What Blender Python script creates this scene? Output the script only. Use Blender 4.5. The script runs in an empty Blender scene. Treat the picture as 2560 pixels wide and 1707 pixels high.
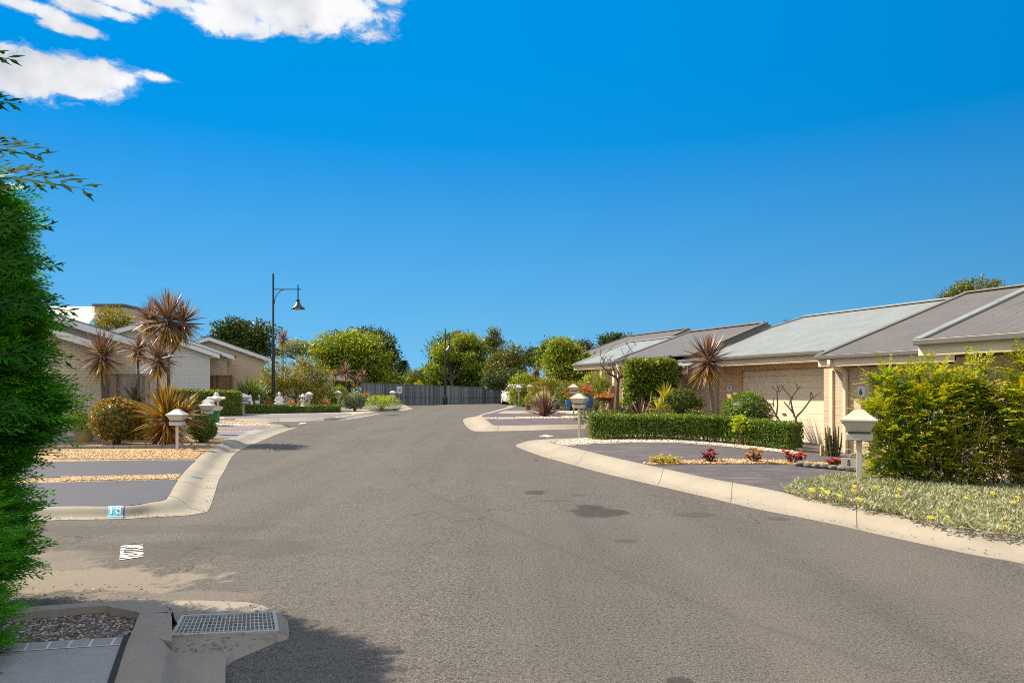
import bpy, bmesh, math, random
import numpy as np
from mathutils import Vector, Matrix, noise
R = math.radians
S = bpy.context.scene
COL = S.collection
rng = np.random.default_rng(7)
random.seed(7)
F, CX, YH, EYE = 1707.0, 1280.0, 981.0, 1.5

# ---------------------------------------------------------------- terrain
GXk = [-40, -14, -6, 0, 4, 9, 40]
GYk = [-20, 8, 18, 28, 38, 50, 63, 120]
GZ = [[-.05, -.05, -.02, 0, 0, -.05, -.05],
      [0, 0, -.06, 0, .0, -.15, -.2],
      [.12, .1, -.05, .08, .18, -.12, -.1],
      [.22, .2, .12, .28, .5, .45, .45],
      [.25, .25, .25, .46, .7, .7, .7],
      [.35, .35, .36, .5, .62, .65, .65],
      [.4, .4, .42, .5, .62, .65, .65],
      [.4, .4, .4, .5, .6, .6, .6]]

def gz(x, y):
    x = min(max(x, GXk[0]), GXk[-1] - 1e-6); y = min(max(y, GYk[0]), GYk[-1] - 1e-6)
    i = max(k for k in range(len(GXk) - 1) if GXk[k] <= x)
    j = max(k for k in range(len(GYk) - 1) if GYk[k] <= y)
    a = (x - GXk[i]) / (GXk[i + 1] - GXk[i]); b = (y - GYk[j]) / (GYk[j + 1] - GYk[j])
    return ((GZ[j][i] * (1 - a) + GZ[j][i + 1] * a) * (1 - b) + (GZ[j + 1][i] * (1 - a) + GZ[j + 1][i + 1] * a) * b)

def G(u, v, dz=0.0):
    """photo pixel -> point on the ground (raised by dz)"""
    kx, kz = (u - CX) / F, (v - YH) / F
    f = lambda D: EYE - kz * D - gz(kx * D, D) - dz
    lo = 1.5; hi = None; D = 1.5
    while D < 119:
        D += .25
        if f(D) <= 0: hi = D; break
        lo = D
    if hi is None: hi = lo = 110
    for _ in range(30):
        m = (lo + hi) / 2
        if f(m) > 0: lo = m
        else: hi = m
    D = (lo + hi) / 2
    return Vector((kx * D, D, gz(kx * D, D) + dz))
def W(x, y, dz=0.0): return G(x * 1.0884, y * 1.0884, dz)
def A(u, D, dz=0.0):
    x = (u - CX) / F * D
    return Vector((x, D, gz(x, D) + dz))
def ZV(v, D): return EYE - (v - YH) / F * D
def XU(u, D): return (u - CX) / F * D

# ---------------------------------------------------------------- tagging
def tag(o, label=None, cat=None, group=None, kind=None):
    if label: o['label'] = label
    if cat: o['category'] = cat
    if group: o['group'] = group
    if kind: o['kind'] = kind
    return o
def thing(name, label, cat, loc=(0, 0, 0), rz=0, group=None):
    o = bpy.data.objects.new(name, None); COL.objects.link(o)
    o.empty_display_size = .2
    o.location = loc; o.rotation_euler = (0, 0, rz)
    return tag(o, label, cat, group)
def copy_tree(o, parent=None):
    c = o.copy(); COL.objects.link(c)
    if parent is not None: c.parent = parent
    for ch in o.children: copy_tree(ch, c)
    return c

# ---------------------------------------------------------------- mesh builder
class MB:
    def __init__(s): s.v = []; s.f = []; s.m = []; s.cm = 0
    def add(s, vs, fs):
        b = len(s.v); s.v += [tuple(p) for p in vs]
        for f in fs: s.f.append([b + i for i in f]); s.m.append(s.cm)
    def box(s, x0, x1, y0, y1, z0, z1):
        s.add([(x0,y0,z0),(x1,y0,z0),(x1,y1,z0),(x0,y1,z0),(x0,y0,z1),(x1,y0,z1),(x1,y1,z1),(x0,y1,z1)],
              [(0,3,2,1),(4,5,6,7),(0,1,5,4),(1,2,6,5),(2,3,7,6),(3,0,4,7)])
    def bar(s, a, b, w, h=None, up=(0, 0, 1)):
        a, b = Vector(a), Vector(b); h = h or w
        d = (b - a).normalized(); up = Vector(up)
        if abs(d.dot(up)) > .99: up = Vector((1, 0, 0))
        x = d.cross(up).normalized() * w / 2; y = x.cross(d).normalized() * h / 2
        s.add([a-x-y, a+x-y, a+x+y, a-x+y, b-x-y, b+x-y, b+x+y, b-x+y],
              [(0,3,2,1),(4,5,6,7),(0,1,5,4),(1,2,6,5),(2,3,7,6),(3,0,4,7)])
    def tube(s, pts, rad, n=8, cap=True):
        pts = [Vector(p) for p in pts]
        if not isinstance(rad, (list, tuple)): rad = [rad] * len(pts)
        rings = []; x = None
        for i, p in enumerate(pts):
            d = (pts[min(i+1, len(pts)-1)] - pts[max(i-1, 0)]).normalized()
            if x is None:
                x = d.cross(Vector((0, 1, .01)) if abs(d.y) < .9 else Vector((1, 0, 0))).normalized()
            x = (x - d * x.dot(d)).normalized(); y = d.cross(x)
            rings.append([p + (x * math.cos(2*math.pi*k/n) + y * math.sin(2*math.pi*k/n)) * rad[i] for k in range(n)])
        vs = [q for r in rings for q in r]; fs = []
        for i in range(len(pts)-1):
            for k in range(n): fs.append((i*n+k, i*n+(k+1) % n, (i+1)*n+(k+1) % n, (i+1)*n+k))
        if cap: fs.append(tuple(reversed(range(n)))); fs.append(tuple(range((len(pts)-1)*n, len(pts)*n)))
        s.add(vs, fs)
    def lathe(s, prof, n=20, c=(0, 0, 0), sq=False):
        vs = []; fs = []
        off = math.pi/4 if n == 4 else 0
        for r, z in prof:
            for k in range(n):
                a = 2*math.pi*k/n + off
                vs.append((c[0]+r*math.cos(a), c[1]+r*math.sin(a), c[2]+z))
        for i in range(len(prof)-1):
            for k in range(n): fs.append((i*n+k, i*n+(k+1) % n, (i+1)*n+(k+1) % n, (i+1)*n+k))
        fs.append(tuple(reversed(range(n)))); fs.append(tuple(range((len(prof)-1)*n, len(prof)*n)))
        s.add(vs, fs)
    def prism(s, top, bot):
        n = len(top)
        fs = [tuple(range(n)), tuple(reversed(range(n, 2*n)))]
        for i in range(n): fs.append((i, n+i, n+(i+1) % n, (i+1) % n))
        s.add(list(top)+list(bot), fs)
    def ell(s, c, r, n=10, m=6, jit=0):
        vs = [(c[0], c[1], c[2]-r[2])]; fs = []
        for i in range(1, m):
            t = -math.pi/2 + math.pi*i/m
            for k in range(n):
                a = 2*math.pi*k/n; j = 1 + jit*(random.random()-.5)
                vs.append((c[0]+r[0]*math.cos(t)*math.cos(a)*j, c[1]+r[1]*math.cos(t)*math.sin(a)*j, c[2]+r[2]*math.sin(t)*j))
        vs.append((c[0], c[1], c[2]+r[2])); L = len(vs)-1
        for k in range(n):
            fs.append((0, 1+(k+1) % n, 1+k)); fs.append((L, L-n+k, L-n+(k+1) % n))
        for i in range(m-2):
            for k in range(n): fs.append((1+i*n+k, 1+i*n+(k+1) % n, 1+(i+1)*n+(k+1) % n, 1+(i+1)*n+k))
        s.add(vs, fs)
    def build(s, name, mats, parent=None, loc=None, smooth=False, bevel=0, seg=2, angle=35):
        me = bpy.data.meshes.new(name); me.from_pydata(s.v, [], s.f)
        for m in (mats if isinstance(mats, (list, tuple)) else [mats]): me.materials.append(m)
        me.polygons.foreach_set('material_index', s.m)
        bm = bmesh.new(); bm.from_mesh(me); bmesh.ops.recalc_face_normals(bm, faces=bm.faces); bm.to_mesh(me); bm.free()
        if smooth:
            me.polygons.foreach_set('use_smooth', [True]*len(me.polygons))
            me.set_sharp_from_angle(angle=R(angle))
        me.update()
        o = bpy.data.objects.new(name, me); COL.objects.link(o)
        if parent is not None: o.parent = parent
        if loc is not None: o.location = loc
        if bevel:
            b = o.modifiers.new('bevel', 'BEVEL'); b.width = bevel; b.segments = seg; b.limit_method = 'ANGLE'; b.angle_limit = R(40)
        return o

def np_mesh(name, V, faces, mats, parent=None, mi=None, smooth=False):
    """V (n,3), faces (m,k) with constant k"""
    me = bpy.data.meshes.new(name)
    V = np.ascontiguousarray(V, dtype=np.float32); faces = np.ascontiguousarray(faces, dtype=np.int32)
    n, (m, k) = len(V), faces.shape
    me.vertices.add(n); me.vertices.foreach_set('co', V.ravel())
    me.loops.add(m*k); me.loops.foreach_set('vertex_index', faces.ravel())
    me.polygons.add(m); me.polygons.foreach_set('loop_start', np.arange(0, m*k, k, dtype=np.int32))
    for mt in (mats if isinstance(mats, (list, tuple)) else [mats]): me.materials.append(mt)
    if mi is not None: me.polygons.foreach_set('material_index', np.ascontiguousarray(mi, dtype=np.int32))
    if smooth: me.polygons.foreach_set('use_smooth', np.ones(m, dtype=bool))
    me.update(calc_edges=True)
    o = bpy.data.objects.new(name, me); COL.objects.link(o)
    if parent is not None: o.parent = parent
    return o

def ground_poly(name, pts, dz, mat, kind='structure', step=1.0, parent=None):
    """polygon laid on the terrain, cut along a metre grid so that it follows it"""
    bm = bmesh.new()
    f = bm.faces.new([bm.verts.new((p[0], p[1], 0)) for p in pts])
    bmesh.ops.triangulate(bm, faces=[f])
    xs = [p[0] for p in pts]; ys = [p[1] for p in pts]
    for ax, lo, hi in ((0, min(xs), max(xs)), (1, min(ys), max(ys))):
        c = math.ceil(lo/step)*step
        while c < hi:
            co = [0, 0, 0]; no = [0, 0, 0]; co[ax] = c; no[ax] = 1
            bmesh.ops.bisect_plane(bm, geom=bm.verts[:]+bm.edges[:]+bm.faces[:], plane_co=co, plane_no=no, dist=1e-5)
            c += step
    for v in bm.verts: v.co.z = gz(v.co.x, v.co.y) + dz
    bmesh.ops.recalc_face_normals(bm, faces=bm.faces)
    for fc in bm.faces:
        if fc.normal.z < 0: fc.normal_flip()
    me = bpy.data.meshes.new(name); bm.to_mesh(me); bm.free()
    me.materials.append(mat)
    o = bpy.data.objects.new(name, me); COL.objects.link(o)
    if parent is not None: o.parent = parent
    if kind: o['kind'] = kind
    return o

def catmull(P, k=4):
    out = []
    for i in range(len(P)-1):
        p0, p1, p2, p3 = P[max(i-1, 0)], P[i], P[i+1], P[min(i+2, len(P)-1)]
        for j in range(k):
            t = j/k
            out.append(.5*((2*p1)+(p2-p0)*t+(2*p0-5*p1+4*p2-p3)*t*t+(3*p1-p0-3*p2+p3)*t**3))
    out.append(P[-1]); return out

KPROF = [(-.02, -.05), (0, .006), (.18, .006), (.34, .012), (.44, .03), (.54, .062), (.64, .095), (.74, .117), (.84, .128), (.93, .130), (1.0, .128), (1.01, .0)]
def kerb(name, pairs, mat, prof=KPROF, k=5, h=1.0):
    """pairs of photo points: asphalt edge | back edge"""
    Fr = catmull([W(a[0], a[1], .0) for a, b in pairs], k); Bk = catmull([W(b[0], b[1], .128*h) for a, b in pairs], k)
    mb = MB(); vs = []; fs = []; n = len(prof)
    for f, b in zip(Fr, Bk):
        for w, z in prof:
            x, y = f.x+(b.x-f.x)*w, f.y+(b.y-f.y)*w
            vs.append((x, y, gz(x, y)+z*h))
    for i in range(len(Fr)-1):
        for j in range(n-1): fs.append((i*n+j, i*n+j+1, (i+1)*n+j+1, (i+1)*n+j))
    mb.add(vs, fs)
    # close both ends
    mb.add([vs[j] for j in range(n)], [tuple(range(n))]); mb.add([vs[(len(Fr)-1)*n+j] for j in range(n)], [tuple(range(n))])
    o = mb.build(name, mat, smooth=True, angle=50); o['kind'] = 'structure'
    def surf(t, w, up=.004):      # t in pair index
        i = min(int(t*k), len(Fr)-2); a = t*k-i
        f = Fr[i].lerp(Fr[i+1], a); b = Bk[i].lerp(Bk[i+1], a)
        x, y = f.x+(b.x-f.x)*w, f.y+(b.y-f.y)*w
        for q in range(n-1):
            if prof[q][0] <= w <= prof[q+1][0]:
                z = prof[q][1]+(prof[q+1][1]-prof[q][1])*(w-prof[q][0])/(prof[q+1][0]-prof[q][0]); break
        return Vector((x, y, gz(x, y)+z*h+up))
    return o, surf, Fr, Bk

# ---------------------------------------------------------------- materials
def mat(name):
    m = bpy.data.materials.new(name); m.use_nodes = True
    nt = m.node_tree; b = nt.nodes['Principled BSDF']
    return m, nt, b
def N(nt, t, **kw):
    n = nt.nodes.new(t)
    for k, v in kw.items():
        if k.startswith('i_'): n.inputs[k[2:].replace('_', ' ')].default_value = v
        else: setattr(n, k, v)
    return n
def L(nt, a, b): nt.links.new(a, b)
def ramp(nt, fac, stops):
    n = N(nt, 'ShaderNodeValToRGB'); e = n.color_ramp.elements
    while len(e) < len(stops): e.new(.5)
    for el, (p, c) in zip(e, stops):
        el.position = p; el.color = (*c, 1) if len(c) == 3 else c
    L(nt, fac, n.inputs[0]); return n.outputs[0]
def mixc(nt, fac, a, b, mode='MIX'):
    n = N(nt, 'ShaderNodeMix', data_type='RGBA', blend_type=mode)
    for s, v in ((n.inputs[0], fac), (n.inputs[6], a), (n.inputs[7], b)):
        if hasattr(v, 'links') or hasattr(v, 'is_output'): L(nt, v, s)
        elif isinstance(v, (int, float)): s.default_value = v
        else: s.default_value = (*v, 1)
    return n.outputs[2]
def math_(nt, op, a, b=None, c=None, clamp=False):
    n = N(nt, 'ShaderNodeMath', operation=op, use_clamp=clamp)
    for i, v in enumerate((a, b, c)):
        if v is None: continue
        if isinstance(v, (int, float)): n.inputs[i].default_value = v
        else: L(nt, v, n.inputs[i])
    return n.outputs[0]
def noise_(nt, vec, scale, detail=4, rough=.55, dist=0):
    n = N(nt, 'ShaderNodeTexNoise'); n.inputs['Scale'].default_value = scale
    n.inputs['Detail'].default_value = detail; n.inputs['Roughness'].default_value = rough; n.inputs['Distortion'].default_value = dist
    L(nt, vec, n.inputs['Vector']); return n.outputs['Fac']
def coords(nt, kind='Object'):
    return N(nt, 'ShaderNodeTexCoord').outputs[kind]
def geo_pos(nt): return N(nt, 'ShaderNodeNewGeometry').outputs['Position']
def bump(nt, b, h, strength=.3, dist=.01):
    n = N(nt, 'ShaderNodeBump'); n.inputs['Strength'].default_value = strength; n.inputs['Distance'].default_value = dist
    L(nt, h, n.inputs['Height']); L(nt, n.outputs[0], b.inputs['Normal'])

def m_plain(name, col, rough=.6, var=.12, scale=6, metal=0, bmp=0, spec=.4):
    m, nt, b = mat(name); p = coords(nt)
    f = noise_(nt, p, scale, 5, .6)
    c = ramp(nt, f, [(.25, [x*(1-var) for x in col]), (.75, [min(1, x*(1+var)) for x in col])])
    L(nt, c, b.inputs['Base Color']); b.inputs['Roughness'].default_value = rough; b.inputs['Metallic'].default_value = metal
    b.inputs['Specular IOR Level'].default_value = spec
    if bmp: bump(nt, b, noise_(nt, p, scale*12, 4), bmp, .005)
    return m

def m_leaf(name, a, bcol, trans=.35, tip=None, rough=.45, spec=.35, clump=1.2):
    m, nt, b = mat(name)
    rnd = N(nt, 'ShaderNodeNewGeometry').outputs['Random Per Island']
    pos = geo_pos(nt)
    cl = noise_(nt, pos, clump, 2)
    f = math_(nt, 'ADD', math_(nt, 'MULTIPLY', rnd, .65), math_(nt, 'MULTIPLY', cl, .45))
    f = math_(nt, 'SUBTRACT', f, .05, clamp=True)
    stops = [(.15, a), (.75, bcol)]
    if tip: stops = [(.12, a), (.55, bcol), (.9, tip)]
    c = ramp(nt, f, stops)
    L(nt, c, b.inputs['Base Color']); b.inputs['Roughness'].default_value = rough; b.inputs['Specular IOR Level'].default_value = spec
    t = N(nt, 'ShaderNodeBsdfTranslucent'); L(nt, mixc(nt, 1.0, c, (1.25, 1.15, .5), 'MULTIPLY'), t.inputs['Color'])
    mx = N(nt, 'ShaderNodeMixShader'); mx.inputs[0].default_value = trans
    L(nt, b.outputs[0], mx.inputs[1]); L(nt, t.outputs[0], mx.inputs[2])
    L(nt, mx.outputs[0], nt.nodes['Material Output'].inputs['Surface'])
    return m

def m_brick(name, c1, c2, mortar, flat=False):
    m, nt, b = mat(name); p = coords(nt)
    sx = N(nt, 'ShaderNodeSeparateXYZ'); L(nt, p, sx.inputs[0])
    al = math_(nt, 'ADD', sx.outputs[0], sx.outputs[1])
    cv = N(nt, 'ShaderNodeCombineXYZ'); L(nt, al, cv.inputs[0]); L(nt, sx.outputs[2], cv.inputs[1])
    br = N(nt, 'ShaderNodeTexBrick'); L(nt, cv.outputs[0], br.inputs['Vector'])
    br.inputs['Color1'].default_value = (*c1, 1); br.inputs['Color2'].default_value = (*c2, 1); br.inputs['Mortar'].default_value = (*mortar, 1)
    br.inputs['Scale'].default_value = 1; br.inputs['Mortar Size'].default_value = .010; br.inputs['Mortar Smooth'].default_value = .2
    br.inputs['Brick Width'].default_value = .25; br.inputs['Row Height'].default_value = .086; br.inputs['Bias'].default_value = 0
    n1 = noise_(nt, p, 25, 4); n2 = noise_(nt, p, .8, 3)
    c = mixc(nt, math_(nt, 'MULTIPLY', n1, .35), br.outputs['Color'], [x*.7 for x in c1])
    c = mixc(nt, math_(nt, 'MULTIPLY', n2, .25), c, [x*.8 for x in c2])
    L(nt, c, b.inputs['Base Color']); b.inputs['Roughness'].default_value = .85
    h = math_(nt, 'SUBTRACT', math_(nt, 'MULTIPLY', n1, .3), br.outputs['Fac'])
    bump(nt, b, h, .6, .006)
    return m

def m_roof(name, col):
    """ribbed metal sheeting, ribs run up the slope, rows of dark fixing screws"""
    m, nt, b = mat(name); p = coords(nt)
    sx = N(nt, 'ShaderNodeSeparateXYZ'); L(nt, p, sx.inputs[0])
    x, y = sx.outputs[0], sx.outputs[1]
    fr = math_(nt, 'FRACT', math_(nt, 'DIVIDE', x, .19))
    rib = math_(nt, 'SUBTRACT', 1, math_(nt, 'MULTIPLY', math_(nt, 'ABSOLUTE', math_(nt, 'SUBTRACT', fr, .5)), 7), clamp=True)
    near = math_(nt, 'LESS_THAN', math_(nt, 'ABSOLUTE', math_(nt, 'SUBTRACT', math_(nt, 'FRACT', math_(nt, 'DIVIDE', x, .38)), .25)), .045)
    row = math_(nt, 'LESS_THAN', math_(nt, 'FRACT', math_(nt, 'DIVIDE', y, .85)), .05)
    scr = math_(nt, 'MULTIPLY', near, row)
    n = noise_(nt, p, 1.5, 5, .6)
    c = ramp(nt, n, [(.3, [q*.88 for q in col]), (.7, [q*1.08 for q in col])])
    c = mixc(nt, math_(nt, 'MULTIPLY', scr, .8), c, (.03, .03, .03))
    c = mixc(nt, math_(nt, 'MULTIPLY', math_(nt, 'LESS_THAN', fr, .07), .25), c, [q*.5 for q in col])
    L(nt, c, b.inputs['Base Color']); b.inputs['Roughness'].default_value = .5; b.inputs['Specular IOR Level'].default_value = .4
    bump(nt, b, rib, .55, .02)
    return m

def m_wood(name, a, bcol, width=.1, axis=0):
    m, nt, b = mat(name); p = coords(nt)
    sx = N(nt, 'ShaderNodeSeparateXYZ'); L(nt, p, sx.inputs[0])
    cell = math_(nt, 'FLOOR', math_(nt, 'DIVIDE', sx.outputs[axis], width))
    wn = N(nt, 'ShaderNodeTexWhiteNoise', noise_dimensions='1D'); L(nt, cell, wn.inputs['W'])
    mp = N(nt, 'ShaderNodeMapping'); mp.inputs['Scale'].default_value = (14, 14, .8); L(nt, p, mp.inputs['Vector'])
    g = noise_(nt, mp.outputs[0], 2.5, 6, .7, .5)
    f = math_(nt, 'ADD', math_(nt, 'MULTIPLY', wn.outputs['Value'], .5), math_(nt, 'MULTIPLY', g, .6))
    L(nt, ramp(nt, f, [(.2, a), (.85, bcol)]), b.inputs['Base Color']); b.inputs['Roughness'].default_value = .9
    bump(nt, b, g, .4, .004)
    return m

def m_concrete(name, col, stain=.35, speck=60):
    m, nt, b = mat(name); p = geo_pos(nt)
    n1 = noise_(nt, p, 1.1, 6, .65); n2 = noise_(nt, p, speck, 3, .7); n3 = noise_(nt, p, 7, 5, .7, .6)
    c = ramp(nt, n1, [(.3, [q*(1-stain*.5) for q in col]), (.68, [min(1, q*1.06) for q in col])])
    c = mixc(nt, math_(nt, 'MULTIPLY', n3, stain), c, [q*.62 for q in col])
    c = mixc(nt, ramp(nt, n2, [(.35, (.5, .5, .5)), (.62, (0, 0, 0))]), c, [q*.66 for q in col])
    L(nt, c, b.inputs['Base Color']); b.inputs['Roughness'].default_value = .9; b.inputs['Specular IOR Level'].default_value = .25
    bump(nt, b, n2, .25, .004)
    return m

def m_pebble(name, cols, scale=30):
    m, nt, b = mat(name); p = geo_pos(nt)
    v = N(nt, 'ShaderNodeTexVoronoi'); v.inputs['Scale'].default_value = scale; L(nt, p, v.inputs['Vector'])
    sep = N(nt, 'ShaderNodeSeparateColor'); L(nt, v.outputs['Color'], sep.inputs[0])
    k = len(cols)-1
    c = ramp(nt, sep.outputs[0], [(i/k*.9+.05, q) for i, q in enumerate(cols)])
    c = mixc(nt, ramp(nt, v.outputs['Distance'], [(.35, (0, 0, 0)), (.75, (.8, .8, .8))]), c, [q*.3 for q in cols[0]])
    L(nt, c, b.inputs['Base Color']); b.inputs['Roughness'].default_value = .75
    bump(nt, b, math_(nt, 'SUBTRACT', 1, v.outputs['Distance']), 1, .02)
    return m

def m_drive(name, col, worn=.5):
    m, nt, b = mat(name); p = geo_pos(nt)
    mp = N(nt, 'ShaderNodeMapping'); mp.inputs['Scale'].default_value = (.5, 3.5, 1); mp.inputs['Rotation'].default_value = (0, 0, R(8)); L(nt, p, mp.inputs['Vector'])
    n1 = noise_(nt, mp.outputs[0], 3, 7, .72, .4); n2 = noise_(nt, p, 45, 4, .7); n3 = noise_(nt, p, .7, 4)
    c = ramp(nt, n2, [(.3, [q*.7 for q in col]), (.7, [q*1.25 for q in col])])
    c = mixc(nt, math_(nt, 'MULTIPLY', n3, .35), c, [q*.72 for q in col])
    c = mixc(nt, math_(nt, 'MULTIPLY', ramp(nt, n1, [(.50, (0, 0, 0)), (.64, (1, 1, 1))]), worn*.38), c, (.34, .28, .25))
    L(nt, c, b.inputs['Base Color']); b.inputs['Roughness'].default_value = .75
    bump(nt, b, n2, .5, .006)
    return m
# ================================================================ CAMERA / LIGHT
cam = bpy.data.cameras.new('camera'); cam.lens = 24; cam.sensor_width = 36; cam.sensor_fit = 'HORIZONTAL'
cam.shift_y = (YH - 853.5) / 2560; cam.clip_end = 3000; cam.clip_start = .05
co = bpy.data.objects.new('camera', cam); COL.objects.link(co); co.location = (0, 0, EYE); co.rotation_euler = (R(90), 0, 0)
S.camera = co
SUN_EL, SUN_AZ = R(45), R(19)
sd = Vector((-math.cos(SUN_AZ)*math.cos(SUN_EL), math.sin(SUN_AZ)*math.cos(SUN_EL), math.sin(SUN_EL)))
sl = bpy.data.lights.new('sun', 'SUN'); sl.energy = 4.7; sl.angle = R(.5); sl.color = (1, .875, .68)
so = bpy.data.objects.new('sun', sl); COL.objects.link(so); so.rotation_euler = sd.to_track_quat('Z', 'Y').to_euler(); so.location = (-20, 5, 30)
S.view_settings.view_transform = 'Standard'; S.view_settings.look = 'None'; S.view_settings.gamma = 1; S.view_settings.exposure = .90
w = bpy.data.worlds.new('World'); S.world = w; w.use_nodes = True
nt = w.node_tree; bg = nt.nodes['Background']
sky = N(nt, 'ShaderNodeTexSky', sky_type='NISHITA', sun_disc=False, sun_elevation=SUN_EL, sun_rotation=R(270)+SUN_AZ,
        altitude=1500, air_density=1.0, dust_density=.0, ozone_density=4.0)
tcs = N(nt, 'ShaderNodeTexCoord'); svm = N(nt, 'ShaderNodeVectorMath', operation='MULTIPLY_ADD'); svm.inputs[1].default_value = (.35, 1, 1.0); svm.inputs[2].default_value = (0, 0, .27)
snn = N(nt, 'ShaderNodeVectorMath', operation='NORMALIZE'); L(nt, tcs.outputs['Generated'], svm.inputs[0]); L(nt, svm.outputs[0], snn.inputs[0]); L(nt, snn.outputs[0], sky.inputs['Vector'])
hs = N(nt, 'ShaderNodeHueSaturation'); hs.inputs['Saturation'].default_value = 1.42; hs.inputs['Hue'].default_value = .485
szz = N(nt, 'ShaderNodeSeparateXYZ'); L(nt, tcs.outputs['Generated'], szz.inputs[0])
def mrange(a, b, c, d):
    n = N(nt, 'ShaderNodeMapRange'); L(nt, szz.outputs[2], n.inputs[0])
    for i, v in enumerate((a, b, c, d)): n.inputs[i+1].default_value = v
    return n.outputs[0]
L(nt, mrange(.02, .30, .468, .487), hs.inputs['Hue']); L(nt, mrange(.02, .34, 1.12, 1.355), hs.inputs['Saturation']); L(nt, mrange(.02, .5, .68, .98), hs.inputs['Value'])
# clouds: unseen fill-light cloud added overhead and behind, two drifting groups ahead on the left
gen = tcs.outputs['Generated']
def vm(op, a, b=None, c=None):
    n = N(nt, 'ShaderNodeVectorMath', operation=op)
    for i, v in enumerate((a, b, c)):
        if v is None: continue
        if isinstance(v, (tuple, Vector)): n.inputs[i].default_value = v
        else: L(nt, v, n.inputs[i])
    return n
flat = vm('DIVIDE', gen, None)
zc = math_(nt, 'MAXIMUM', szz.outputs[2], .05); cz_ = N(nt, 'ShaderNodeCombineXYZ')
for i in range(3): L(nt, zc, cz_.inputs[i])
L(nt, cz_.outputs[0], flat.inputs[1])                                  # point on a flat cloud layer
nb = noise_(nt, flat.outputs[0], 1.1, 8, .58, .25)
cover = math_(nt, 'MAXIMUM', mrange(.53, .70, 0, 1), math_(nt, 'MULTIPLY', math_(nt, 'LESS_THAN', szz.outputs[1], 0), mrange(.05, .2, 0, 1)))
fill_bank = math_(nt, 'MULTIPLY', ramp(nt, nb, [(.40, (0, 0, 0)), (.56, (1, 1, 1))]), cover)
def ell_dir(u, v, ru, rv):
    """soft ellipse of sky around a direction, negative inside"""
    d0 = Vector(((u-CX)/F, 1, -(v-YH)/F)).normalized(); e1 = Vector((d0.y, -d0.x, 0)).normalized(); e2 = e1.cross(d0)*1.0
    a = vm('DOT_PRODUCT', gen, e1).outputs['Value']; b_ = vm('DOT_PRODUCT', gen, e2).outputs['Value']; k = d0.dot(Vector((0, 1, 0)))
    a = math_(nt, 'DIVIDE', a, ru/F*k); b_ = math_(nt, 'DIVIDE', b_, rv/F*k)
    return math_(nt, 'SQRT', math_(nt, 'ADD', math_(nt, 'MULTIPLY', a, a), math_(nt, 'MULTIPLY', b_, b_)))
dmin = None
for e in ((690, 20, 310, 54), (560, 42, 140, 44), (850, 16, 165, 40), (980, -10, 60, 30), (380, -12, 150, 26), (60, 12, 85, 20), (180, 70, 62, 15), (130, 40, 50, 14), (270, 30, 60, 16), (200, 12, 80, 22), (310, 6, 80, 24),
          (120, 182, 180, 46), (40, 195, 120, 42), (250, 188, 120, 34), (395, 192, 70, 17), (170, 220, 80, 22)):
    d = ell_dir(*e); dmin = d if dmin is None else math_(nt, 'MINIMUM', dmin, d)
stv = vm('MULTIPLY', gen, (1, 1, 1.7)).outputs[0]; ncl = noise_(nt, stv, 6.5, 8, .56, .25); ncf = noise_(nt, stv, 30, 8, .66, .5)
dd = math_(nt, 'ADD', dmin, math_(nt, 'ADD', math_(nt, 'MULTIPLY', math_(nt, 'SUBTRACT', ncl, .5), 2.6), math_(nt, 'MULTIPLY', math_(nt, 'SUBTRACT', ncf, .5), 1.9)))
puff = ramp(nt, math_(nt, 'MULTIPLY', dd, .70), [(.25, (1, 1, 1)), (.44, (.92, .92, .92)), (.54, (.60, .60, .60)), (.64, (.18, .18, .18)), (.80, (0, 0, 0))])
ahead = math_(nt, 'GREATER_THAN', szz.outputs[1], .2)
cl_a = math_(nt, 'MAXIMUM', fill_bank, math_(nt, 'MULTIPLY', puff, ahead))
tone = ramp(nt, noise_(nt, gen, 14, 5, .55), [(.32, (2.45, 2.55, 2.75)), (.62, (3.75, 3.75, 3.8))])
skyc = mixc(nt, cl_a, hs.outputs[0], mixc(nt, fill_bank, tone, (7.6, 7.0, 6.2)))
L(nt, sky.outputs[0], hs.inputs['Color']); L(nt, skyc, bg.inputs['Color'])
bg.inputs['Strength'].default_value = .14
try: S.cycles.volume_bounces = 4
except Exception: pass
S.cycles.filter_width = 1.0; S.cycles.use_denoising = False; S.cycles.max_bounces = 8; S.cycles.transparent_max_bounces = 8

# ================================================================ GROUND
def seg_mask(nt, p, a, b, wd, soft=1.0, nz=None):
    a = Vector((a[0], a[1], 0)); b = Vector((b[0], b[1], 0)); d = b-a; l = d.length; d /= l
    rel = N(nt, 'ShaderNodeVectorMath', operation='SUBTRACT'); L(nt, p, rel.inputs[0]); rel.inputs[1].default_value = a
    def dot(v):
        n = N(nt, 'ShaderNodeVectorMath', operation='DOT_PRODUCT'); L(nt, rel.outputs[0], n.inputs[0]); n.inputs[1].default_value = v; return n.outputs['Value']
    al = dot(d); ac = math_(nt, 'ABSOLUTE', math_(nt, 'ADD', dot((-d.y, d.x, 0)), nz or 0))
    inside = math_(nt, 'MULTIPLY', math_(nt, 'GREATER_THAN', al, 0), math_(nt, 'LESS_THAN', al, l))
    return math_(nt, 'MULTIPLY', inside, math_(nt, 'SUBTRACT', 1, math_(nt, 'DIVIDE', ac, wd), clamp=True))

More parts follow.
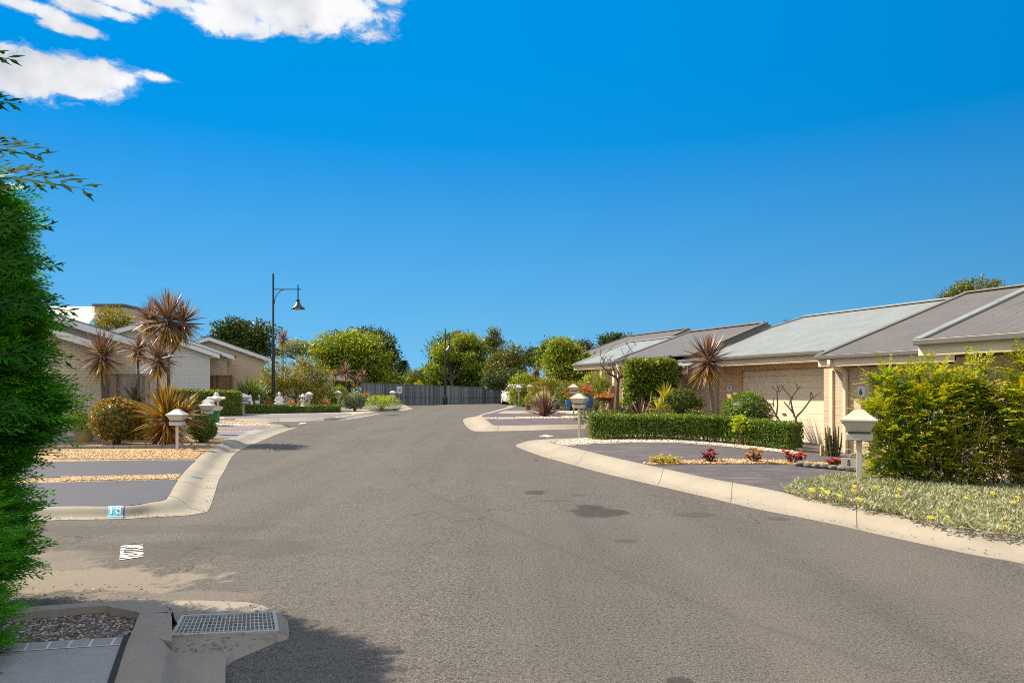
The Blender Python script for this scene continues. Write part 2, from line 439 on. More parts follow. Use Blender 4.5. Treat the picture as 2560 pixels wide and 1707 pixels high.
m, nt, b = mat('asphalt'); P = geo_pos(nt)
big = noise_(nt, P, .35, 5, .6, .3); mid = noise_(nt, P, 2.2, 5, .65); fine = noise_(nt, P, 95, 3, .75); grit = noise_(nt, P, 38, 4, .8)
c = ramp(nt, fine, [(.34, (.027, .0245, .022)), (.46, (.098, .089, .079)), (.56, (.126, .114, .102)), (.67, (.30, .275, .25))])
c = mixc(nt, ramp(nt, grit, [(.38, (.9, .9, .9)), (.49, (0, 0, 0))]), c, (.030, .026, .023))
c = mixc(nt, math_(nt, 'MULTIPLY', ramp(nt, big, [(.35, (1, 1, 1)), (.62, (0, 0, 0))]), .26), c, (.060, .053, .046))
lane = N(nt, 'ShaderNodeMapping'); lane.inputs['Scale'].default_value = (.9, .07, 1); lane.inputs['Rotation'].default_value = (0, 0, R(-14)); L(nt, P, lane.inputs['Vector'])
ln_ = noise_(nt, lane.outputs[0], 1.0, 5, .6, .3)
c = mixc(nt, math_(nt, 'MULTIPLY', ramp(nt, ln_, [(.45, (0, 0, 0)), (.66, (1, 1, 1))]), .22), c, (.155, .140, .122))
c = mixc(nt, math_(nt, 'MULTIPLY', ramp(nt, ln_, [(.32, (1, 1, 1)), (.46, (0, 0, 0))]), .30), c, (.060, .054, .048))
ck = N(nt, 'ShaderNodeTexVoronoi', feature='DISTANCE_TO_EDGE'); ck.inputs['Scale'].default_value = .33
wv = N(nt, 'ShaderNodeVectorMath', operation='ADD'); L(nt, P, wv.inputs[0]); nz3 = N(nt, 'ShaderNodeTexNoise'); nz3.inputs['Scale'].default_value = 1.6; nz3.inputs['Detail'].default_value = 6; L(nt, P, nz3.inputs['Vector']); L(nt, nz3.outputs['Color'], wv.inputs[1]); L(nt, wv.outputs[0], ck.inputs['Vector'])
crk = math_(nt, 'MULTIPLY', math_(nt, 'LESS_THAN', ck.outputs['Distance'], .0035), ramp(nt, noise_(nt, P, .45, 3), [(.50, (0, 0, 0)), (.58, (1, 1, 1))]))
c = mixc(nt, math_(nt, 'MULTIPLY', crk, .7), c, (.03, .027, .024))
c = mixc(nt, math_(nt, 'MULTIPLY', ramp(nt, mid, [(.5, (0, 0, 0)), (.75, (1, 1, 1))]), .18), c, (.165, .145, .125))
wob = math_(nt, 'MULTIPLY', math_(nt, 'SUBTRACT', noise_(nt, P, 1.6, 4), .5), .35)
def stain(cx, cy, rx, ry, col, amt, rough=.9, sc=3):
    global c
    p0 = W(cx, cy)
    v = N(nt, 'ShaderNodeVectorMath', operation='SUBTRACT'); L(nt, P, v.inputs[0]); v.inputs[1].default_value = (p0.x, p0.y, 0)
    v2 = N(nt, 'ShaderNodeVectorMath', operation='MULTIPLY'); L(nt, v.outputs[0], v2.inputs[0]); v2.inputs[1].default_value = (1/rx, 1/ry, 0)
    ln = N(nt, 'ShaderNodeVectorMath', operation='LENGTH'); L(nt, v2.outputs[0], ln.inputs[0])
    d = math_(nt, 'ADD', ln.outputs['Value'], math_(nt, 'MULTIPLY', math_(nt, 'SUBTRACT', noise_(nt, P, sc, 5, .65), .5), rough*1.6))
    k = ramp(nt, d, [(.72, (1, 1, 1)), (1.0, (0, 0, 0))])
    c = mixc(nt, math_(nt, 'MULTIPLY', k, amt), c, col)
dk = (.030, .028, .026)
stain(1230, 1131, .17, .22, dk, .7); stain(1375, 1176, .36, .42, dk, .75, 1.0); stain(1352, 1164, .2, .2, dk, .7, 1.0); stain(1330, 1137, .13, .12, dk, .35)
stain(1597, 1182, .3, .16, dk, .42); stain(1436, 1242, .15, .12, dk, .4); stain(1790, 1192, .15, .12, dk, .4)
stain(1270, 1150, .3, .08, dk, .3); stain(1560, 1565, .08, .07, dk, .7)
stain(190, 1332, 1.1, .42, (.27, .225, .175), .6, 1.6, 3.5); stain(350, 1372, 1.0, .2, (.2, .17, .14), .4, 1.4, 3); stain(100, 1290, .6, .5, (.22, .185, .15), .5, 1.2, 2.5)
stain(480, 1260, 1.5, .5, (.07, .062, .055), .5, .9, 2); stain(300, 1215, 2.2, .3, (.075, .066, .058), .5, .8, 2)
line = [(812, 985), (850, 1045), (960, 1120), (1230, 1240), (1400, 1305), (1700, 1420), (2060, 1540)]
for (q0, q1) in zip(line, line[1:]):
    k = seg_mask(nt, P, W(*q0), W(*q1), .07, nz=math_(nt, 'MULTIPLY', wob, .35))
    c = mixc(nt, math_(nt, 'MULTIPLY', math_(nt, 'MULTIPLY', k, noise_(nt, P, 1.3, 4, .7)), .42), c, (.05, .045, .04))
for q0, q1 in (((895, 990), (1010, 955)), ((1010, 1010), (1080, 1012)), ((930, 1015), (985, 1020))):
    k = seg_mask(nt, P, W(*q0), W(*q1), .05, nz=math_(nt, 'MULTIPLY', wob, .4))
    c = mixc(nt, math_(nt, 'MULTIPLY', k, .55), c, (.05, .045, .04))
L(nt, c, b.inputs['Base Color']); b.inputs['Roughness'].default_value = .88; b.inputs['Specular IOR Level'].default_value = .25
bump(nt, b, math_(nt, 'ADD', fine, math_(nt, 'MULTIPLY', grit, 1.2)), .55, .006)
M_ASPH = m

m, nt, b = mat('soil'); P = geo_pos(nt)
c = ramp(nt, noise_(nt, P, .6, 6, .65), [(.3, (.05, .07, .02)), (.55, (.10, .11, .035)), (.75, (.16, .13, .06))])
L(nt, c, b.inputs['Base Color']); b.inputs['Roughness'].default_value = 1
M_SOIL = m
# outer ground to the horizon, with the asphalt sheet above it
xs = [-900, -300, -120, -60] + list(range(-40, 41, 2)) + [60, 120, 300, 900]; ys = [-300, -80, -20] + list(range(-18, 124, 2)) + [160, 300, 700, 1500]
V = [(x, y, gz(x, y)-.12) for y in ys for x in xs]; nx = len(xs)
FQ = [(j*nx+i, j*nx+i+1, (j+1)*nx+i+1, (j+1)*nx+i) for j in range(len(ys)-1) for i in range(nx-1)]
tag(np_mesh('ground', np.array(V), np.array(FQ), M_SOIL, smooth=True), kind='structure')
ground_poly('road', [(-18, -12), (14, -12), (14, 62.2), (-4, 62.6), (-16, 62.6), (-18, 30)], 0, M_ASPH)

M_CONC = m_concrete('kerb_concrete', (.36, .325, .265), .5)
M_CONC2 = m_concrete('old_concrete', (.34, .30, .25), .6)
M_CONCL = m_concrete('light_concrete', (.37, .325, .26), .45)
M_DRIVE_B = m_drive('blue_grey_driveway', (.050, .054, .074), .16)
M_DRIVE_P = m_drive('purple_driveway', (.078, .067, .070), .8)
M_DRIVE_L = m_drive('lavender_driveway', (.17, .155, .175), .25)
M_PEB_G = m_pebble('golden_pebbles', [(.30, .17, .06), (.48, .30, .12), (.62, .44, .24), (.36, .22, .09)], 28)
M_PEB_W = m_pebble('white_pebbles', [(.42, .34, .26), (.66, .58, .48), (.75, .68, .6), (.34, .24, .16)], 26)
M_PEB_D = m_pebble('river_pebbles', [(.06, .04, .028), (.16, .11, .08), (.34, .31, .28), (.09, .06, .04)], 34)
M_MULCH = m_pebble('bark_mulch', [(.12, .05, .025), (.22, .10, .05), (.07, .035, .02)], 30)
M_PAVE = m_concrete('grey_paving', (.26, .26, .28), .3)

# ---- kerbs
KB = [((20, 1198), (20, 1166)), ((148, 1194.5), (145, 1162.4)), ((282, 1192), (286, 1161.8)), ((360, 1187.5), (345, 1154)), ((427, 1184), (378, 1148)),
      ((468, 1177), (386, 1140)), ((481, 1168), (391, 1132)), ((494, 1131), (402, 1113)), ((502, 1104), (414, 1095)), ((516, 1080), (431, 1075)),
      ((534, 1047.5), (457, 1051)), ((560, 1029), (480, 1032)), ((594, 1015), (510, 1014)), ((638, 997), (572, 988)), ((668, 986.5), (626, 977)), ((686, 981.6), (652, 976))]
kB, surfB, fB, bB = kerb('kerb_left', KB, M_CONC)
KC = [((540, 973.5), (540, 961)), ((589.5, 972.9), (587, 960.5)), ((632, 968.5), (632, 960)), ((667, 968), (672, 959.5)), ((714, 967), (723, 959.2)), ((744, 966.2), (748, 959.2)), ((794, 964), (775, 958)),
      ((842, 956.4), (809, 951)), ((879.4, 949.4), (857, 945.5))]
kC, surfC, fC, bC = kerb('kerb_left_far', KC, M_CONC)
KD = [((785, 947.6), (782, 938.6)), ((853, 945.4), (853, 939.9)), ((907, 942.3), (912, 937.5)), ((927.5, 943.3), (922, 933)), ((949, 938.9), (930, 930))]
kD, surfD, fD, bD = kerb('kerb_far_bend', KD, M_CONC)
KE = [((1600, 998), (1600, 1003.5)), ((1420, 1003.5), (1420, 1007)), ((1354, 1005.5), (1354, 1010)), ((1290, 1007.5), (1300, 1011.5)), ((1225, 1011), (1272, 1013)), ((1196, 1018), (1266, 1014.5)), ((1187, 1025.6), (1266, 1016)), ((1243, 1047), (1288, 1020.5)), ((1277.5, 1056.6), (1315, 1027)), ((1377.5, 1084), (1400, 1048)),
      ((1524.5, 1118.5), (1540, 1079)), ((1635, 1144), (1640, 1100)), ((1745.7, 1170), (1750, 1120)), ((1885, 1197), (1880, 1147)), ((2030, 1229.5), (2030, 1175)), ((2220, 1270.6), (2220, 1211)), ((2352, 1294), (2352, 1224)), ((2600, 1350), (2600, 1258)), ((3000, 1462), (3000, 1335)), ((3500, 1640), (3500, 1450))]
kE, surfE, fE, bE = kerb('kerb_right', KE, M_CONCL)
KF = [((1560, 983), (1560, 973)), ((1378, 984), (1378, 974.4)), ((1342, 984.6), (1342, 974.9)), ((1159.5, 990), (1161, 977)), ((1108, 990.5), (1140, 976.8)), ((1085, 988.5), (1133, 976)), ((1069.7, 977), (1122, 968)), ((1063.8, 964.5), (1111, 959.5)), ((1076, 959), (1108, 954.5)),
      ((1093.8, 956.5), (1116, 951)), ((1109, 950.8), (1128, 948.6)), ((1137.5, 943), (1150, 942.5)), ((1159.5, 936.5), (1170, 937.5)), ((1181, 929.5), (1190, 931.5)), ((1200, 924.5), (1207, 926.5))]
kF, surfF, fF, bF = kerb('kerb_right_far', KF, M_CONCL)

def w2(*pts, dz=.128): return [W(x, y, dz) for x, y in pts]
def px(*pts, dz=.128): return [G(x, y, dz) for x, y in pts]
LZ = .122
# ---- lot left (behind kerb_left): golden pebbles with the driveways on it
ground_poly('pebble_bed_left', [p for p in bB[3:]] + w2((560, 965), (300, 960), (-200, 965), (-200, 1162), (20, 1164), dz=LZ), LZ, M_PEB_G)
Y1 = LZ+.008
ground_poly('driveway_left', w2((-200, 1166), (20, 1166), (145, 1162.4), (286, 1161.6), (345, 1154), (378, 1147.5), (388, 1138), (401, 1113), (408, 1100), (280, 1103), (145, 1107), (-200, 1113), dz=Y1), Y1, M_DRIVE_B)
ground_poly('driveway_left_upper', w2((-200, 1102), (140, 1095.5), (290, 1092), (418, 1088), (449, 1056), (320, 1056.5), (140, 1059.5), (-200, 1064), dz=Y1), Y1, M_DRIVE_B)
ground_poly('garden_path', w2((-60, 1013), (233, 1013), (228, 992), (100, 992), (-60, 994), dz=Y1), Y1, M_PAVE)
ground_poly('driveway_mid_left', px((541, 1094), (588, 1094), (610, 1083), (621, 1078), (480, 1078), (480, 1094), dz=Y1), Y1, M_DRIVE_L)
ground_poly('driveway_mid_left_upper', px((480, 1075.5), (632, 1075.5), (675, 1066.5), (480, 1066.5), dz=Y1), Y1, M_DRIVE_L)
ground_poly('white_pebble_bed', px((420, 1065), (640, 1065), (690, 1062), (560, 1052), (420, 1050), dz=Y1), Y1, M_PEB_W)
mb = MB()
for i in range(12):      # low concrete edging along the bed
    a, q = W(40+i*37, 1031-i*.25, LZ), W(40+(i+1)*37-1, 1031-(i+1)*.25, LZ); mb.bar(a+Vector((0, 0, .02)), q+Vector((0, 0, .02)), .10, .10)
mb.build('garden_edging', M_CONC2, bevel=.01)['kind'] = 'structure'
# ---- lot left far
ground_poly('garden_left_far', [p for p in bC] + px((935, 1029), (850, 1012), (560, 1010), (400, 1015), (400, 1048), (588, 1047), dz=LZ), LZ, M_PEB_W)
ground_poly('driveway_left_far', px((560, 1045), (640, 1044.8), (688, 1044.5), (787, 1043.5), (833, 1042.5), (880, 1034.5), (870, 1032.5), (560, 1036.5), dz=Y1), Y1, M_DRIVE_L)
ground_poly('garden_far_bend', [p for p in bD] + px((1000, 1008), (780, 1008), (780, 1020), dz=LZ), LZ, M_SOIL)
ground_poly('driveway_far_bend', px((860, 1021), (928, 1022), (994, 1021), (1002, 1014.5), (900, 1014.5), dz=Y1), Y1, M_DRIVE_L)
# ---- lot right: purple driveways, pebble strips
ground_poly('driveway_right', [p for p in bE[12:]] + [Vector((14, bE[-1].y, 0)), Vector((14, 30, 0)), Vector((3.1, 21.8, 0))], LZ, M_DRIVE_P)
ground_poly('pebble_bed_hedge', px((1378, 1104.2), (1400, 1110), (1422, 1113.4), (1487, 1108.5), (1600, 1105.5), (1720, 1108), (1830, 1117), (1990, 1134), (2010, 1126), (1975, 1092), (1700, 1082), (1470, 1094), dz=Y1), Y1, M_PEB_W)
ground_poly('pebble_strip', px((1606, 1159), (1640, 1161.5), (1740, 1159), (1800, 1159.5), (1900, 1159), (1960, 1159), (2080, 1166), (2175, 1178), (2178, 1172), (2080, 1158), (1960, 1150.5), (1860, 1148), (1740, 1150), (1640, 1154), dz=Y1), Y1, M_PEB_G)
ground_poly('garden_bed_right', px((2100, 1222), (2148, 1268), (2313, 1292), (2417, 1318), (2560, 1330), (2760, 1350), (2760, 1200), (2400, 1190), (2200, 1200), dz=Y1), Y1, M_MULCH)
# ---- lot right far
ground_poly('driveway_right_far', [p for p in bF[5:]] + px((1313, 1005), (1480, 1003), (1680, 1010), (1700, 1060), dz=LZ), LZ, M_DRIVE_P)
ground_poly('pebble_strip_far', px((1213, 1047.3), (1300, 1046.5), (1420, 1045), (1470, 1044.5), (1640, 1043), (1640, 1039.5), (1470, 1041), (1400, 1042), (1300, 1044), (1213, 1045), dz=Y1), Y1, M_PEB_W)
ground_poly('white_pebble_bed_far', px((1376, 1035), (1400, 1033), (1465, 1036), (1560, 1038), (1560, 1030), (1460, 1026.5), (1395, 1026), dz=Y1), Y1, M_PEB_W)
ground_poly('pavement', px((1241, 1033.5), (1262, 1026.8), (1340, 1026), (1392, 1026), (1378, 1034), (1330, 1032.5), dz=Y1), Y1, M_CONCL)
ground_poly('garden_bed_far', px((1312, 1012), (1312, 1004), (1480, 1000), (1560, 1003), (1680, 1012), (1700, 1029), (1560, 1029.5), (1460, 1025.5), (1390, 1024), (1345, 1013.5), dz=Y1+.004), Y1+.004, M_MULCH)
ground_poly('garden_bed_hedge_back', px((1560, 1037), (1700, 1040), (1900, 1066), (1990, 1072), (1990, 1090), (1700, 1078), (1480, 1088), (1462, 1072), (1480, 1045), dz=Y1+.004), Y1+.004, M_MULCH)
ground_poly('footpath', px((1251, 1006), (1274, 998.5), (1330, 997.5), (1345, 1003), (1313, 1006.5), (1289, 1016), (1286, 1011.5), (1277, 1007.5), dz=Y1+.004), Y1+.004, M_CONCL)

# ---- kerb, apron, slab and pebble bed in the left foreground
def z8(x, y, dz=0): return G(x/2.352, 1330+y/2.352, dz)
mb = MB(); H = .135
far = [(-400, 470), (-100, 452), (300, 424), (590, 404), (760, 400), (880, 404), (950, 416), (990, 436), (1008, 468)]
nearl = [(-400, 530), (-100, 494), (300, 455), (590, 430), (645, 437), (700, 447), (760, 458), (790, 463), (815, 472)]
tf = [z8(x, y, H) for x, y in far]; tn = [z8(x, y, H) for x, y in nearl]
tf = [q for q in catmull(tf, 3)]; tn = [q for q in catmull(tn, 3)]
for i in range(len(tf)-1):
    a, b2, c2, d2 = tf[i], tf[i+1], tn[i+1], tn[i]
    out = Vector((.03, .06, -H)); inn = Vector((0, 0, -.09))
    m1, m2 = a.lerp(d2, .12), b2.lerp(c2, .12)
    mb.add([a+Vector((0, .01, -.03)), b2+Vector((.005, .01, -.03)), m2, m1, c2, d2, a+out, b2+out, c2+inn, d2+inn], [(0, 1, 2, 3), (3, 2, 4, 5), (6, 7, 1, 0), (5, 4, 8, 9)])
secs = [((1006, 470, H), (815, 472)), ((1013, 520, H), (798, 515)), ((1012, 575, H*.95), (768, 582)), ((1040, 640, H*.5), (738, 645)), ((1105, 715), (708, 725)), ((1135, 790), (682, 805)), ((1130, 887), (655, 887)), ((1120, 1000), (622, 1000)), ((1090, 1300), (540, 1300))]
fr = catmull([z8(*a) for a, q in secs], 4); bk = catmull([z8(q[0], q[1], H) for a, q in secs], 4)
prof = [(0, .004), (.08, .008), (.16, .022), (.24, .052), (.31, .092), (.38, .120), (.48, .134), (.7, .137), (.97, .135), (1, .10)]
prof0 = [(0, .0), (.0, .03), (.01, .06), (.02, .09), (.05, .115), (.1, .128), (.2, .134), (.6, .136), (.97, .135), (1, .10)]
vs = []; n = len(prof)
for i, (f, q) in enumerate(zip(fr, bk)):
    t = min(1, max(0, (i-5)/11)); t = t*t*(3-2*t)
    for (w0, z0), (w1, z1) in zip(prof0, prof):
        ww = w0+(w1-w0)*t; zz = z0+(z1-z0)*t; x, y = f.x+(q.x-f.x)*ww, f.y+(q.y-f.y)*ww
        vs.append((x, y, gz(x, y)+zz))
mb.add(vs, [(i*n+j, i*n+j+1, (i+1)*n+j+1, (i+1)*n+j) for i in range(len(fr)-1) for j in range(n-1)])
mb.add(vs[:n], [tuple(range(n))]); mb.add([tf[-1]+Vector((.01, 0, 0)), tf[-2]+Vector((0, .01, 0)), tf[-2]+Vector((.0, .05, -H)), tf[-1]+Vector((.03, .02, -H))], [(0, 1, 2, 3)])
tp = [z8(x, y, H-.006) for x, y in [(830, 446), (975, 434), (1000, 462), (1010, 500), (1011, 580), (1010, 640), (800, 600), (815, 500)]]
mb.prism(tp, [Vector((p.x, p.y, gz(p.x, p.y)-.02)) for p in tp])
mb.build('kerb_foreground', M_CONC2, smooth=True, angle=24)['kind'] = 'structure'
gq = [(1075, 500), (1610, 475), (1630, 585), (1015, 612)]
ap = [[(560, 412), (800, 390), (1000, 400), (1200, 400), (1450, 409), (1540, 428), (1600, 455), (1648, 490), (1610, 475), (1075, 500), (880, 510), (700, 440)],
      [(1610, 475), (1648, 490), (1662, 540), (1665, 592), (1630, 585)],
      [(880, 500), (1075, 500), (1015, 612), (880, 640)],
      [(880, 640), (1015, 612), (1630, 585), (1665, 592), (1600, 610), (1480, 660), (1370, 705), (1332, 735), (1325, 800), (1325, 887), (1318, 1000), (1290, 1300), (860, 1300), (900, 887), (890, 700)]]
ground_poly('gutter_base', [z8(x, y, .018) for x, y in [(700, 440), (1010, 405), (1120, 480), (1040, 650), (1180, 760), (1180, 1300), (600, 1300), (660, 887), (740, 640), (800, 520)]], .018, M_CONC2, step=.25)
for q in ap: ground_poly('gutter_apron', [z8(x, y, .03) for x, y in q], .03 if q is not ap[3] else .028, M_CONC2, step=.25)
# slope of the apron edge down to the asphalt
mb = MB(); ed = [(1000, 400), (1200, 400), (1450, 409), (1540, 428), (1600, 455), (1648, 490), (1662, 540), (1665, 592), (1600, 610), (1480, 660), (1370, 705), (1332, 735), (1325, 800), (1325, 887), (1318, 1000), (1290, 1300)]
e1 = [z8(x, y, .029) for x, y in ed]; cen = z8(1300, 545)
for a, q in zip(e1, e1[1:]):
    oa = Vector(((a-cen).x, (a-cen).y, 0)).normalized()*.05; oq = Vector(((q-cen).x, (q-cen).y, 0)).normalized()*.05
    mb.add([a, q, q+oq-Vector((0, 0, .032)), a+oa-Vector((0, 0, .032))], [(0, 1, 2, 3)])
mb.build('gutter_edge', M_CONC2)['kind'] = 'structure'
t = thing('drain_grate', 'galvanised steel drain grate set in the gutter beside the foreground kerb', 'drain grate')
c4 = [z8(x, y, .03) for x, y in gq]
def bil(a, b): return c4[0].lerp(c4[1], a).lerp(c4[3].lerp(c4[2], a), b)
M_GALV = m_plain('galvanised_steel', (.40, .39, .36), .6, .25, 30, metal=.15); M_PIT = m_plain('pit_shade', (.02, .018, .015), .9)  # shallow pit floor coloured near black to stand for the hole's shade
mb = MB(); mb.add([bil(0, 0)-Vector((0, 0, .027)), bil(1, 0)-Vector((0, 0, .027)), bil(1, 1)-Vector((0, 0, .027)), bil(0, 1)-Vector((0, 0, .027))], [(0, 1, 2, 3)]); mb.build('sump', M_PIT, t)
mb = MB(); up = Vector((0, 0, .004))
for i in range(24): mb.bar(bil(i/23, 0)-up, bil(i/23, 1)-up, .007, .022)
mb.build('bearing_bars', M_GALV, t)
mb = MB()
for i in range(7): mb.bar(bil(0, i/6)-up*.8, bil(1, i/6)-up*.8, .008, .016)
mb.build('cross_bars', M_GALV, t)
mb = MB()
for a, q in (((0, 0), (1, 0)), ((1, 0), (1, 1)), ((1, 1), (0, 1)), ((0, 1), (0, 0))):
    A0, B0 = bil(*a), bil(*q); d = (B0-A0).normalized()*.012; mb.bar(A0-d, B0+d, .022, .026)
mb.build('frame', M_GALV, t)
SB = Y1
slab = [(-500, 690), (130, 650), (742, 611), (705, 720), (680, 805), (652, 887), (615, 1000), (535, 1300), (-600, 1300)]
ground_poly('concrete_slab', [z8(x, y, SB) for x, y in slab], SB, m_concrete('sealed_slab', (.36, .36, .37), .6, 25), step=.5)
ground_poly('pebble_bed_foreground', [z8(x, y, .07) for x, y in [(-400, 525), (-100, 496), (300, 457), (590, 432), (700, 449), (815, 476), (800, 515), (770, 582), (742, 611), (130, 650), (-500, 690)]], .075, M_PEB_D, step=.5)
mb = MB(); mb2 = MB()
def strip(p, q, wd):
    a, q2 = z8(*p, SB+.003), z8(*q, SB+.003); d = (q2-a).normalized(); nn = Vector((-d.y, d.x, 0))*wd/2
    mb.add([a-nn, q2-nn, q2+nn, a+nn], [(0, 1, 2, 3)])
strip((-300, 720), (705, 658), .012)
for x in (20, 150, 280, 405, 530, 660): strip((x+18, 655-x*.06+4), (x-8, 695-x*.06+6), .014)
mb.build('slab_grout_lines', m_plain('grout', (.5, .5, .52), .9))['kind'] = 'structure'
mb = MB()
for i in range(3): pass
a = [z8(x, y, SB+.004) for x, y in [(744, 611), (712, 700), (668, 830), (650, 887), (612, 1000)]]
for p, q in zip(a, a[1:]): mb.bar(p, q, .028, .012)
mb.build('slab_joint', m_plain('dark_joint', (.03, .03, .03), .9))['kind'] = 'structure'

# kerb joints (thin saw cuts that follow the profile)
def kerb_joint(surf, t, mt, w0=.0, w1=1.0, wd=.012):
    mb = MB(); n = 16
    for i in range(n):
        p, q = surf(t, w0+(w1-w0)*i/n, .002), surf(t, w0+(w1-w0)*(i+1)/n, .002)
        d = (surf(t+.06, .5)-surf(t-.06, .5)).normalized()*wd/2
        mb.add([p-d, p+d, q+d, q-d], [(0, 1, 2, 3)])
    return mb.build('kerb_joint', mt)
M_JOINT = m_plain('saw_cut_dark', (.10, .085, .07), .95)
for sf, ts in ((surfB, (2.0, 5.2, 7.35, 8.6)), (surfC, (2.2, 5.3)), (surfE, (8.5, 11.4, 13.6, 9.9)), (surfF, (3.2,))):
    for q in ts: kerb_joint(sf, q, M_JOINT, .02, .98)['kind'] = 'structure'

# ---- painted writing
def text_mesh(txt, name='lettering', ext=0.0, bold=.0):
    cu = bpy.data.curves.new(name, 'FONT'); cu.body = txt; cu.size = 1; cu.extrude = ext; cu.offset = bold; cu.resolution_u = 4
    o = bpy.data.objects.new(name, cu); COL.objects.link(o)
    bpy.context.view_layer.update()
    me = bpy.data.meshes.new_from_object(o.evaluated_get(bpy.context.evaluated_depsgraph_get()))
    bpy.data.objects.remove(o); bpy.data.curves.remove(cu)
    co_ = [v.co.copy() for v in me.vertices]
    x0, x1 = min(p.x for p in co_), max(p.x for p in co_); y0, y1 = min(p.y for p in co_), max(p.y for p in co_)
    for v in me.vertices: v.co = ((v.co.x-x0)/(x1-x0), (v.co.y-y0)/(y1-y0), v.co.z)
    return me
def text_map(txt, fn, name, mt, parent=None, bold=.0):
    me = text_mesh(txt, name, bold=bold)
    for v in me.vertices: v.co = fn(v.co.x, v.co.y)
    me.materials.append(mt); me.name = name
    o = bpy.data.objects.new(name, me); COL.objects.link(o)
    if parent is not None: o.parent = parent
    return o
def quad_fn(q): return lambda a, b: q[0].lerp(q[1], a).lerp(q[3].lerp(q[2], a), b)
m, nt, b = mat('road_paint'); n1 = noise_(nt, geo_pos(nt), 30, 4, .7)
L(nt, ramp(nt, n1, [(.3, (.55, .53, .5)), (.5, (.78, .77, .75))]), b.inputs['Base Color']); b.inputs['Roughness'].default_value = .7
M_PAINT = m
z7 = lambda x, y, dz=0: G(x/3.0947, 1040+y/3.0947, dz)
# reads away from the viewer: baseline on the right-hand side
q = [z7(1112, 1092, .006), z7(1108, 990, .006), z7(932, 995, .006), z7(920, 1111, .006)]
o = text_map('VISITOR', quad_fn(q), 'painted_lettering', M_PAINT, bold=.012)
tag(o, 'white painted word VISITOR on the asphalt by the left kerb', 'road marking')
o = MB(); o.prism([p+Vector((0, 0, .007)) for p in [G(1348, 1090.5), G(1363, 1087.3), G(1384, 1090.0), G(1371, 1092.2)]], [p+Vector((0, 0, .002)) for p in [G(1348, 1090.5), G(1363, 1087.3), G(1384, 1090.0), G(1371, 1092.2)]])
tag(o.build('road_marking', M_PAINT), 'small white painted patch on the asphalt beside the right kerb island', 'road marking')
o = MB(); pp = [G(744, 1060.2), G(752, 1057.3), G(768, 1056.3), G(760, 1058.8)]; o.prism([p+Vector((0, 0, .007)) for p in pp], [p+Vector((0, 0, .002)) for p in pp])
tag(o.build('road_marking', M_PAINT), 'thin white painted patch on the asphalt beyond the far tip of the left kerb', 'road marking')
M_BLUEP = m_plain('blue_kerb_paint', (.16, .50, .70), .7, .25, 40)
def kerb_panel(surf, t0, t1, w0, w1, up, name, mt, parent=None):
    mb = MB(); n = 6; vs = [surf(t0+(t1-t0)*i/n, w0+(w1-w0)*j/n, up) for i in range(n+1) for j in range(n+1)]
    mb.add(vs, [(i*(n+1)+j, (i+1)*(n+1)+j, (i+1)*(n+1)+j+1, i*(n+1)+j+1) for i in range(n) for j in range(n)])
    return mb.build(name, mt, parent)
t = thing('kerb_number', 'light blue panel with white house number 18 painted on the left kerb', 'painted number')
kerb_panel(surfB, 1.70, 1.985, .34, .93, .004, 'panel', M_BLUEP, t)
text_map('18', lambda a, b: surfB(1.74+.21*a, .45+.36*b, .016), 'digits', M_PAINT, t, bold=.01)
t = thing('kerb_number', 'faded blue house number panel painted on the far left kerb', 'painted number')
kerb_panel(surfC, 4.66, 4.98, .3, .9, .004, 'panel', m_plain('faded_blue_paint', (.30, .43, .50), .8, .2, 30), t)
t = thing('kerb_arrow', 'light blue painted stroke on the left kerb beside the driveway pebble strip', 'kerb mark')
mb = MB()
for i in range(8):
    t0, w0, t1, w1 = 7.9+.03*i, .86-.05*i, 7.9+.03*(i+1), .86-.05*(i+1)
    d = Vector((0, .05, 0)); p, q2 = surfB(t0, w0), surfB(t1, w1); mb.add([p-d, p+d, q2+d, q2-d], [(0, 1, 2, 3)])
mb.build('stroke', M_BLUEP, t)
for t0, t1, lab in ((12.6, 13.1, 'pale blue paint smear on the narrow stretch of the left kerb'), (14.3, 14.9, 'blue paint smear near the far tip of the left kerb')):
    t = thing('kerb_arrow', lab, 'kerb mark'); kerb_panel(surfB, t0, t1, .55, .85, .004, 'stroke', m_plain('thin_blue_paint', (.30, .31, .285), .85, .3, 30), t)

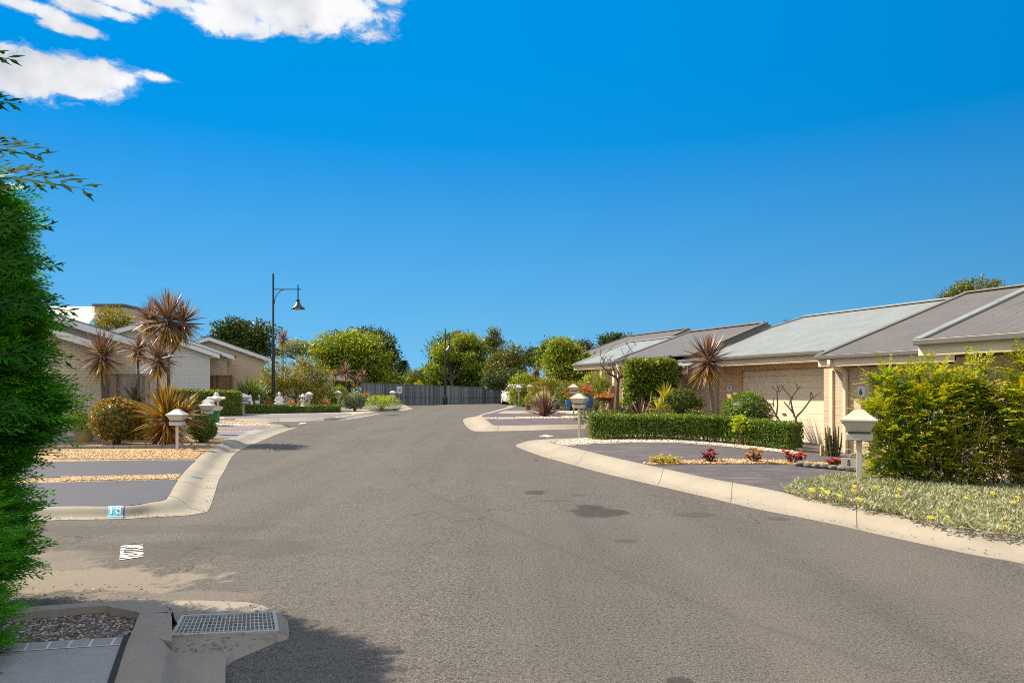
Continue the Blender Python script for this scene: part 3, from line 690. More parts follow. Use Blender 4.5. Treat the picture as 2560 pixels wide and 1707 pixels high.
# ---- loose stones
def ico_rock(seed):
    bm = bmesh.new(); bmesh.ops.create_icosphere(bm, subdivisions=1, radius=1)
    V = np.array([v.co[:] for v in bm.verts]); Fc = np.array([[v.index for v in f.verts] for f in bm.faces]); bm.free(); return V, Fc
RV, RF = ico_rock(0)
def in_poly(x, y, P):
    ins = False; j = len(P)-1
    for i in range(len(P)):
        if (P[i][1] > y) != (P[j][1] > y) and x < (P[j][0]-P[i][0])*(y-P[i][1])/(P[j][1]-P[i][1])+P[i][0]: ins = not ins
        j = i
    return ins
def m_stone(name, cols):
    m, nt, b = mat(name); r = N(nt, 'ShaderNodeNewGeometry').outputs['Random Per Island']; k = len(cols)-1
    L(nt, ramp(nt, r, [(i/k*.95+.02, q) for i, q in enumerate(cols)]), b.inputs['Base Color']); b.inputs['Roughness'].default_value = .65
    return m
def stones(name, poly, n, size, mt, dz, label, cat, flat=.6):
    xs = [p[0] for p in poly]; ys = [p[1] for p in poly]; Vs = []; Fs = []; k = 0; tries = 0
    while k < n and tries < n*20:
        tries += 1
        x, y = random.uniform(min(xs), max(xs)), random.uniform(min(ys), max(ys))
        if not in_poly(x, y, poly): continue
        s = size*random.uniform(.6, 1.4); q = RV*(1+rng.uniform(-.18, .18, (len(RV), 1)))*np.array([s*random.uniform(.8, 1.3), s*random.uniform(.7, 1.1), s*flat])
        a = random.uniform(0, 6.28); ca, sa = math.cos(a), math.sin(a)
        q = q@np.array([[ca, sa, 0], [-sa, ca, 0], [0, 0, 1]])+np.array([x, y, gz(x, y)+dz+s*flat*.4])
        Vs.append(q); Fs.append(RF+len(RV)*k); k += 1
    o = np_mesh(name, np.concatenate(Vs), np.concatenate(Fs), mt, smooth=True); o['kind'] = 'stuff'
    return tag(o, label, cat)
M_ST_D = m_stone('river_stone', [(.03, .02, .014), (.07, .045, .03), (.14, .10, .07), (.05, .03, .02), (.30, .28, .26), (.10, .06, .04), (.045, .03, .02), (.42, .40, .38)])
M_ST_G = m_stone('golden_stone', [(.28, .16, .06), (.46, .29, .12), (.62, .45, .25), (.34, .2, .08), (.55, .37, .16)])
M_ST_W = m_stone('pale_stone', [(.5, .4, .3), (.7, .62, .52), (.78, .72, .65), (.42, .28, .17), (.62, .52, .42)])
stones('pebbles', [z8(x, y, .085) for x, y in [(-300, 520), (-100, 506), (300, 467), (590, 442), (700, 458), (806, 484), (790, 520), (762, 580), (735, 605), (130, 645), (-300, 668)]], 6500, .0125, M_ST_D, .075, 'dark brown and white river pebbles in the foreground kerb bed', 'pebbles')
stones('pebbles', px((1380, 1104.5), (1400, 1109.5), (1422, 1112.4), (1487, 1107.5), (1600, 1104.5), (1720, 1107), (1830, 1116), (1990, 1133), (1975, 1110), (1700, 1092), (1470, 1094)), 3800, .024, M_ST_W, Y1, 'cream pebbles under the clipped hedge on the right', 'pebbles')
stones('pebbles', px((1606, 1158.5), (1640, 1161), (1740, 1158.5), (1800, 1159), (1900, 1158.5), (1960, 1158.5), (2080, 1165), (2080, 1159), (1960, 1151), (1860, 1148.5), (1740, 1150.5), (1640, 1154.5)), 1500, .022, M_ST_G, Y1, 'tan pebbles in the strip between the two right driveways', 'pebbles')
stones('pebbles', w2((120, 1054), (320, 1055), (449, 1054), (470, 1036), (120, 1034), dz=LZ), 5000, .022, M_ST_G, LZ, 'golden pebbles around the white mailbox on the left', 'pebbles')
stones('pebbles', w2((140, 1105), (280, 1102), (408, 1099), (417, 1089), (290, 1093), (140, 1096), dz=LZ), 1500, .02, M_ST_G, LZ, 'golden pebbles in the strip between the two left driveways', 'pebbles')
stones('pebbles', px((1213, 1047), (1300, 1046), (1420, 1044.7), (1470, 1044), (1640, 1042.5), (1640, 1040), (1470, 1041.5), (1400, 1042.5), (1300, 1044.4), (1213, 1045.4)), 900, .045, M_ST_W, Y1, 'white pebbles in the strip around the bronze flax', 'pebbles')
stones('pebbles', px((430, 1064.5), (640, 1064.5), (685, 1061.5), (560, 1053), (430, 1051)), 1200, .035, M_ST_W, Y1, 'white pebbles beside the green bin on the left', 'pebbles')
# ================================================================ FOLIAGE TOOLS
def unit(a): return a/np.maximum(np.linalg.norm(a, axis=-1, keepdims=True), 1e-9)
def rdir(n): return unit(rng.normal(size=(n, 3)))
def leafV(C, D, Nn, Lh, Wd, fold=.18):
    """rhombic folded leaves -> verts, quads"""
    D = unit(D); Sd = unit(np.cross(D, Nn)); Nn = np.cross(Sd, D)
    Lh = np.asarray(Lh).reshape(-1, 1)*np.ones((len(C), 1)); Wd = np.asarray(Wd).reshape(-1, 1)*np.ones((len(C), 1))
    m = C+D*Lh*.45+Nn*Wd*fold
    V = np.stack([C, m+Sd*Wd*.5, C+D*Lh, m-Sd*Wd*.5], 1).reshape(-1, 3)
    return V, np.arange(len(V)).reshape(-1, 4)
def crownV(lobes, nclus, per, cr, leaf, asp=.5, shell=.55, up=.35, flat=.75, lo=-1.0, drop=0):
    lb = np.array(lobes, float); wt = (lb[:, 3]*lb[:, 4]+lb[:, 3]*lb[:, 5]+lb[:, 4]*lb[:, 5]); wt /= wt.sum()
    k = rng.choice(len(lb), nclus, p=wt); d = rdir(nclus); d[:, 2] = np.where(d[:, 2] < lo, -d[:, 2], d[:, 2])
    r = shell+(1-shell)*rng.random((nclus, 1))**.5; r *= 1+rng.normal(0, .06, (nclus, 1))
    cc = lb[k, :3]+d*lb[k, 3:]*r
    C = np.repeat(cc, per, 0); out = np.repeat(d, per, 0); n = len(C)
    C = C+rng.normal(size=(n, 3))*cr*np.array([1, 1, flat])*.55
    D = rdir(n)+out*.6+np.array([0, 0, up-drop])
    Nn = rdir(n)*.9+np.array([0, 0, .8])+out*.4
    Lh = leaf*rng.uniform(.65, 1.3, n)
    return leafV(C, D, Nn, Lh, Lh*asp)
def boxV(x0, x1, y0, y1, z0, z1, n, leaf, asp=.6, jit=.03, rnd=.12):
    """leaves on a clipped hedge: top and four sides"""
    ar = np.array([(x1-x0)*(y1-y0), (x1-x0)*(z1-z0), (x1-x0)*(z1-z0), (y1-y0)*(z1-z0), (y1-y0)*(z1-z0)]); ar /= ar.sum()
    f = rng.choice(5, n, p=ar); P = np.stack([rng.uniform(x0, x1, n), rng.uniform(y0, y1, n), rng.uniform(z0, z1, n)], 1); O = np.zeros((n, 3))
    for i, (ax, v, s) in enumerate(((2, z1, 1), (1, y0, -1), (1, y1, 1), (0, x0, -1), (0, x1, 1))):
        q = f == i; P[q, ax] = v; O[q, ax] = s
    c = np.array([(x0+x1)/2, (y0+y1)/2, (z0+z1)/2]); h = np.array([(x1-x0)/2, (y1-y0)/2, (z1-z0)/2])-rnd
    q = P-c; inner = np.clip(q, -h, h); dlt = q-inner; ln = np.linalg.norm(dlt, axis=1, keepdims=True)
    P = c+inner+dlt/np.maximum(ln, 1e-6)*np.minimum(ln, rnd); O = unit(O+dlt*3)
    P = P-O*np.abs(rng.normal(0, jit*1.6, (n, 1)))+rng.normal(0, jit*.5, (n, 3))
    D = rdir(n)+O*.8+np.array([0, 0, .35]); Nn = rdir(n)+O+np.array([0, 0, .4]); Lh = leaf*rng.uniform(.6, 1.3, n)
    return leafV(P, D, Nn, Lh, Lh*asp)
def strapV(base, n, Lm, wd, el0, el1, droop=.5, seg=5, az=None, spread=.03, lj=.25, bias=1.0):
    """strap leaves from one growing point -> verts, quads"""
    a = rng.uniform(0, 2*np.pi, n) if az is None else rng.uniform(az[0], az[1], n)
    e = np.radians(el0+(el1-el0)*rng.random(n)**bias)
    d = np.stack([np.cos(a)*np.cos(e), np.sin(a)*np.cos(e), np.sin(e)], 1)
    Ls = Lm*(1-lj+2*lj*rng.random(n)); p = np.asarray(base)+d*spread+rng.normal(0, spread*.4, (n, 3))
    up = np.array([0, 0, 1.]); sd = unit(np.cross(d, up)+1e-6); tw = rng.normal(0, .5, (n, 1)); nn = np.cross(sd, d); sd = unit(sd*np.cos(tw)+nn*np.sin(tw))
    rows = []; step = (Ls/seg)[:, None]; dr = droop*rng.uniform(.4, 1.5, (n, 1))
    for i in range(seg+1):
        t = i/seg; w_ = wd*(.55+.45*min(1, t*4))*(1-t**2.2)*.5+.0008
        rows.append(np.stack([p-sd*w_, p+sd*w_], 1)); p = p+d*step
        d = unit(d+np.array([0, 0, -1.])*dr*(.25+t)*.55/seg*2*np.maximum(.15, np.sqrt(np.maximum(0, 1-d[:, 2:3]**2))))
    V = np.stack(rows, 1); Fq = []                       # n, seg+1, 2, 3
    idx = np.arange(n*(seg+1)*2).reshape(n, seg+1, 2)
    Fq = np.stack([idx[:, :-1, 0], idx[:, :-1, 1], idx[:, 1:, 1], idx[:, 1:, 0]], -1).reshape(-1, 4)
    return V.reshape(-1, 3), Fq
def cat_(*parts):
    Vs, Fs, b = [], [], 0
    for V, Fq in parts: Vs.append(V); Fs.append(Fq+b); b += len(V)
    return np.concatenate(Vs), np.concatenate(Fs)
def foliage(name, VF, mt, parent): return np_mesh(name, VF[0], VF[1], mt, parent)

# leaf materials
ML = {}
def leafm(k, *a, **kw): ML[k] = m_leaf(k, *a, **kw)
leafm('cypress', (.017, .155, .008), (.06, .31, .014), .42, tip=(.24, .48, .025), clump=2.4, spec=.3)
leafm('hedge', (.050, .115, .012), (.13, .22, .018), .33, tip=(.38, .44, .03), clump=1.5, spec=.55)
leafm('hedge_olive', (.060, .083, .015), (.135, .165, .027), .28, tip=(.255, .24, .045), clump=1.5)
leafm('hedge_olive', (0.060, 0.083, 0.015), (0.135, 0.165, 0.027), .28, tip=(0.255, 0.240, 0.045), clump=1.5)
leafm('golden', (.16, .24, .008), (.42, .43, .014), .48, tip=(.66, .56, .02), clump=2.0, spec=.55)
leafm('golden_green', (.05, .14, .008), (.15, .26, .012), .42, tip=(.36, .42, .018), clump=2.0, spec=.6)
leafm('lime', (0.180, 0.270, 0.015), (0.390, 0.495, 0.022), .4, tip=(0.630, 0.675, 0.045))
leafm('copper', (.06, .075, .008), (.26, .21, .014), .35, tip=(.66, .29, .09), clump=3, spec=.6)
leafm('tree_green', (0.042, 0.090, 0.011), (0.112, 0.173, 0.015), .28, tip=(0.255, 0.300, 0.018), clump=.8)
leafm('tree_light', (0.090, 0.150, 0.012), (0.240, 0.300, 0.018), .35, tip=(0.480, 0.495, 0.030), clump=.8)
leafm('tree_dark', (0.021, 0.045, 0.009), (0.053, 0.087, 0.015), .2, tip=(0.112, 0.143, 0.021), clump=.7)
leafm('tree_olive', (0.068, 0.083, 0.018), (0.150, 0.165, 0.030), .28, tip=(0.285, 0.255, 0.053), clump=.8)
leafm('shrub_gold', (0.083, 0.112, 0.012), (0.225, 0.225, 0.018), .33, tip=(0.540, 0.375, 0.030), clump=.9)
leafm('cordyline', (.085, .036, .030), (.21, .115, .09), .25, tip=(.52, .40, .33), clump=2, spec=.7)
leafm('cordyline_old', (0.210, 0.128, 0.030), (0.450, 0.285, 0.060), .4, tip=(0.630, 0.405, 0.090), spec=.4)
leafm('bronze', (0.053, 0.018, 0.021), (0.150, 0.068, 0.060), .2, tip=(0.390, 0.255, 0.195), spec=.5)
leafm('gold_flax', (.09, .045, .012), (.26, .14, .03), .35, tip=(.50, .36, .05), spec=.45)
leafm('orange_brom', (.18, .07, .02), (.42, .20, .04), .35, tip=(.55, .36, .10))
leafm('green_strap', (0.045, 0.090, 0.022), (0.120, 0.195, 0.038), .3, tip=(0.420, 0.450, 0.180))
leafm('dark_strap', (0.030, 0.030, 0.022), (0.075, 0.068, 0.045), .15, tip=(0.150, 0.150, 0.090))
leafm('silver', (.20, .215, .11), (.35, .36, .20), .2, tip=(.52, .52, .36), rough=.7, clump=2)
leafm('silver_bush', (.15, .195, .105), (.3, .36, .195), .25, tip=(.54, .57, .36))
leafm('silver_bush', (0.150, 0.195, 0.105), (0.300, 0.360, 0.195), .25, tip=(0.540, 0.570, 0.360))
leafm('variegated', (.30, .32, .10), (.55, .55, .28), .3, tip=(.75, .73, .5))
leafm('yellow_spider', (.22, .22, .02), (.45, .42, .05), .35, tip=(.6, .57, .15))
M_BARK = m_plain('bark', (.11, .085, .065), .95, .4, 14, bmp=.6)
M_BARKP = m_plain('pale_bark', (.30, .25, .19), .9, .3, 18, bmp=.4)
M_CTRUNK = m_plain('cordyline_trunk', (.13, .11, .085), .95, .35, 30, bmp=.6)

# ---------------------------------------------------------------- plants
def bush(name, label, cat, loc, r, mt, n=60, per=28, leaf=.05, cr=.12, z0=None, shell=.78, asp=.55, group=None, stem=True, lobes=None, up=.35):
    """rounded shrub: loc = ground point, r = (rx, ry, rz)"""
    t = thing(name, label, cat, loc, 0, group)
    z0 = r[2]*.95 if z0 is None else z0
    lb = lobes or [(0, 0, z0, r[0], r[1], r[2])]
    foliage('foliage', crownV(lb, int(n*1.9), per, cr, leaf*1.12, asp, shell-.12, lo=-.75, up=up), mt, t)
    if stem:
        mb = MB()
        for i in range(7):
            a = i*.9; l = lb[i % len(lb)]
            e = (l[0]+l[3]*.55*math.cos(a), l[1]+l[4]*.55*math.sin(a), l[2]+l[5]*.3)
            mb.tube([(.05*math.cos(a), .05*math.sin(a), -.05), (e[0]*.4, e[1]*.4, e[2]*.5), e], [.03, .022, .008], 6)
        mb.build('stems', M_BARK, t, smooth=True)
    return t
def core(name, lobes, mt, parent, k=.8):
    mb = MB()
    for l in lobes: mb.ell(l[:3], (l[3]*k, l[4]*k, l[5]*k), 12, 8, .12)
    return mb.build(name, mt, parent, smooth=True, angle=80)
def clipped(name, label, loc, r, mt, n, leaf, group=None, z0=None, stem=.3):
    """closely clipped ball or dome: dense leaf shell over twigs"""
    t = thing(name, label, 'bush', loc, 0, group)
    z0 = r[2]*.9+stem if z0 is None else z0
    foliage('foliage', crownV([(0, 0, z0, r[0], r[1], r[2])], n, 6, leaf*.6, leaf, .6, .86, lo=-.9), mt, t)
    core('twigs', [(0, 0, z0, r[0], r[1], r[2])], ML['tree_dark'], t, .86)
    mb = MB()
    for i in range(5):
        a = i*1.3; mb.tube([(.06*math.cos(a), .06*math.sin(a), -.1), (.1*math.cos(a), .1*math.sin(a), z0*.4), (.3*r[0]*math.cos(a), .3*r[0]*math.sin(a), z0)], [.035, .03, .02], 6)
    mb.build('trunk', M_BARK, t, smooth=True)
    return t
def hedge(name, label, a, b, wd, h, mt, n, leaf, group=None, gap=0.0, toph=None):
    """clipped hedge between two ground points"""
    a, b = Vector(a), Vector(b); d = b-a; l = Vector((d.x, d.y, 0)).length
    t = thing(name, label, 'hedge', a, math.atan2(d.y, d.x)); sl = d.z/l
    V, Fq = boxV(0, l, -wd/2, wd/2, gap, h, n, leaf)
    wob = np.array([noise.noise(Vector((x*1.7, y*1.7, z*1.7+3))) for x, y, z in V[::4]]).repeat(4)*.05
    V[:, 1] += wob; V[:, 2] += V[:, 0]*sl+wob*.6*(V[:, 2] > h*.5)
    foliage('foliage', (V, Fq), mt, t)
    mb = MB(); q = .07
    k = max(2, int(l/.5)); 
    for i in range(k):
        x0, x1 = q+(l-2*q)*i/k, q+(l-2*q)*(i+1)/k-.02; mb.box(x0, x1, -wd/2+q+.03*random.random(), wd/2-q, gap+q+sl*x0, h-q-.03*random.random()+sl*x0)
    mb.build('twigs', ML['tree_dark'], t)
    mb = MB()
    for i in range(int(l/.35)): mb.tube([(.2+i*.35, random.uniform(-.08, .08), sl*i*.35-.05), (.2+i*.35+random.uniform(-.05, .05), random.uniform(-.08, .08), gap+.2+sl*i*.35)], [.016, .012], 5)
    mb.build('stems', M_BARK, t)
    return t
def tree(name, label, loc, lobes, mt, nclus, per, cr, leaf, trunk_r=.18, bark=None, group=None, shell=.5, asp=.5, flat=.6, drop=0, limbs=None):
    t = thing(name, label, 'tree', loc, 0, group)
    foliage('crown', crownV(lobes, nclus, per, cr, leaf, asp, shell, flat=flat, drop=drop), mt, t)
    mb = MB(); zt = min(l[2] for l in lobes)*.75
    mb.tube([(0, 0, -.3), (.05, .03, zt*.5), (-.04, .05, zt)], [trunk_r*1.25, trunk_r, trunk_r*.8], 9)
    for l in lobes:
        c = Vector(l[:3]); mid = Vector((c.x*.45, c.y*.45, zt+(c.z-zt)*.45)); mb.tube([(-.04, .05, zt-.1), mid, c, c+Vector((l[3]*.4, 0, l[5]*.5))], [trunk_r*.6, trunk_r*.42, trunk_r*.22, .02], 7)
        for j in range(3):
            a = random.uniform(0, 6.28); mb.tube([mid, c+Vector((math.cos(a)*l[3]*.7, math.sin(a)*l[4]*.7, random.uniform(-.2, .4)*l[5]))], [trunk_r*.3, .02], 5)
    mb.build('trunk', bark or M_BARK, t, smooth=True)
    return t
def palm(label, loc, heads, trunks, mt='cordyline', leaf=.75, n=120, wd=.047, group='tall cordylines'):
    """cordyline: trunks = list of (points, radius), heads = list of (pos, scale)"""
    t = thing('cordyline', label, 'palm', loc, 0, group)
    mb = MB()
    for pts, r in trunks: mb.tube(pts, [r*(1-.25*i/(len(pts)-1)) for i in range(len(pts))], 8)
    mb.build('trunk', M_CTRUNK, t, smooth=True)
    for p, s in heads:
        p = np.array(p)
        foliage('leaf_head', cat_(strapV(p, int(n*.72), leaf*s, wd*s**.5, 5, 88, .35, spread=.05*s), strapV(p-np.array([0, 0, .06*s]), int(n*.62), leaf*s*.95, wd*s**.5, -45, 15, .5, spread=.05*s)), ML[mt], t)
        foliage('old_leaves', strapV(p-np.array([0, 0, .12*s]), int(n*.5), leaf*s*.9, wd*s**.5, -80, -35, .25, spread=.05*s), ML['cordyline_old'], t)
    return t
def rosette(name, label, cat, loc, Lm, n, wd, mt, el0=5, el1=85, droop=.6, group=None, seg=5, bias=1.0, h=0):
    t = thing(name, label, cat, loc, 0, group)
    foliage('leaves', strapV((0, 0, .02+h), n, Lm, wd, el0, el1, droop, seg, spread=.04*Lm, bias=bias), ML[mt], t)
    return t

# ================================================================ CYPRESS
def spray_proto(depth=2):
    """one flat cypress spray along +x, length 1: many slim leaflets"""
    C, D, Ls, Wd = [], [], [], []
    def twig(p, a, l, lev):
        d = np.array([math.cos(a), math.sin(a), 0])
        k = max(2, int(l/.07)) if lev else 9
        C.append(p); D.append(d); Ls.append(l*1.02); Wd.append(.036 if lev == 0 else .050*max(.6, l*2.4))
        if lev >= depth: return
        for i in range(1, k):
            t = i/k; q = p+d*l*t
            for s in (-1, 1):
                twig(q+rng.normal(0, .004, 3), a+s*random.uniform(.45, .75), l*(.40 if lev == 0 else .34)*(1-t*.72)*random.uniform(.75, 1.2), lev+1)
    twig(np.zeros(3), 0, 1.0, 0)
    C = np.array(C); D = np.array(D); C[:, 2] += rng.normal(0, .012, len(C))
    V, Fq = leafV(C, D, np.tile([0, 0, 1.], (len(C), 1)), np.array(Ls), np.array(Wd), .1)
    V[:, 2] -= .22*V[:, 0]**2                           # droop of the tip
    return V, Fq
PROT = [spray_proto() for _ in range(4)]
def sprays(P, D, s, roll, lift=0):
    Vs, Fs, b = [], [], 0
    for i in range(len(P)):
        V, Fq = PROT[i % 4]; d = D[i]/np.linalg.norm(D[i]); sd = np.cross([0, 0, 1.], d); sd /= np.linalg.norm(sd)+1e-9; nn = np.cross(d, sd)
        c, q = math.cos(roll[i]), math.sin(roll[i]); s2, n2 = sd*c+nn*q, nn*c-sd*q
        Vs.append((V[:, :1]*d+V[:, 1:2]*s2+V[:, 2:]*n2)*s[i]+P[i]); Fs.append(Fq+b); b += len(V)
    return np.concatenate(Vs), np.concatenate(Fs)
cyp = thing('cypress', 'tall feathery green cypress filling the left edge beside the foreground kerb', 'tree', (-4.42, 4.62, .05))
zk = [-.1, .1, .5, 1.0, 1.8, 2.3, 2.65, 2.95, 3.15, 3.4]; rk = [.90, .95, 1.08, 1.18, 1.30, 1.30, 1.14, .84, .44, .08]
n = 5600
zz = rng.random(n)**.85*2.98; rr = np.interp(zz, zk, rk)
aa = np.where(rng.random(n) < .8, rng.uniform(-2.6, 1.3, n), rng.uniform(0, 6.283, n))     # most shoots where they are seen, all round as well
lump = np.array([noise.noise(Vector((math.cos(a)*2.1, math.sin(a)*2.1, z*1.9))) for a, z in zip(aa, zz)])
dep = rng.random(n)**2*.4
rad = rr*(.80+.22*lump)-dep*.5
EY = .62
P = np.stack([np.cos(aa)*rad, np.sin(aa)*rad*EY, zz], 1)
D = np.stack([np.cos(aa), np.sin(aa)*EY, np.zeros(n)], 1); D = unit(D)+rng.normal(0, .28, (n, 3))+np.array([0, 0, .28])+np.where(zz[:, None] > 3.2, 1, 0)*np.array([0, 0, .5])
V, Fq = sprays(P-unit(D)*.12, unit(D), rng.uniform(.24, .42, n), rng.normal(0, .6, n))
foliage('foliage', (V, Fq), ML['cypress'], cyp)
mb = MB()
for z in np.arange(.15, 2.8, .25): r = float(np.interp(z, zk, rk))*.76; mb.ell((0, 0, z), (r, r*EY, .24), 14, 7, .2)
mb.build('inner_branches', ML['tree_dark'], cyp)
# long leading shoots that stand clear of the crown
sh = [((.92, -.35, 2.78), (1, -.15, .08), .88), ((.72, -.35, 3.0), (1, -.2, .04), .84), ((.55, -.35, 3.32), (1, -.1, .02), .74), ((.55, -.3, 3.62), (1, -.1, .03), .70), ((.45, -.3, 2.86), (1, -.15, .2), .6), ((1.02, -.35, 2.5), (1, -.1, .1), .52), ((1.08, -.35, 2.28), (1, -.1, 0), .5), ((1.15, -.35, 2.02), (1, -.1, -.04), .52), ((1.12, -.3, 1.70), (1, -.1, -.02), .48), ((1.1, -.35, 1.35), (1, -.2, .0), .44)]
V, Fq = sprays(np.array([s[0] for s in sh]), np.array([s[1] for s in sh], float), [s[2] for s in sh], [random.uniform(.8, 1.3) for s in sh])
leafm('cypress_silhouette', (.008, .045, .008), (.022, .085, .012), .12, tip=(.05, .14, .015), spec=.08, rough=.8); foliage('leading_shoots', (V, Fq), ML['cypress_silhouette'], cyp)  # darker copy of the cypress leaf, silhouette shade put into its colour
nl = 520; zl = rng.random(nl)**1.2*1.15; al = rng.uniform(-1.9, 1.2, nl); rl = np.interp(zl, [0, .4, .9, 1.2], [.62, .66, .50, .2])*rng.uniform(.6, 1.0, nl)
Pl = np.stack([1.34+np.cos(al)*rl*.55, -1.28+np.sin(al)*rl*.8, zl], 1); Dl = np.stack([np.cos(al), np.sin(al), np.full(nl, .45)], 1)+rng.normal(0, .25, (nl, 3))
foliage('low_branches', sprays(Pl, Dl, rng.uniform(.16, .28, nl), rng.normal(0, .6, nl)), ML['cypress'], cyp)
mb = MB(); mb.tube([(0, 0, -.2), (.02, 0, 1.5), (0, 0, 3.9)], [.11, .08, .02], 8)
for s_ in sh: mb.tube([(0, 0, s_[0][2]-.25), (s_[0][0]*.6, s_[0][1]*.6, s_[0][2]-.05), tuple(Vector(s_[0])+Vector(s_[1])*.12)], [.016, .010, .005], 6)
for i in range(36):
    z = .2+i*.08; a = i*2.4; r = np.interp(z, zk, rk)*.75; mb.tube([(0, 0, z), (math.cos(a)*r*.6, math.sin(a)*r*.6*EY, z+.1), (math.cos(a)*r, math.sin(a)*r*EY, z+.14)], [.018, .012, .005], 5)
mb.build('trunk', M_BARK, cyp, smooth=True)

# ================================================================ BUILDINGS
M_BRICK_L = m_brick('grey_brown_brick', (.58, .45, .30), (.66, .525, .365), (.82, .76, .66))
M_BRICK_W = m_brick('pale_grey_brick', (.62, .60, .57), (.66, .64, .61), (.48, .47, .46))
M_BRICK_T = m_brick('tan_brick', (.52, .39, .25), (.60, .46, .31), (.72, .60, .46))
M_BRICK_R = m_brick('warm_brown_brick', (.46, .275, .14), (.56, .36, .20), (.70, .56, .40))
M_BRICK_M = m_brick('mauve_block', (.50, .375, .24), (.58, .45, .30), (.66, .55, .40))
M_CREAM = m_plain('cream_paint', (.70, .57, .40), .55, .04, 3)
M_DOOR = m_plain('cream_door', (.70, .595, .44), .5, .04, 2)
M_WHITE = m_plain('white_paint', (.72, .71, .68), .5, .05, 3)
M_ROOF_D = m_roof('dark_grey_roof', (.120, .107, .095)); M_ROOF_L = m_roof('pale_grey_roof', (.215, .235, .23)); M_ROOF_B = m_roof('blue_grey_roof', (.16, .18, .21))
M_CAPL = m_plain('pale_capping', (.27, .28, .265), .5, .06, 3); M_CAPD = m_plain('grey_capping', (.15, .135, .12), .5, .06, 3)
M_GUT = m_plain('gutter_grey', (.12, .112, .10), .45, .06, 4); M_GUTD = m_plain('gutter_dark', (.05, .05, .05), .5, .1, 4)
M_INK = m_plain('black_ink', (.015, .015, .015), .6); M_SIGN = m_plain('sign_white', (.66, .66, .66), .4, .03)

TH = math.atan2(-.903, .43)                 # house axis of the right-hand row
DV = Vector((-.43, .903, 0)); NV = Vector((.903, .43, 0))     # along the row (away), into the lot
def R_house(name, label, P, zb, cat='house'): return thing(name, label, cat, (P[0], P[1], zb), TH)
# local frame: x runs towards the camera (= -t), y into the lot, z up
def hip_roof(parent, x0, x1, r0, r1, ov, s, ze, zr, depth, mt, name='roof', thick=.04):
    """eave from x0 to x1 at y=-ov, ridge from r0 to r1 at y=s-ov"""
    mb = MB(); yb = 2*s-ov
    e = [(x0, -ov, ze), (x1, -ov, ze), (x1, yb, ze), (x0, yb, ze)]; r = [(r0, s-ov, zr), (r1, s-ov, zr)]
    v = e+r+[(a, b_, c-thick) for a, b_, c in e]
    mb.add(v, [(0, 1, 5, 4), (2, 3, 4, 5), (1, 2, 5), (3, 0, 4), (9, 8, 7, 6), (0, 6, 7, 1), (1, 7, 8, 2), (2, 8, 9, 3), (3, 9, 6, 0)])
    o = mb.build(name, mt, parent)
    cm = MB()
    cm.bar((r0, s-ov, zr+.015), (r1, s-ov, zr+.015), .26, .05)
    if abs(r0-x0) < 3: cm.bar((x0, -ov, ze+.02), (r0, s-ov, zr+.02), .16, .04)
    if abs(r1-x1) < 3: cm.bar((x1, -ov, ze+.02), (r1, s-ov, zr+.02), .16, .04)
    cm.build('ridge_cap', M_CAPL if mt is M_ROOF_L else M_CAPD, o, bevel=.012)
    return o
def gutter(parent, x0, x1, ov, ze, ret=True):
    mb = MB(); mb.box(x0-.02, x1+.02, -ov-.115, -ov-.002, ze-.085, ze+.012); g = mb.build('gutter', M_GUT, parent, bevel=.012)
    mb = MB(); mb.box(x0, x1, -ov-.10, -ov-.012, ze+.0135, ze+.017); mb.build('gutter_channel', M_GUTD, g)
    mb = MB(); mb.box(x0, x1, -ov+.004, -ov+.03, ze-.26, ze-.045); mb.box(x0, x1, -ov+.031, .01, ze-.255, ze-.235)
    mb.build('fascia', M_CREAM, parent, bevel=.004)
def garage_door(parent, x0, x1, y, z0, z1, rows=12):
    mb = MB(); hgt = (z1-z0)/rows
    for i in range(rows): mb.box(x0, x1, y-.02, y+.02, z0+i*hgt+.0025, z0+(i+1)*hgt-.0025)
    mb.box(x0+.003, x1-.003, y-.008, y+.018, z0+.002, z1-.002)
    d = mb.build('garage_door', M_DOOR, parent, bevel=.004)
    mb = MB(); mb.box((x0+x1)/2-.06, (x0+x1)/2+.06, y-.05, y-.022, z0+.85, z0+.89); mb.build('handle', M_GUTD, d)
    return d
def downpipe(parent, x, z0, z1, yw, ov):
    mb = MB(); mb.box(x-.045, x+.045, yw-.11, yw-.02, z0, z1-.35)
    mb.bar((x, yw-.065, z1-.36), (x, -ov-.05, z1-.16), .09, .09); mb.box(x-.045, x+.045, -ov-.10, -ov-.01, z1-.2, z1-.08)
    mb.build('downpipe', M_CREAM, parent, bevel=.008)
def num_sign(parent, txt, x, y, z, sz=.17):
    mb = MB(); mb.box(x-sz/2, x+sz/2, y-.012, y, z-sz*.6, z+sz*.6); s = mb.build('house_number', M_SIGN, parent, bevel=.003)
    text_map(txt, lambda a, b: Vector((x-sz*.22+a*sz*.44, y-.016, z-sz*.38+b*sz*.76)), 'digit', M_INK, s, bold=.03)

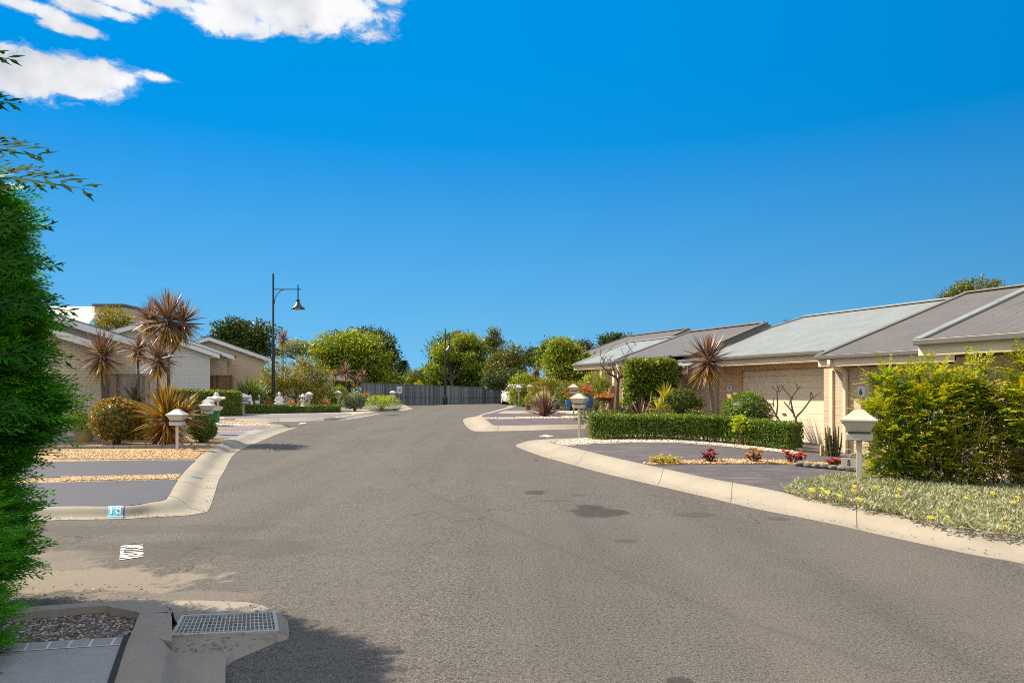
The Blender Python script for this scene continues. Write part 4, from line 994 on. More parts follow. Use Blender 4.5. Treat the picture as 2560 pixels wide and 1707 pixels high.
# house with the pale roof (middle of the row); P0 is the near edge of its garage
h7 = R_house('villa', 'villa with pale grey hipped roof, brown brick and a wide cream garage door', (8.5, 18.3), 0)
mb = MB(); lint = 2.17
mb.box(.0, .42, 0, .25, -.6, 2.5); mb.box(-3.55, -3.30, 0, .25, -.6, 2.5); mb.box(-3.297, -.003, 0.004, .25, lint, 2.5)
mb.box(-4.2, -3.553, .03, .25, -.6, 2.5); mb.box(-5.7, -5.26, 0, .25, -.6, 2.5); mb.box(-5.257, -4.203, .004, .25, 2.05, 2.5)
mb.box(-5.7, -5.45, .253, 7, -.6, 2.5); mb.box(.17, .42, .253, 7, -.6, 2.5); mb.box(-5.447, .167, 6.8, 7, -.6, 2.5)
mb.build('wall', M_BRICK_R, h7)
garage_door(h7, -3.29, -.01, .17, .0, 2.165); garage_door(h7, -5.25, -4.21, .17, .0, 2.045)
hip_roof(h7, -6.3, 1.6, -4.36, 1.4, .6, 4.71, 2.58, 4.16, 9, M_ROOF_L)
gutter(h7, -5.2, .35, .6, 2.58)
# little porch roof at the far corner
mb = MB(); mb.add([(-7.1, -.95, 2.36), (-4.6, -.95, 2.36), (-4.6, .9, 2.36), (-7.1, .9, 2.36), (-5.9, .15, 2.82), (-4.6, .15, 2.82)], [(0, 1, 5, 4), (3, 0, 4), (2, 3, 4, 5), (1, 2, 5), (3, 2, 1, 0)])
pr = mb.build('porch_roof', M_ROOF_L, h7); mb = MB(); mb.box(-7.12, -4.6, -1.05, -.955, 2.27, 2.37); mb.build('gutter', M_GUT, pr, bevel=.01)
mb = MB(); mb.box(-7.1, -4.62, -.945, -.915, 2.10, 2.35); mb.box(-6.9, -4.62, -.6, -.57, 1.95, 2.1); mb.build('porch_beam', M_CREAM, h7, bevel=.005)
for x in (-6.75, -6.1):
    mb = MB(); mb.box(x-.075, x+.075, -.85, -.70, -.3, 2.1); mb.box(x-.1, x+.1, -.875, -.675, 1.98, 2.098); mb.build('porch_post', M_CREAM, h7, bevel=.008)
num_sign(h7, '7', -3.75, .03, 1.62)

# house number 6: lower and nearer
h6 = R_house('villa', 'villa with dark grey roof, mauve block wall, corner downpipe and house number 6', (8.0, 16.5), -.2)
mb = MB()
mb.box(-.55, -.02, 0, .25, -.5, 2.3); mb.box(-.017, .66, .06, .25, -.5, 2.3); mb.box(.663, 5.5, .10, .28, 2.0, 2.3)
mb.box(-.55, -.30, .253, 6, -.5, 2.3); mb.box(5.3, 5.55, .1, 6, -.5, 2.3)
mb.build('wall', M_BRICK_M, h6)
garage_door(h6, .67, 5.29, .22, 0, 1.995)
o = hip_roof(h6, -.3, 9, -.1, 9, .5, 5.5, 2.58, 4.42, 9, M_ROOF_D)
gutter(h6, -.3, 2.95, .5, 2.58); downpipe(h6, .08, -.3, 2.55, .04, .5)
mb = MB(); mb.box(-.36, -.26, -.05, .03, -.3, 2.25); mb.build('downpipe', M_CREAM, h6, bevel=.008)
num_sign(h6, '6', .45, .06, 1.72, .20)

# house 5: projecting wing at the right edge
h5 = R_house('villa', 'villa wing with dark grey roof cut off by the right edge behind the golden shrub', (7.48, 11.5), -.2)
mb = MB(); mb.box(0, 1.5, 0, .25, -.5, 2.3); mb.box(1.503, 3.2, .004, .25, 1.75, 2.3); mb.box(1.503, 3.2, .004, .25, -.5, .75); mb.box(3.203, 8, 0, .25, -.5, 2.3); mb.box(0, .25, .253, 3.4, -.5, 2.3)
mb.build('wall', M_BRICK_M, h5)
f = MB(); f.box(1.51, 3.19, .10, .15, .755, .80); f.box(1.51, 3.19, .10, .15, 1.70, 1.745); f.box(1.51, 1.56, .10, .15, .803, 1.697); f.box(3.14, 3.19, .10, .15, .803, 1.697); f.box(2.33, 2.37, .10, .15, .803, 1.697)
wn = f.build('window', M_CREAM, h5); f = MB(); f.box(1.565, 3.135, .12, .128, .805, 1.695); m, nt, b = mat('window_glass'); b.inputs['Base Color'].default_value = (.03, .035, .04, 1); b.inputs['Roughness'].default_value = .05; M_GLASS = m; f.build('pane', M_GLASS, wn)
mb = MB(); e = [(-.35, -.5, 2.58), (9, -.5, 2.58), (9, 5.0, 4.42), (-.35, 5.0, 4.42)]; mb.prism(e, [(a, b_, c-.06) for a, b_, c in e]); r5 = mb.build('roof', M_ROOF_D, h5)
mb = MB(); mb.bar((-.33, -.5, 2.60), (-.33, 5.0, 4.44), .17, .05); mb.build('rake_flashing', M_ROOF_L, r5, bevel=.01)
gutter(h5, -.33, 8, .5, 2.58)
mb = MB(); mb.prism([(-.33, -.45, 2.55), (-.33, 5, 4.37), (-.33, 5, 4.12), (-.33, -.45, 2.32)], [(-.30, -.45, 2.55), (-.30, 5, 4.37), (-.30, 5, 4.12), (-.30, -.45, 2.32)]); mb.build('barge_board', M_CREAM, h5)

# house 8 with dark roof behind the pale one
h8 = R_house('villa', 'villa with darker grey gabled roof behind the clipped square hedge', (4.58, 26.36), .55)
mb = MB(); mb.box(-.2, .6, 0, .25, -.6, 2.0); mb.box(.603, 3.0, .004, .25, 1.75, 2.0); mb.box(3.003, 4.6, 0, .25, -.6, 2.0); mb.box(-.2, .05, .253, 6, -.6, 2.0)
mb.build('wall', M_BRICK_T, h8); garage_door(h8, .61, 2.99, .15, -.3, 1.745)
o = hip_roof(h8, -.1, 4.3, -.05, 3.97, .6, 3.54, 2.2, 3.40, 7, M_ROOF_D); gutter(h8, -.1, 3.2, .6, 2.2)
mb = MB()
for x in (-.05, .35): mb.box(x-.07, x+.07, -.55, -.41, -.4, 1.95)
mb.build('porch_post', M_CREAM, h8, bevel=.006)
h9 = R_house('villa', 'villa with whitish metal roof partly hidden by the light green tree on the right', (3.97, 32.76), .7)
mb = MB(); mb.box(-.3, 5, 0, .25, -.5, 2.1); mb.box(-.3, -.05, .253, 6, -.5, 2.1); mb.build('wall', M_BRICK_T, h9)
hip_roof(h9, -1.0, 5, -1.3, 5, .6, 3.5, 2.15, 3.38, 7, M_ROOF_L); gutter(h9, -.95, 3.2, .6, 2.15)
for x in (1.3, 2.3):
    mb = MB(); mb.box(x-.09, x+.09, -.5, -.32, -.3, 1.95); mb.build('porch_post', M_CREAM, h9, bevel=.006)
h10 = R_house('villa', 'villa with grey brown roof farthest along the right row', (3.3, 39.2), .8)
mb = MB(); mb.box(-.5, 6, 0, .25, -.5, 2.1); mb.box(-.5, -.25, .253, 6, -.5, 2.1); mb.build('wall', M_BRICK_T, h10)
hip_roof(h10, -1.2, 6, .6, 6, .6, 4.2, 2.35, 4.0, 8, M_ROOF_D); gutter(h10, -1.1, 5.6, .6, 2.35)
# far ridge with gable and aerial above the pale roof
mb = MB()
g0 = Vector((XU(1880, 36), 36, 0)); zr = ZV(820, 36)
t = thing('house', 'far house whose pale ridge and gable show above the pale hipped roof', 'house', (XU(1900, 36), 36, .4), TH)
mb = MB(); mb.add([(-3, -3.2, 3.3), (3.2, -3.2, 3.3), (3.2, 3.2, 3.3), (-3, 3.2, 3.3), (-3, 0, 4.55), (3.2, 0, 4.55)], [(0, 1, 5, 4), (2, 3, 4, 5), (0, 4, 3), (1, 2, 5), (3, 2, 1, 0)]); mb.build('roof', M_ROOF_L, t)
mb = MB(); mb.box(-2.8, 3, -2.8, 2.8, -.6, 3.28); mb.build('wall', M_BRICK_T, t)
an = Vector((XU(1968, 30), 30, ZV(816, 30)-.3))
t = thing('roof_aerial', 'thin television aerial standing behind the pale hipped roof', 'aerial', an)
mb = MB(); mb.tube([(0, 0, -1.2), (0, 0, .65)], .012, 6); mb.build('mast', M_GUTD, t)
mb = MB(); mb.bar((-.12, 0, .55), (.12, 0, .55), .012)
for i in range(5): mb.bar((-.12+.06*i, -.12, .55), (-.12+.06*i, .12, .55), .008)
for sx in (-.13, .13): mb.bar((sx, 0, .25), (sx, 0, .68), .014)
mb.build('antenna', M_GUTD, t)

# ---- left row: gable walls that face the camera
def L_house(label, D, uL, uR, eave, peak, zb, brick, depth=9, bd=.22, ovf=.32, roof=None, name='villa', turn=3):
    """gable wall square to the line of sight; its right edge stands at depth D.  eave / peak: (u, v) on the barge top line"""
    th = math.atan2(CX-uR, F)+R(turn); ax = Vector((math.cos(th), math.sin(th), 0)); nv = Vector((-math.sin(th), math.cos(th), 0))
    O = Vector((XU(uR, D), D, 0))
    def loc(u, v, off):
        o = O+nv*off; k = (u-CX)/F; s_ = (k*o.y-o.x)/(ax.x-k*ax.y); return s_, ZV(v, o.y+s_*ax.y)
    ex, ez = loc(*eave, -ovf); pxx, pz = loc(*peak, -ovf); sl = (pz-ez)/(ex-pxx); lx = 2*pxx-ex
    t = thing(name, label, 'house', (O.x, O.y, zb), th); Z = lambda z: z-zb
    roofz = lambda x: pz-sl*abs(x-pxx)
    xl, xr = loc(uL, 981, 0)[0], 0.0; xl = max(xl, lx+.3); mb = MB()
    top = [(xl, roofz(xl)-.10)]+([(pxx, pz-.10)] if xl < pxx < xr else [])+[(xr, roofz(xr)-.10)]
    pl = [(xl, zb-.5), (xr, zb-.5)]+top[::-1]
    mb.prism([(a, 0, Z(c)) for a, c in pl], [(a, .25, Z(c)) for a, c in pl])
    mb.box(-.25, 0, .253, depth, -.5, Z(roofz(xr))-.12)
    mb.build('wall', brick, t)
    mb = MB(); th_ = .05
    for x0, x1 in ((lx, pxx), (pxx, ex)):
        a, b_ = (x0, Z(roofz(x0))), (x1, Z(roofz(x1)))
        q = [(a[0], -ovf, a[1]), (b_[0], -ovf, b_[1]), (b_[0], depth, b_[1]), (a[0], depth, a[1])]; mb.prism([(p[0], p[1], p[2]+th_) for p in q], q)
    mb.build('roof', roof or M_ROOF_B, t)
    mb = MB()
    for x0, x1 in ((lx, pxx-.004), (pxx, ex)):
        a, b_ = (x0, Z(roofz(x0))), (x1, Z(roofz(x1)))
        f = [(a[0], -ovf-.025, a[1]-.002), (b_[0], -ovf-.025, b_[1]-.002), (b_[0], -ovf-.025, b_[1]-bd), (a[0], -ovf-.025, a[1]-bd)]
        mb.prism(f, [(p[0], -ovf+.002, p[2]) for p in f])
    mb.build('barge_board', M_WHITE, t, bevel=.004)
    mb = MB(); mb.box(ex-.005, ex+.10, -ovf, depth, Z(ez)-.07, Z(ez)+.03); mb.build('gutter', M_GUTD, t, bevel=.01)
    mb = MB(); mb.box(.01, ex-.01, -ovf+.01, depth, Z(roofz(ex))-.14, Z(roofz(ex))-.11); mb.build('soffit', M_WHITE, t)
    return t
L_house('villa with grey brown brick gable nearest on the left beside the cypress', 20.4, -250, 258, (276, 866), (-60, 762), .1, M_BRICK_L)
L_house('villa whose white barge board rises just behind the nearest left brick gable', 22.8, -200, 340, (362, 858), (-20, 738), .1, M_BRICK_L)
L_house('villa with pale grey brick gable behind the cordyline cluster', 37.0, 230, 525, (549, 886), (333, 812), .2, M_BRICK_W)
L_house('villa with narrow tan brick gable stepping out behind the pale grey gable', 39.5, 330, 567, (586, 890), (405, 828), .2, M_BRICK_T)
L_house('villa with tan brick gable farthest along the left row near the street lamp', 45, 470, 660, (677, 897), (522, 842.5), .25, M_BRICK_T)
# tall house far left with ribbed pale roof
D = 62
t = thing('house', 'tall house far left with ribbed pale metal roof and flat topped brick wall', 'house', (XU(190, D), D, .3)); X = lambda u: XU(u, D)-XU(190, D); Z = lambda v: ZV(v, D)-.3
mb = MB(); q = [(X(60), -3, Z(850)), (X(243), -3, Z(850)), (X(243), 1.2, Z(763)), (X(60), 1.2, Z(763))]; mb.prism([(a, b_, c+.05) for a, b_, c in q], q); mb.build('roof', m_roof('white_roof', (.23, .24, .25)), t)
mb = MB(); mb.box(X(60), X(242), -2.6, 6, -.5, Z(815)); mb.box(X(244), X(318), -.5, 6, -.5, Z(769)); mb.build('wall', M_BRICK_L, t)
mb = MB(); mb.box(X(243.5), X(320), -.8, 6.2, Z(768.5), Z(762)); mb.build('fascia', M_GUT, t, bevel=.02)

# ---- timber fences
M_PAL = m_wood('weathered_palings', (.26, .205, .17), (.66, .55, .47), .1)
M_PALB = m_wood('brown_palings', (.09, .045, .018), (.32, .18, .08), .1)
M_PALG = m_wood('grey_palings', (.055, .065, .072), (.25, .265, .275), .1)
def pal_fence(label, a, b, z0, z1, mt, post_every=2.4, rails=True, gate=False, cap=True, first_post=True):
    a, b = Vector((a.x, a.y, 0)), Vector((b.x, b.y, 0)); d = b-a; l = d.length
    t = thing('timber_fence', label, 'fence', (a.x, a.y, (z0[0]+z0[1])/2), math.atan2(d.y, d.x)); zm = (z0[0]+z0[1])/2
    zb = lambda x: z0[0]+(z0[1]-z0[0])*x/l-zm; zt = lambda x: z1[0]+(z1[1]-z1[0])*x/l-zm
    mb = MB(); x = 0
    while x < l-.05:
        w_ = min(.098, l-x); j = random.uniform(-.012, .012); y = random.uniform(-.004, .004)
        mb.add([(x, y, zb(x)-.1), (x+w_, y, zb(x)-.1), (x+w_, y+.016, zb(x)-.1), (x, y+.016, zb(x)-.1), (x, y, zt(x)+j), (x+w_, y, zt(x)+j), (x+w_, y+.016, zt(x)+j), (x, y+.016, zt(x)+j)], [(0, 3, 2, 1), (4, 5, 6, 7), (0, 1, 5, 4), (1, 2, 6, 5), (2, 3, 7, 6), (3, 0, 4, 7)]); x += .1
    mb.build('palings', mt, t)
    mb = MB()
    for k in ((.42,) if rails else ()): mb.bar((0, -.03, zb(0)*(1-k)+zt(0)*k), (l, -.03, zb(l)*(1-k)+zt(l)*k), .04, .08)
    if mb.v: mb.build('rail', mt, t)
    if cap: mb = MB(); mb.bar((0, 0, zt(0)+.02), (l, 0, zt(l)+.02), .09, .035); mb.build('capping', mt, t)
    k = 0
    while k*post_every <= l+.01:
        x = k*post_every; mb = MB(); mb.box(x-.05, x+.05, -.12, -.02, zb(x)-.2, zt(x)-.02); mb.build('post', mt, t); k += 1
    return t
pal_fence('weathered grey timber paling fence behind the left cordylines', A(258, 21.2), A(386, 21.2), (.0, .0), (ZV(936, 21.2), ZV(937, 21.2)), M_PAL, 1.57)
pal_fence('brown timber paling gate fence between the pale grey gable and the tan gable', A(523, 38.2), A(582, 38.2), (.1, .1), (ZV(939, 38.2), ZV(939, 38.2)), M_PALB, 1.32)
fa, fb = A(903, 60), A(1258, 63.5)
pal_fence('long dark grey timber fence closing the far end of the road', fa, fb, (gz(fa.x, fa.y)-.05, gz(fb.x, fb.y)-.05), (ZV(957.5, 60), ZV(970, 63.5)), M_PALG, 2.2)
t = thing('speed_sign', 'small white sign reading 10 fixed to the far grey timber fence', 'sign', (XU(998.5, 60.3), 60.3, ZV(974.5, 60.3)))
mb = MB(); mb.box(-.23, .23, -.012, .012, -.31, .31); mb.build('plate', M_SIGN, t, bevel=.004)
text_map('10', lambda a, b: Vector((-.15+.30*a, -.016, -.16+.30*b)), 'digits', M_INK, t, bold=.0)
mb = MB(); mb.bar((0, .03, -1.3), (0, .03, .3), .04, .03); mb.build('post', M_GALV, t)
# pale rendered wall glimpsed through the large shrub
t = thing('house', 'white house glimpsed through the large golden shrub behind the street lamp', 'house', (XU(755, 50), 50, .3))
mb = MB(); mb.box(-3.2, 2.2, 0, .25, -.5, 2.1); mb.box(-3.2, -2.95, .253, 6, -.5, 2.1); mb.build('wall', M_WHITE, t)
mb = MB(); mb.add([(-3.6, -.5, 2.12), (2.6, -.5, 2.12), (2.6, 6, 2.12), (-3.6, 6, 2.12), (-1.5, 2.7, 3.0), (.5, 2.7, 3.0)], [(0, 1, 5, 4), (2, 3, 4, 5), (1, 2, 5), (3, 0, 4), (3, 2, 1, 0)]); mb.build('roof', M_ROOF_B, t)
# ================================================================ STREET FURNITURE
M_LAMP = m_plain('dark_green_enamel', (.012, .022, .022), .35, .1, 5, spec=.5)
M_MBOX = m_plain('mailbox_cream', (.48, .43, .35), .5, .06, 6, bmp=.05); M_MBOXW = m_plain('mailbox_white', (.52, .49, .47), .5, .05, 6)
m, nt, b = mat('lamp_glass'); b.inputs['Base Color'].default_value = (.75, .78, .75, 1); b.inputs['Roughness'].default_value = .15; b.inputs['Transmission Weight'].default_value = .3; M_LGLASS = m
def lamp(label, loc, h, arm, rz, band=False):
    t = thing('street_lamp', label, 'street lamp', loc, rz, 'street lamps on curved bracket poles')
    mb = MB(); mb.lathe([(.19, -.3), (.19, .55), (.185, .62), (.13, .72), (.12, .78), (.10, .80)], 16); mb.build('base', M_LAMP, t, smooth=True)
    mb = MB(); mb.lathe([(.095, .79), (.085, h*.45), (.078, h*.52), (.082, h*.53), (.062, h*.54), (.05, h), (.02, h+.02)], 14); mb.build('pole', M_LAMP, t, smooth=True)
    za = h*.888; mb = MB(); mb.tube([(0, 0, za), (arm+.16, 0, za)], .028, 8); mb.build('arm', M_LAMP, t, smooth=True)
    mb = MB(); mb.tube([(.06+(1-math.cos(q))*arm*.46, 0, za-.86+.86*math.sin(q)) for q in [i*math.pi/2/8 for i in range(9)]][::1], .022, 7); mb.build('brace', M_LAMP, t, smooth=True)
    mb = MB(); mb.tube([(arm, 0, za+.26), (arm, 0, za-.64)], .035, 8); mb.build('hanger', M_LAMP, t, smooth=True)
    mb = MB(); mb.lathe([(.03, -.58), (.09, -.60), (.11, -.68), (.07, -.74), (.12, -.80), (.20, -.95), (.40, -1.12), (.41, -1.14), (.38, -1.13), (.19, -.98), (.05, -.82)], 20, (arm, 0, za)); sh_ = mb.build('lamp_shade', M_LAMP, t, smooth=True)
    mb = MB(); mb.lathe([(.02, -1.22), (.12, -1.20), (.16, -1.12), (.15, -1.05)], 16, (arm, 0, za)); mb.build('bulb_cover', M_LGLASS, sh_, smooth=True)
    if band:
        mb = MB(); mb.lathe([(.078, h*.30), (.088, h*.301), (.085, h*.34), (.078, h*.341)], 14); mb.build('white_band', M_SIGN, t, smooth=True)
        mb = MB(); mb.box(-.09, -.04, -.10, .02, .95, 1.1); mb.build('white_tag', M_SIGN, t)
    return t
D = 39.6; lp = A(683, D, .1); hl = ZV(684.5, D)-lp.z
lamp('tall dark street lamp rising above the low hedge on the left', lp, hl, (745-683)/F*D, 0)
D = 62; lp = A(1113, D, 0); hl = ZV(824, D)-lp.z
lamp('distant dark street lamp with a white band, standing before the far grey fence', lp, hl, .95, R(-62), True)

def mailbox(label, u, vtop, D, vbase=None, mt=None, rz=0, num=None, w=.40, post=.06, plate=False, rustic=False):
    z0 = gz(XU(u, D), D)+LZ if vbase is None else ZV(vbase, D)
    h = ZV(vtop, D)-z0; k = w/.40
    t = thing('mailbox', label, 'mailbox', (XU(u, D), D, z0), rz, 'villa mailboxes on square posts'); mt = mt or M_MBOX
    bz = h-.40*k
    mb = MB(); mb.box(-post/2, post/2, -post/2, post/2, -.15, bz+.06*k); mb.build('post', mt, t, bevel=.006)
    sq = 1/math.sqrt(2); mb = MB()
    def fr(prof):   # square frustums, w x .82w
        vs = []; fs = []
        for r, z in prof:
            for sx, sy in ((-1, -1), (1, -1), (1, 1), (-1, 1)): vs.append((sx*r*k, sy*r*.86*k, h+z*k))
        for i in range(len(prof)-1):
            for j in range(4): fs.append((i*4+j, i*4+(j+1) % 4, (i+1)*4+(j+1) % 4, (i+1)*4+j))
        fs.append((3, 2, 1, 0)); fs.append(tuple(range((len(prof)-1)*4, len(prof)*4))); return vs, fs
    mb.add(*fr([(.12, -.285), (.19, -.165), (.195, -.155)])); bd = mb.build('box', mt, t, bevel=.005)
    mb = MB(); mb.add(*fr([(.205, -.155), (.212, -.150), (.212, -.128), (.165, -.098), (.12, -.062), (.075, -.022), (.055, -.004), (.04, .0)])); mb.build('roof', mt, t, bevel=.004)
    mb = MB(); mb.box(-.155*k, .155*k, -.12*k, .12*k, h-.395*k, h-.300*k); mb.build('paper_holder', mt, t, bevel=.018)
    mb = MB(); mb.box(-.13*k, .13*k, -.13*k, .13*k, h-.298*k, h-.287*k); mb.build('shadow_gap', M_GUTD, bd)
    mb = MB(); mb.lathe([(.001, 0), (.036*k, .001), (.036*k, .004), (.001, .005)], 14); hole = mb.build('paper_opening', M_GUTD, t); hole.rotation_euler = (0, R(-90), 0); hole.location = (-.1515*k, 0, h-.347*k); hole.location.x -= .006
    mb = MB(); mb.box(-.198*k, -.186*k, -.10*k, .10*k, h-.185*k, h-.168*k); mb.build('letter_slot', M_GUTD, t)
    if plate:
        mb = MB(); mb.box(-post/2-.20, -post/2-.003, -.012, .012, bz-.40, bz-.26); pl = mb.build('number_plate', mt, t, bevel=.003)
        text_map(num, lambda a, b: Vector((-post/2-.12+.045*a, -.0145, bz-.37+.085*b)), 'digit', M_INK, pl, bold=.03)
        mb = MB()
        mb.tube([(-post/2-.20, 0, bz-.20)]+[(-post/2-.17+.05*i/2*1.0, 0, bz-.215+.03*math.sin(i*1.7)) for i in range(6)]+[(-post/2, 0, bz-.17)], .007, 6)
        mb.build('scroll_bracket', mt, t, smooth=True); mb = MB()
        mb.tube([(-post/2-.10+.05*math.cos(a*.5), 0, bz-.17+.045*math.sin(a*.5)) for a in range(10)], .006, 6)
        mb.build('scroll_bracket', mt, t, smooth=True); mb = MB()
        for i in range(5): mb.tube([(-post/2-.19+.04*i, 0, bz-.403), (-post/2-.175+.04*i, 0, bz-.43), (-post/2-.16+.04*i, 0, bz-.403)], .006, 5)
        mb.build('bracket_fringe', mt, t, smooth=True)
    return t
mailbox('cream mailbox with number plate 5 beside the silver ground cover, nearest on the right', 2148, 1023, 10.0, 1217, M_MBOX, R(-28), '5', .46, .075, True)
mailbox('cream mailbox at the left end of the long clipped hedge', 1448, 983, 18.4, 1104, M_MBOX, R(-24))
mailbox('pinkish cream mailbox between the bare tree and the square clipped hedge', 1581, 964.5, 24.5, None, M_MBOXW, R(-16))
mailbox('cream mailbox standing in front of the tall blue pot', 1434, 959.8, 28.5, 1031, M_MBOX, R(-12))
mailbox('slim cream mailbox behind the little bowl pot beside the bronze flax', 1325, 960.5, 37, 1012, M_MBOXW, R(-5))
mailbox('farthest right mailbox close to the white car', 1297, 962, 40, 999, M_MBOXW, R(-3))
mailbox('mailbox half hidden in the orange tinged bush behind the slim mailbox', 1343, 965.5, 41, 1004, M_MBOXW, R(10))
mailbox('white mailbox on the golden pebbles, nearest on the left', 443, 1022.5, 16.6, 1137, M_MBOXW, R(4))
mailbox('white mailbox in front of the stone lantern on the left', 518, 1003, 21.5, None, M_MBOXW, R(6))
mailbox('white mailbox just behind another one beside the green bin', 520, 995.5, 25.5, None, M_MBOXW, R(14))
mailbox('white mailbox with weathered roof at the right end of the tall clipped hedge', 609, 983.5, 35.6, 1043.5, M_MBOXW, R(40), w=.52)
mailbox('white mailbox beside the small garden lantern above the low hedge', 773, 979, 38.5, None, M_MBOXW, R(3))
mailbox('white mailbox left of the round silvery bush', 845, 976, 42, None, M_MBOXW, R(-6))
mailbox('white mailbox peeping over the yellow bush by the speed sign', 982, 976, 47, None, M_MBOXW, R(-10))

# ---- garden ornaments
M_STONE = m_plain('pale_stone', (.58, .54, .47), .9, .2, 18, bmp=.4); M_STW = m_plain('whitened_stone', (.70, .68, .65), .85, .1, 14, bmp=.2)
def lantern(label, u, vt, vb, D):
    z0 = ZV(vb, D); h = ZV(vt, D)-z0
    t = thing('stone_lantern', label, 'stone lantern', (XU(u, D), D, z0), R(8), 'stone lanterns')
    mb = MB(); mb.lathe([(.20*h, 0), (.20*h, .05*h), (.15*h, .08*h), (.10*h, .12*h), (.105*h, .30*h), (.12*h, .38*h), (.15*h, .42*h)], 12); mb.build('base', M_STONE, t, smooth=True, angle=40)
    mb = MB(); mb.lathe([(.16*h, .42*h), (.20*h, .46*h), (.21*h, .50*h), (.17*h, .53*h)], 6); mb.build('platform', M_STONE, t)
    mb = MB(); mb.lathe([(.125*h, .53*h), (.135*h, .73*h)], 4); bx = mb.build('light_box', M_STONE, t)
    for k in range(4):
        mb = MB(); mb.box(-.035*h, .035*h, -.104*h, -.094*h, .57*h, .69*h); w_ = mb.build('opening', M_GUTD, bx); w_.rotation_euler = (0, 0, k*math.pi/2)
    mb = MB(); n = 12; prof = [(.12, .73), (.27, .755), (.285, .79), (.22, .81), (.14, .84), (.09, .88)]; vs = []
    for r, z in prof:
        for k in range(n):
            a = 2*math.pi*k/n; up_ = .035*(math.cos(6*a)*.5+.5)*(r > .2); vs.append((r*h*math.cos(a), r*h*math.sin(a), (z+up_)*h))
    mb.add(vs, [(i*n+k, i*n+(k+1) % n, (i+1)*n+(k+1) % n, (i+1)*n+k) for i in range(len(prof)-1) for k in range(n)]+[tuple(range(n))[::-1], tuple(range((len(prof)-1)*n, len(prof)*n))])
    mb.build('roof', M_STW, t, smooth=True, angle=40)
    mb = MB(); mb.lathe([(.06*h, .87*h), (.085*h, .91*h), (.07*h, .95*h), (.02*h, 1.0*h)], 10); mb.build('finial', M_STW, t, smooth=True)
lantern('large pale stone lantern in front of the tall clipped hedge', 541, 979.5, 1056, 28.5)
lantern('small pale stone lantern beside a mailbox above the low hedge', 757, 983, 1016, 37.6)
# seated figure
D = 37.3; z0 = ZV(1013, D); t = thing('garden_statue', 'pale stone statue of a robed seated figure above the low hedge', 'statue', (XU(698, D), D, z0), R(12)); h = ZV(979, D)-z0
mb = MB(); n = 18; prof = [(.30, .20, 0, 0), (.33, .24, .05, 0), (.31, .22, .16, 0), (.20, .15, .24, .02), (.20, .13, .36, .02), (.225, .125, .50, .02), (.235, .115, .57, .02), (.19, .10, .62, .02), (.09, .08, .655, .01), (.065, .065, .69, 0), (.075, .08, .71, 0), (.095, .10, .76, 0), (.105, .115, .82, 0), (.10, .11, .88, .01), (.075, .085, .93, .01), (.045, .045, .955, .01), (.045, .045, .98, .01), (.015, .015, 1.0, .01)]
vs = [((a*math.cos(2*math.pi*k/n))*h, (b_*math.sin(2*math.pi*k/n)+c)*h, z*h) for a, b_, z, c in prof for k in range(n)]
mb.add(vs, [(i*n+k, i*n+(k+1) % n, (i+1)*n+(k+1) % n, (i+1)*n+k) for i in range(len(prof)-1) for k in range(n)]+[tuple(range(n))[::-1], tuple(range((len(prof)-1)*n, len(prof)*n))])
for s in (-1, 1):
    mb.tube([(s*.20*h, .02*h, .56*h), (s*.27*h, -.03*h, .38*h), (s*.20*h, -.14*h, .26*h), (s*.05*h, -.22*h, .22*h)], [.065*h, .06*h, .05*h, .045*h], 9)
    mb.ell((s*.22*h, -.10*h, .10*h), (.16*h, .14*h, .085*h), 10, 6)
    mb.ell((s*.105*h, .005*h, .80*h), (.018*h, .03*h, .05*h), 6, 5)
mb.ell((0, -.115*h, .80*h), (.018*h, .025*h, .03*h), 6, 5); mb.ell((0, -.23*h, .2*h), (.09*h, .06*h, .04*h), 8, 5)
mb.ell((.035*h, -.10*h, .835*h), (.02*h, .014*h, .008*h), 6, 4); mb.ell((-.035*h, -.10*h, .835*h), (.02*h, .014*h, .008*h), 6, 4); mb.ell((0, -.107*h, .755*h), (.028*h, .014*h, .007*h), 6, 4)
mb.build('body', M_STW, t, smooth=True, angle=70)
D = 36.8; z0 = ZV(1012, D); h = ZV(986, D)-z0; t = thing('garden_statue', 'small white bell shaped garden statue beside the weathered roof mailbox', 'statue', (XU(625, D), D, z0))
mb = MB(); mb.lathe([(.36*h, 0), (.36*h, .07*h), (.30*h, .10*h), (.25*h, .3*h), (.17*h, .55*h), (.12*h, .66*h), (.16*h, .70*h), (.17*h, .80*h), (.13*h, .9*h), (.03*h, h)], 16); mb.build('body', M_STW, t, smooth=True, angle=50)
mb = MB(); mb.lathe([(.14*h, .05*h), (.14*h, .32*h), (.06*h, .40*h)], 10, (0, -.2*h, 0)); mb.build('niche', M_GUT, t, smooth=True)
D = 37; z0 = ZV(1013, D); t = thing('garden_ornament', 'small white ball on a thin stick beside the white bell statue', 'ornament', (XU(648, D), D, z0))
mb = MB(); mb.tube([(0, 0, -.1), (0, 0, .5)], .012, 6); mb.build('stick', M_STW, t); mb = MB(); mb.ell((0, 0, .5), (.055, .055, .055), 12, 8); mb.build('ball', M_STW, t, smooth=True)
mb = MB(); mb.lathe([(.14, -.05), (.13, .22), (.10, .26)], 10, (-.1, 0, 0)); mb.build('stone_foot', M_STONE, t, smooth=True)
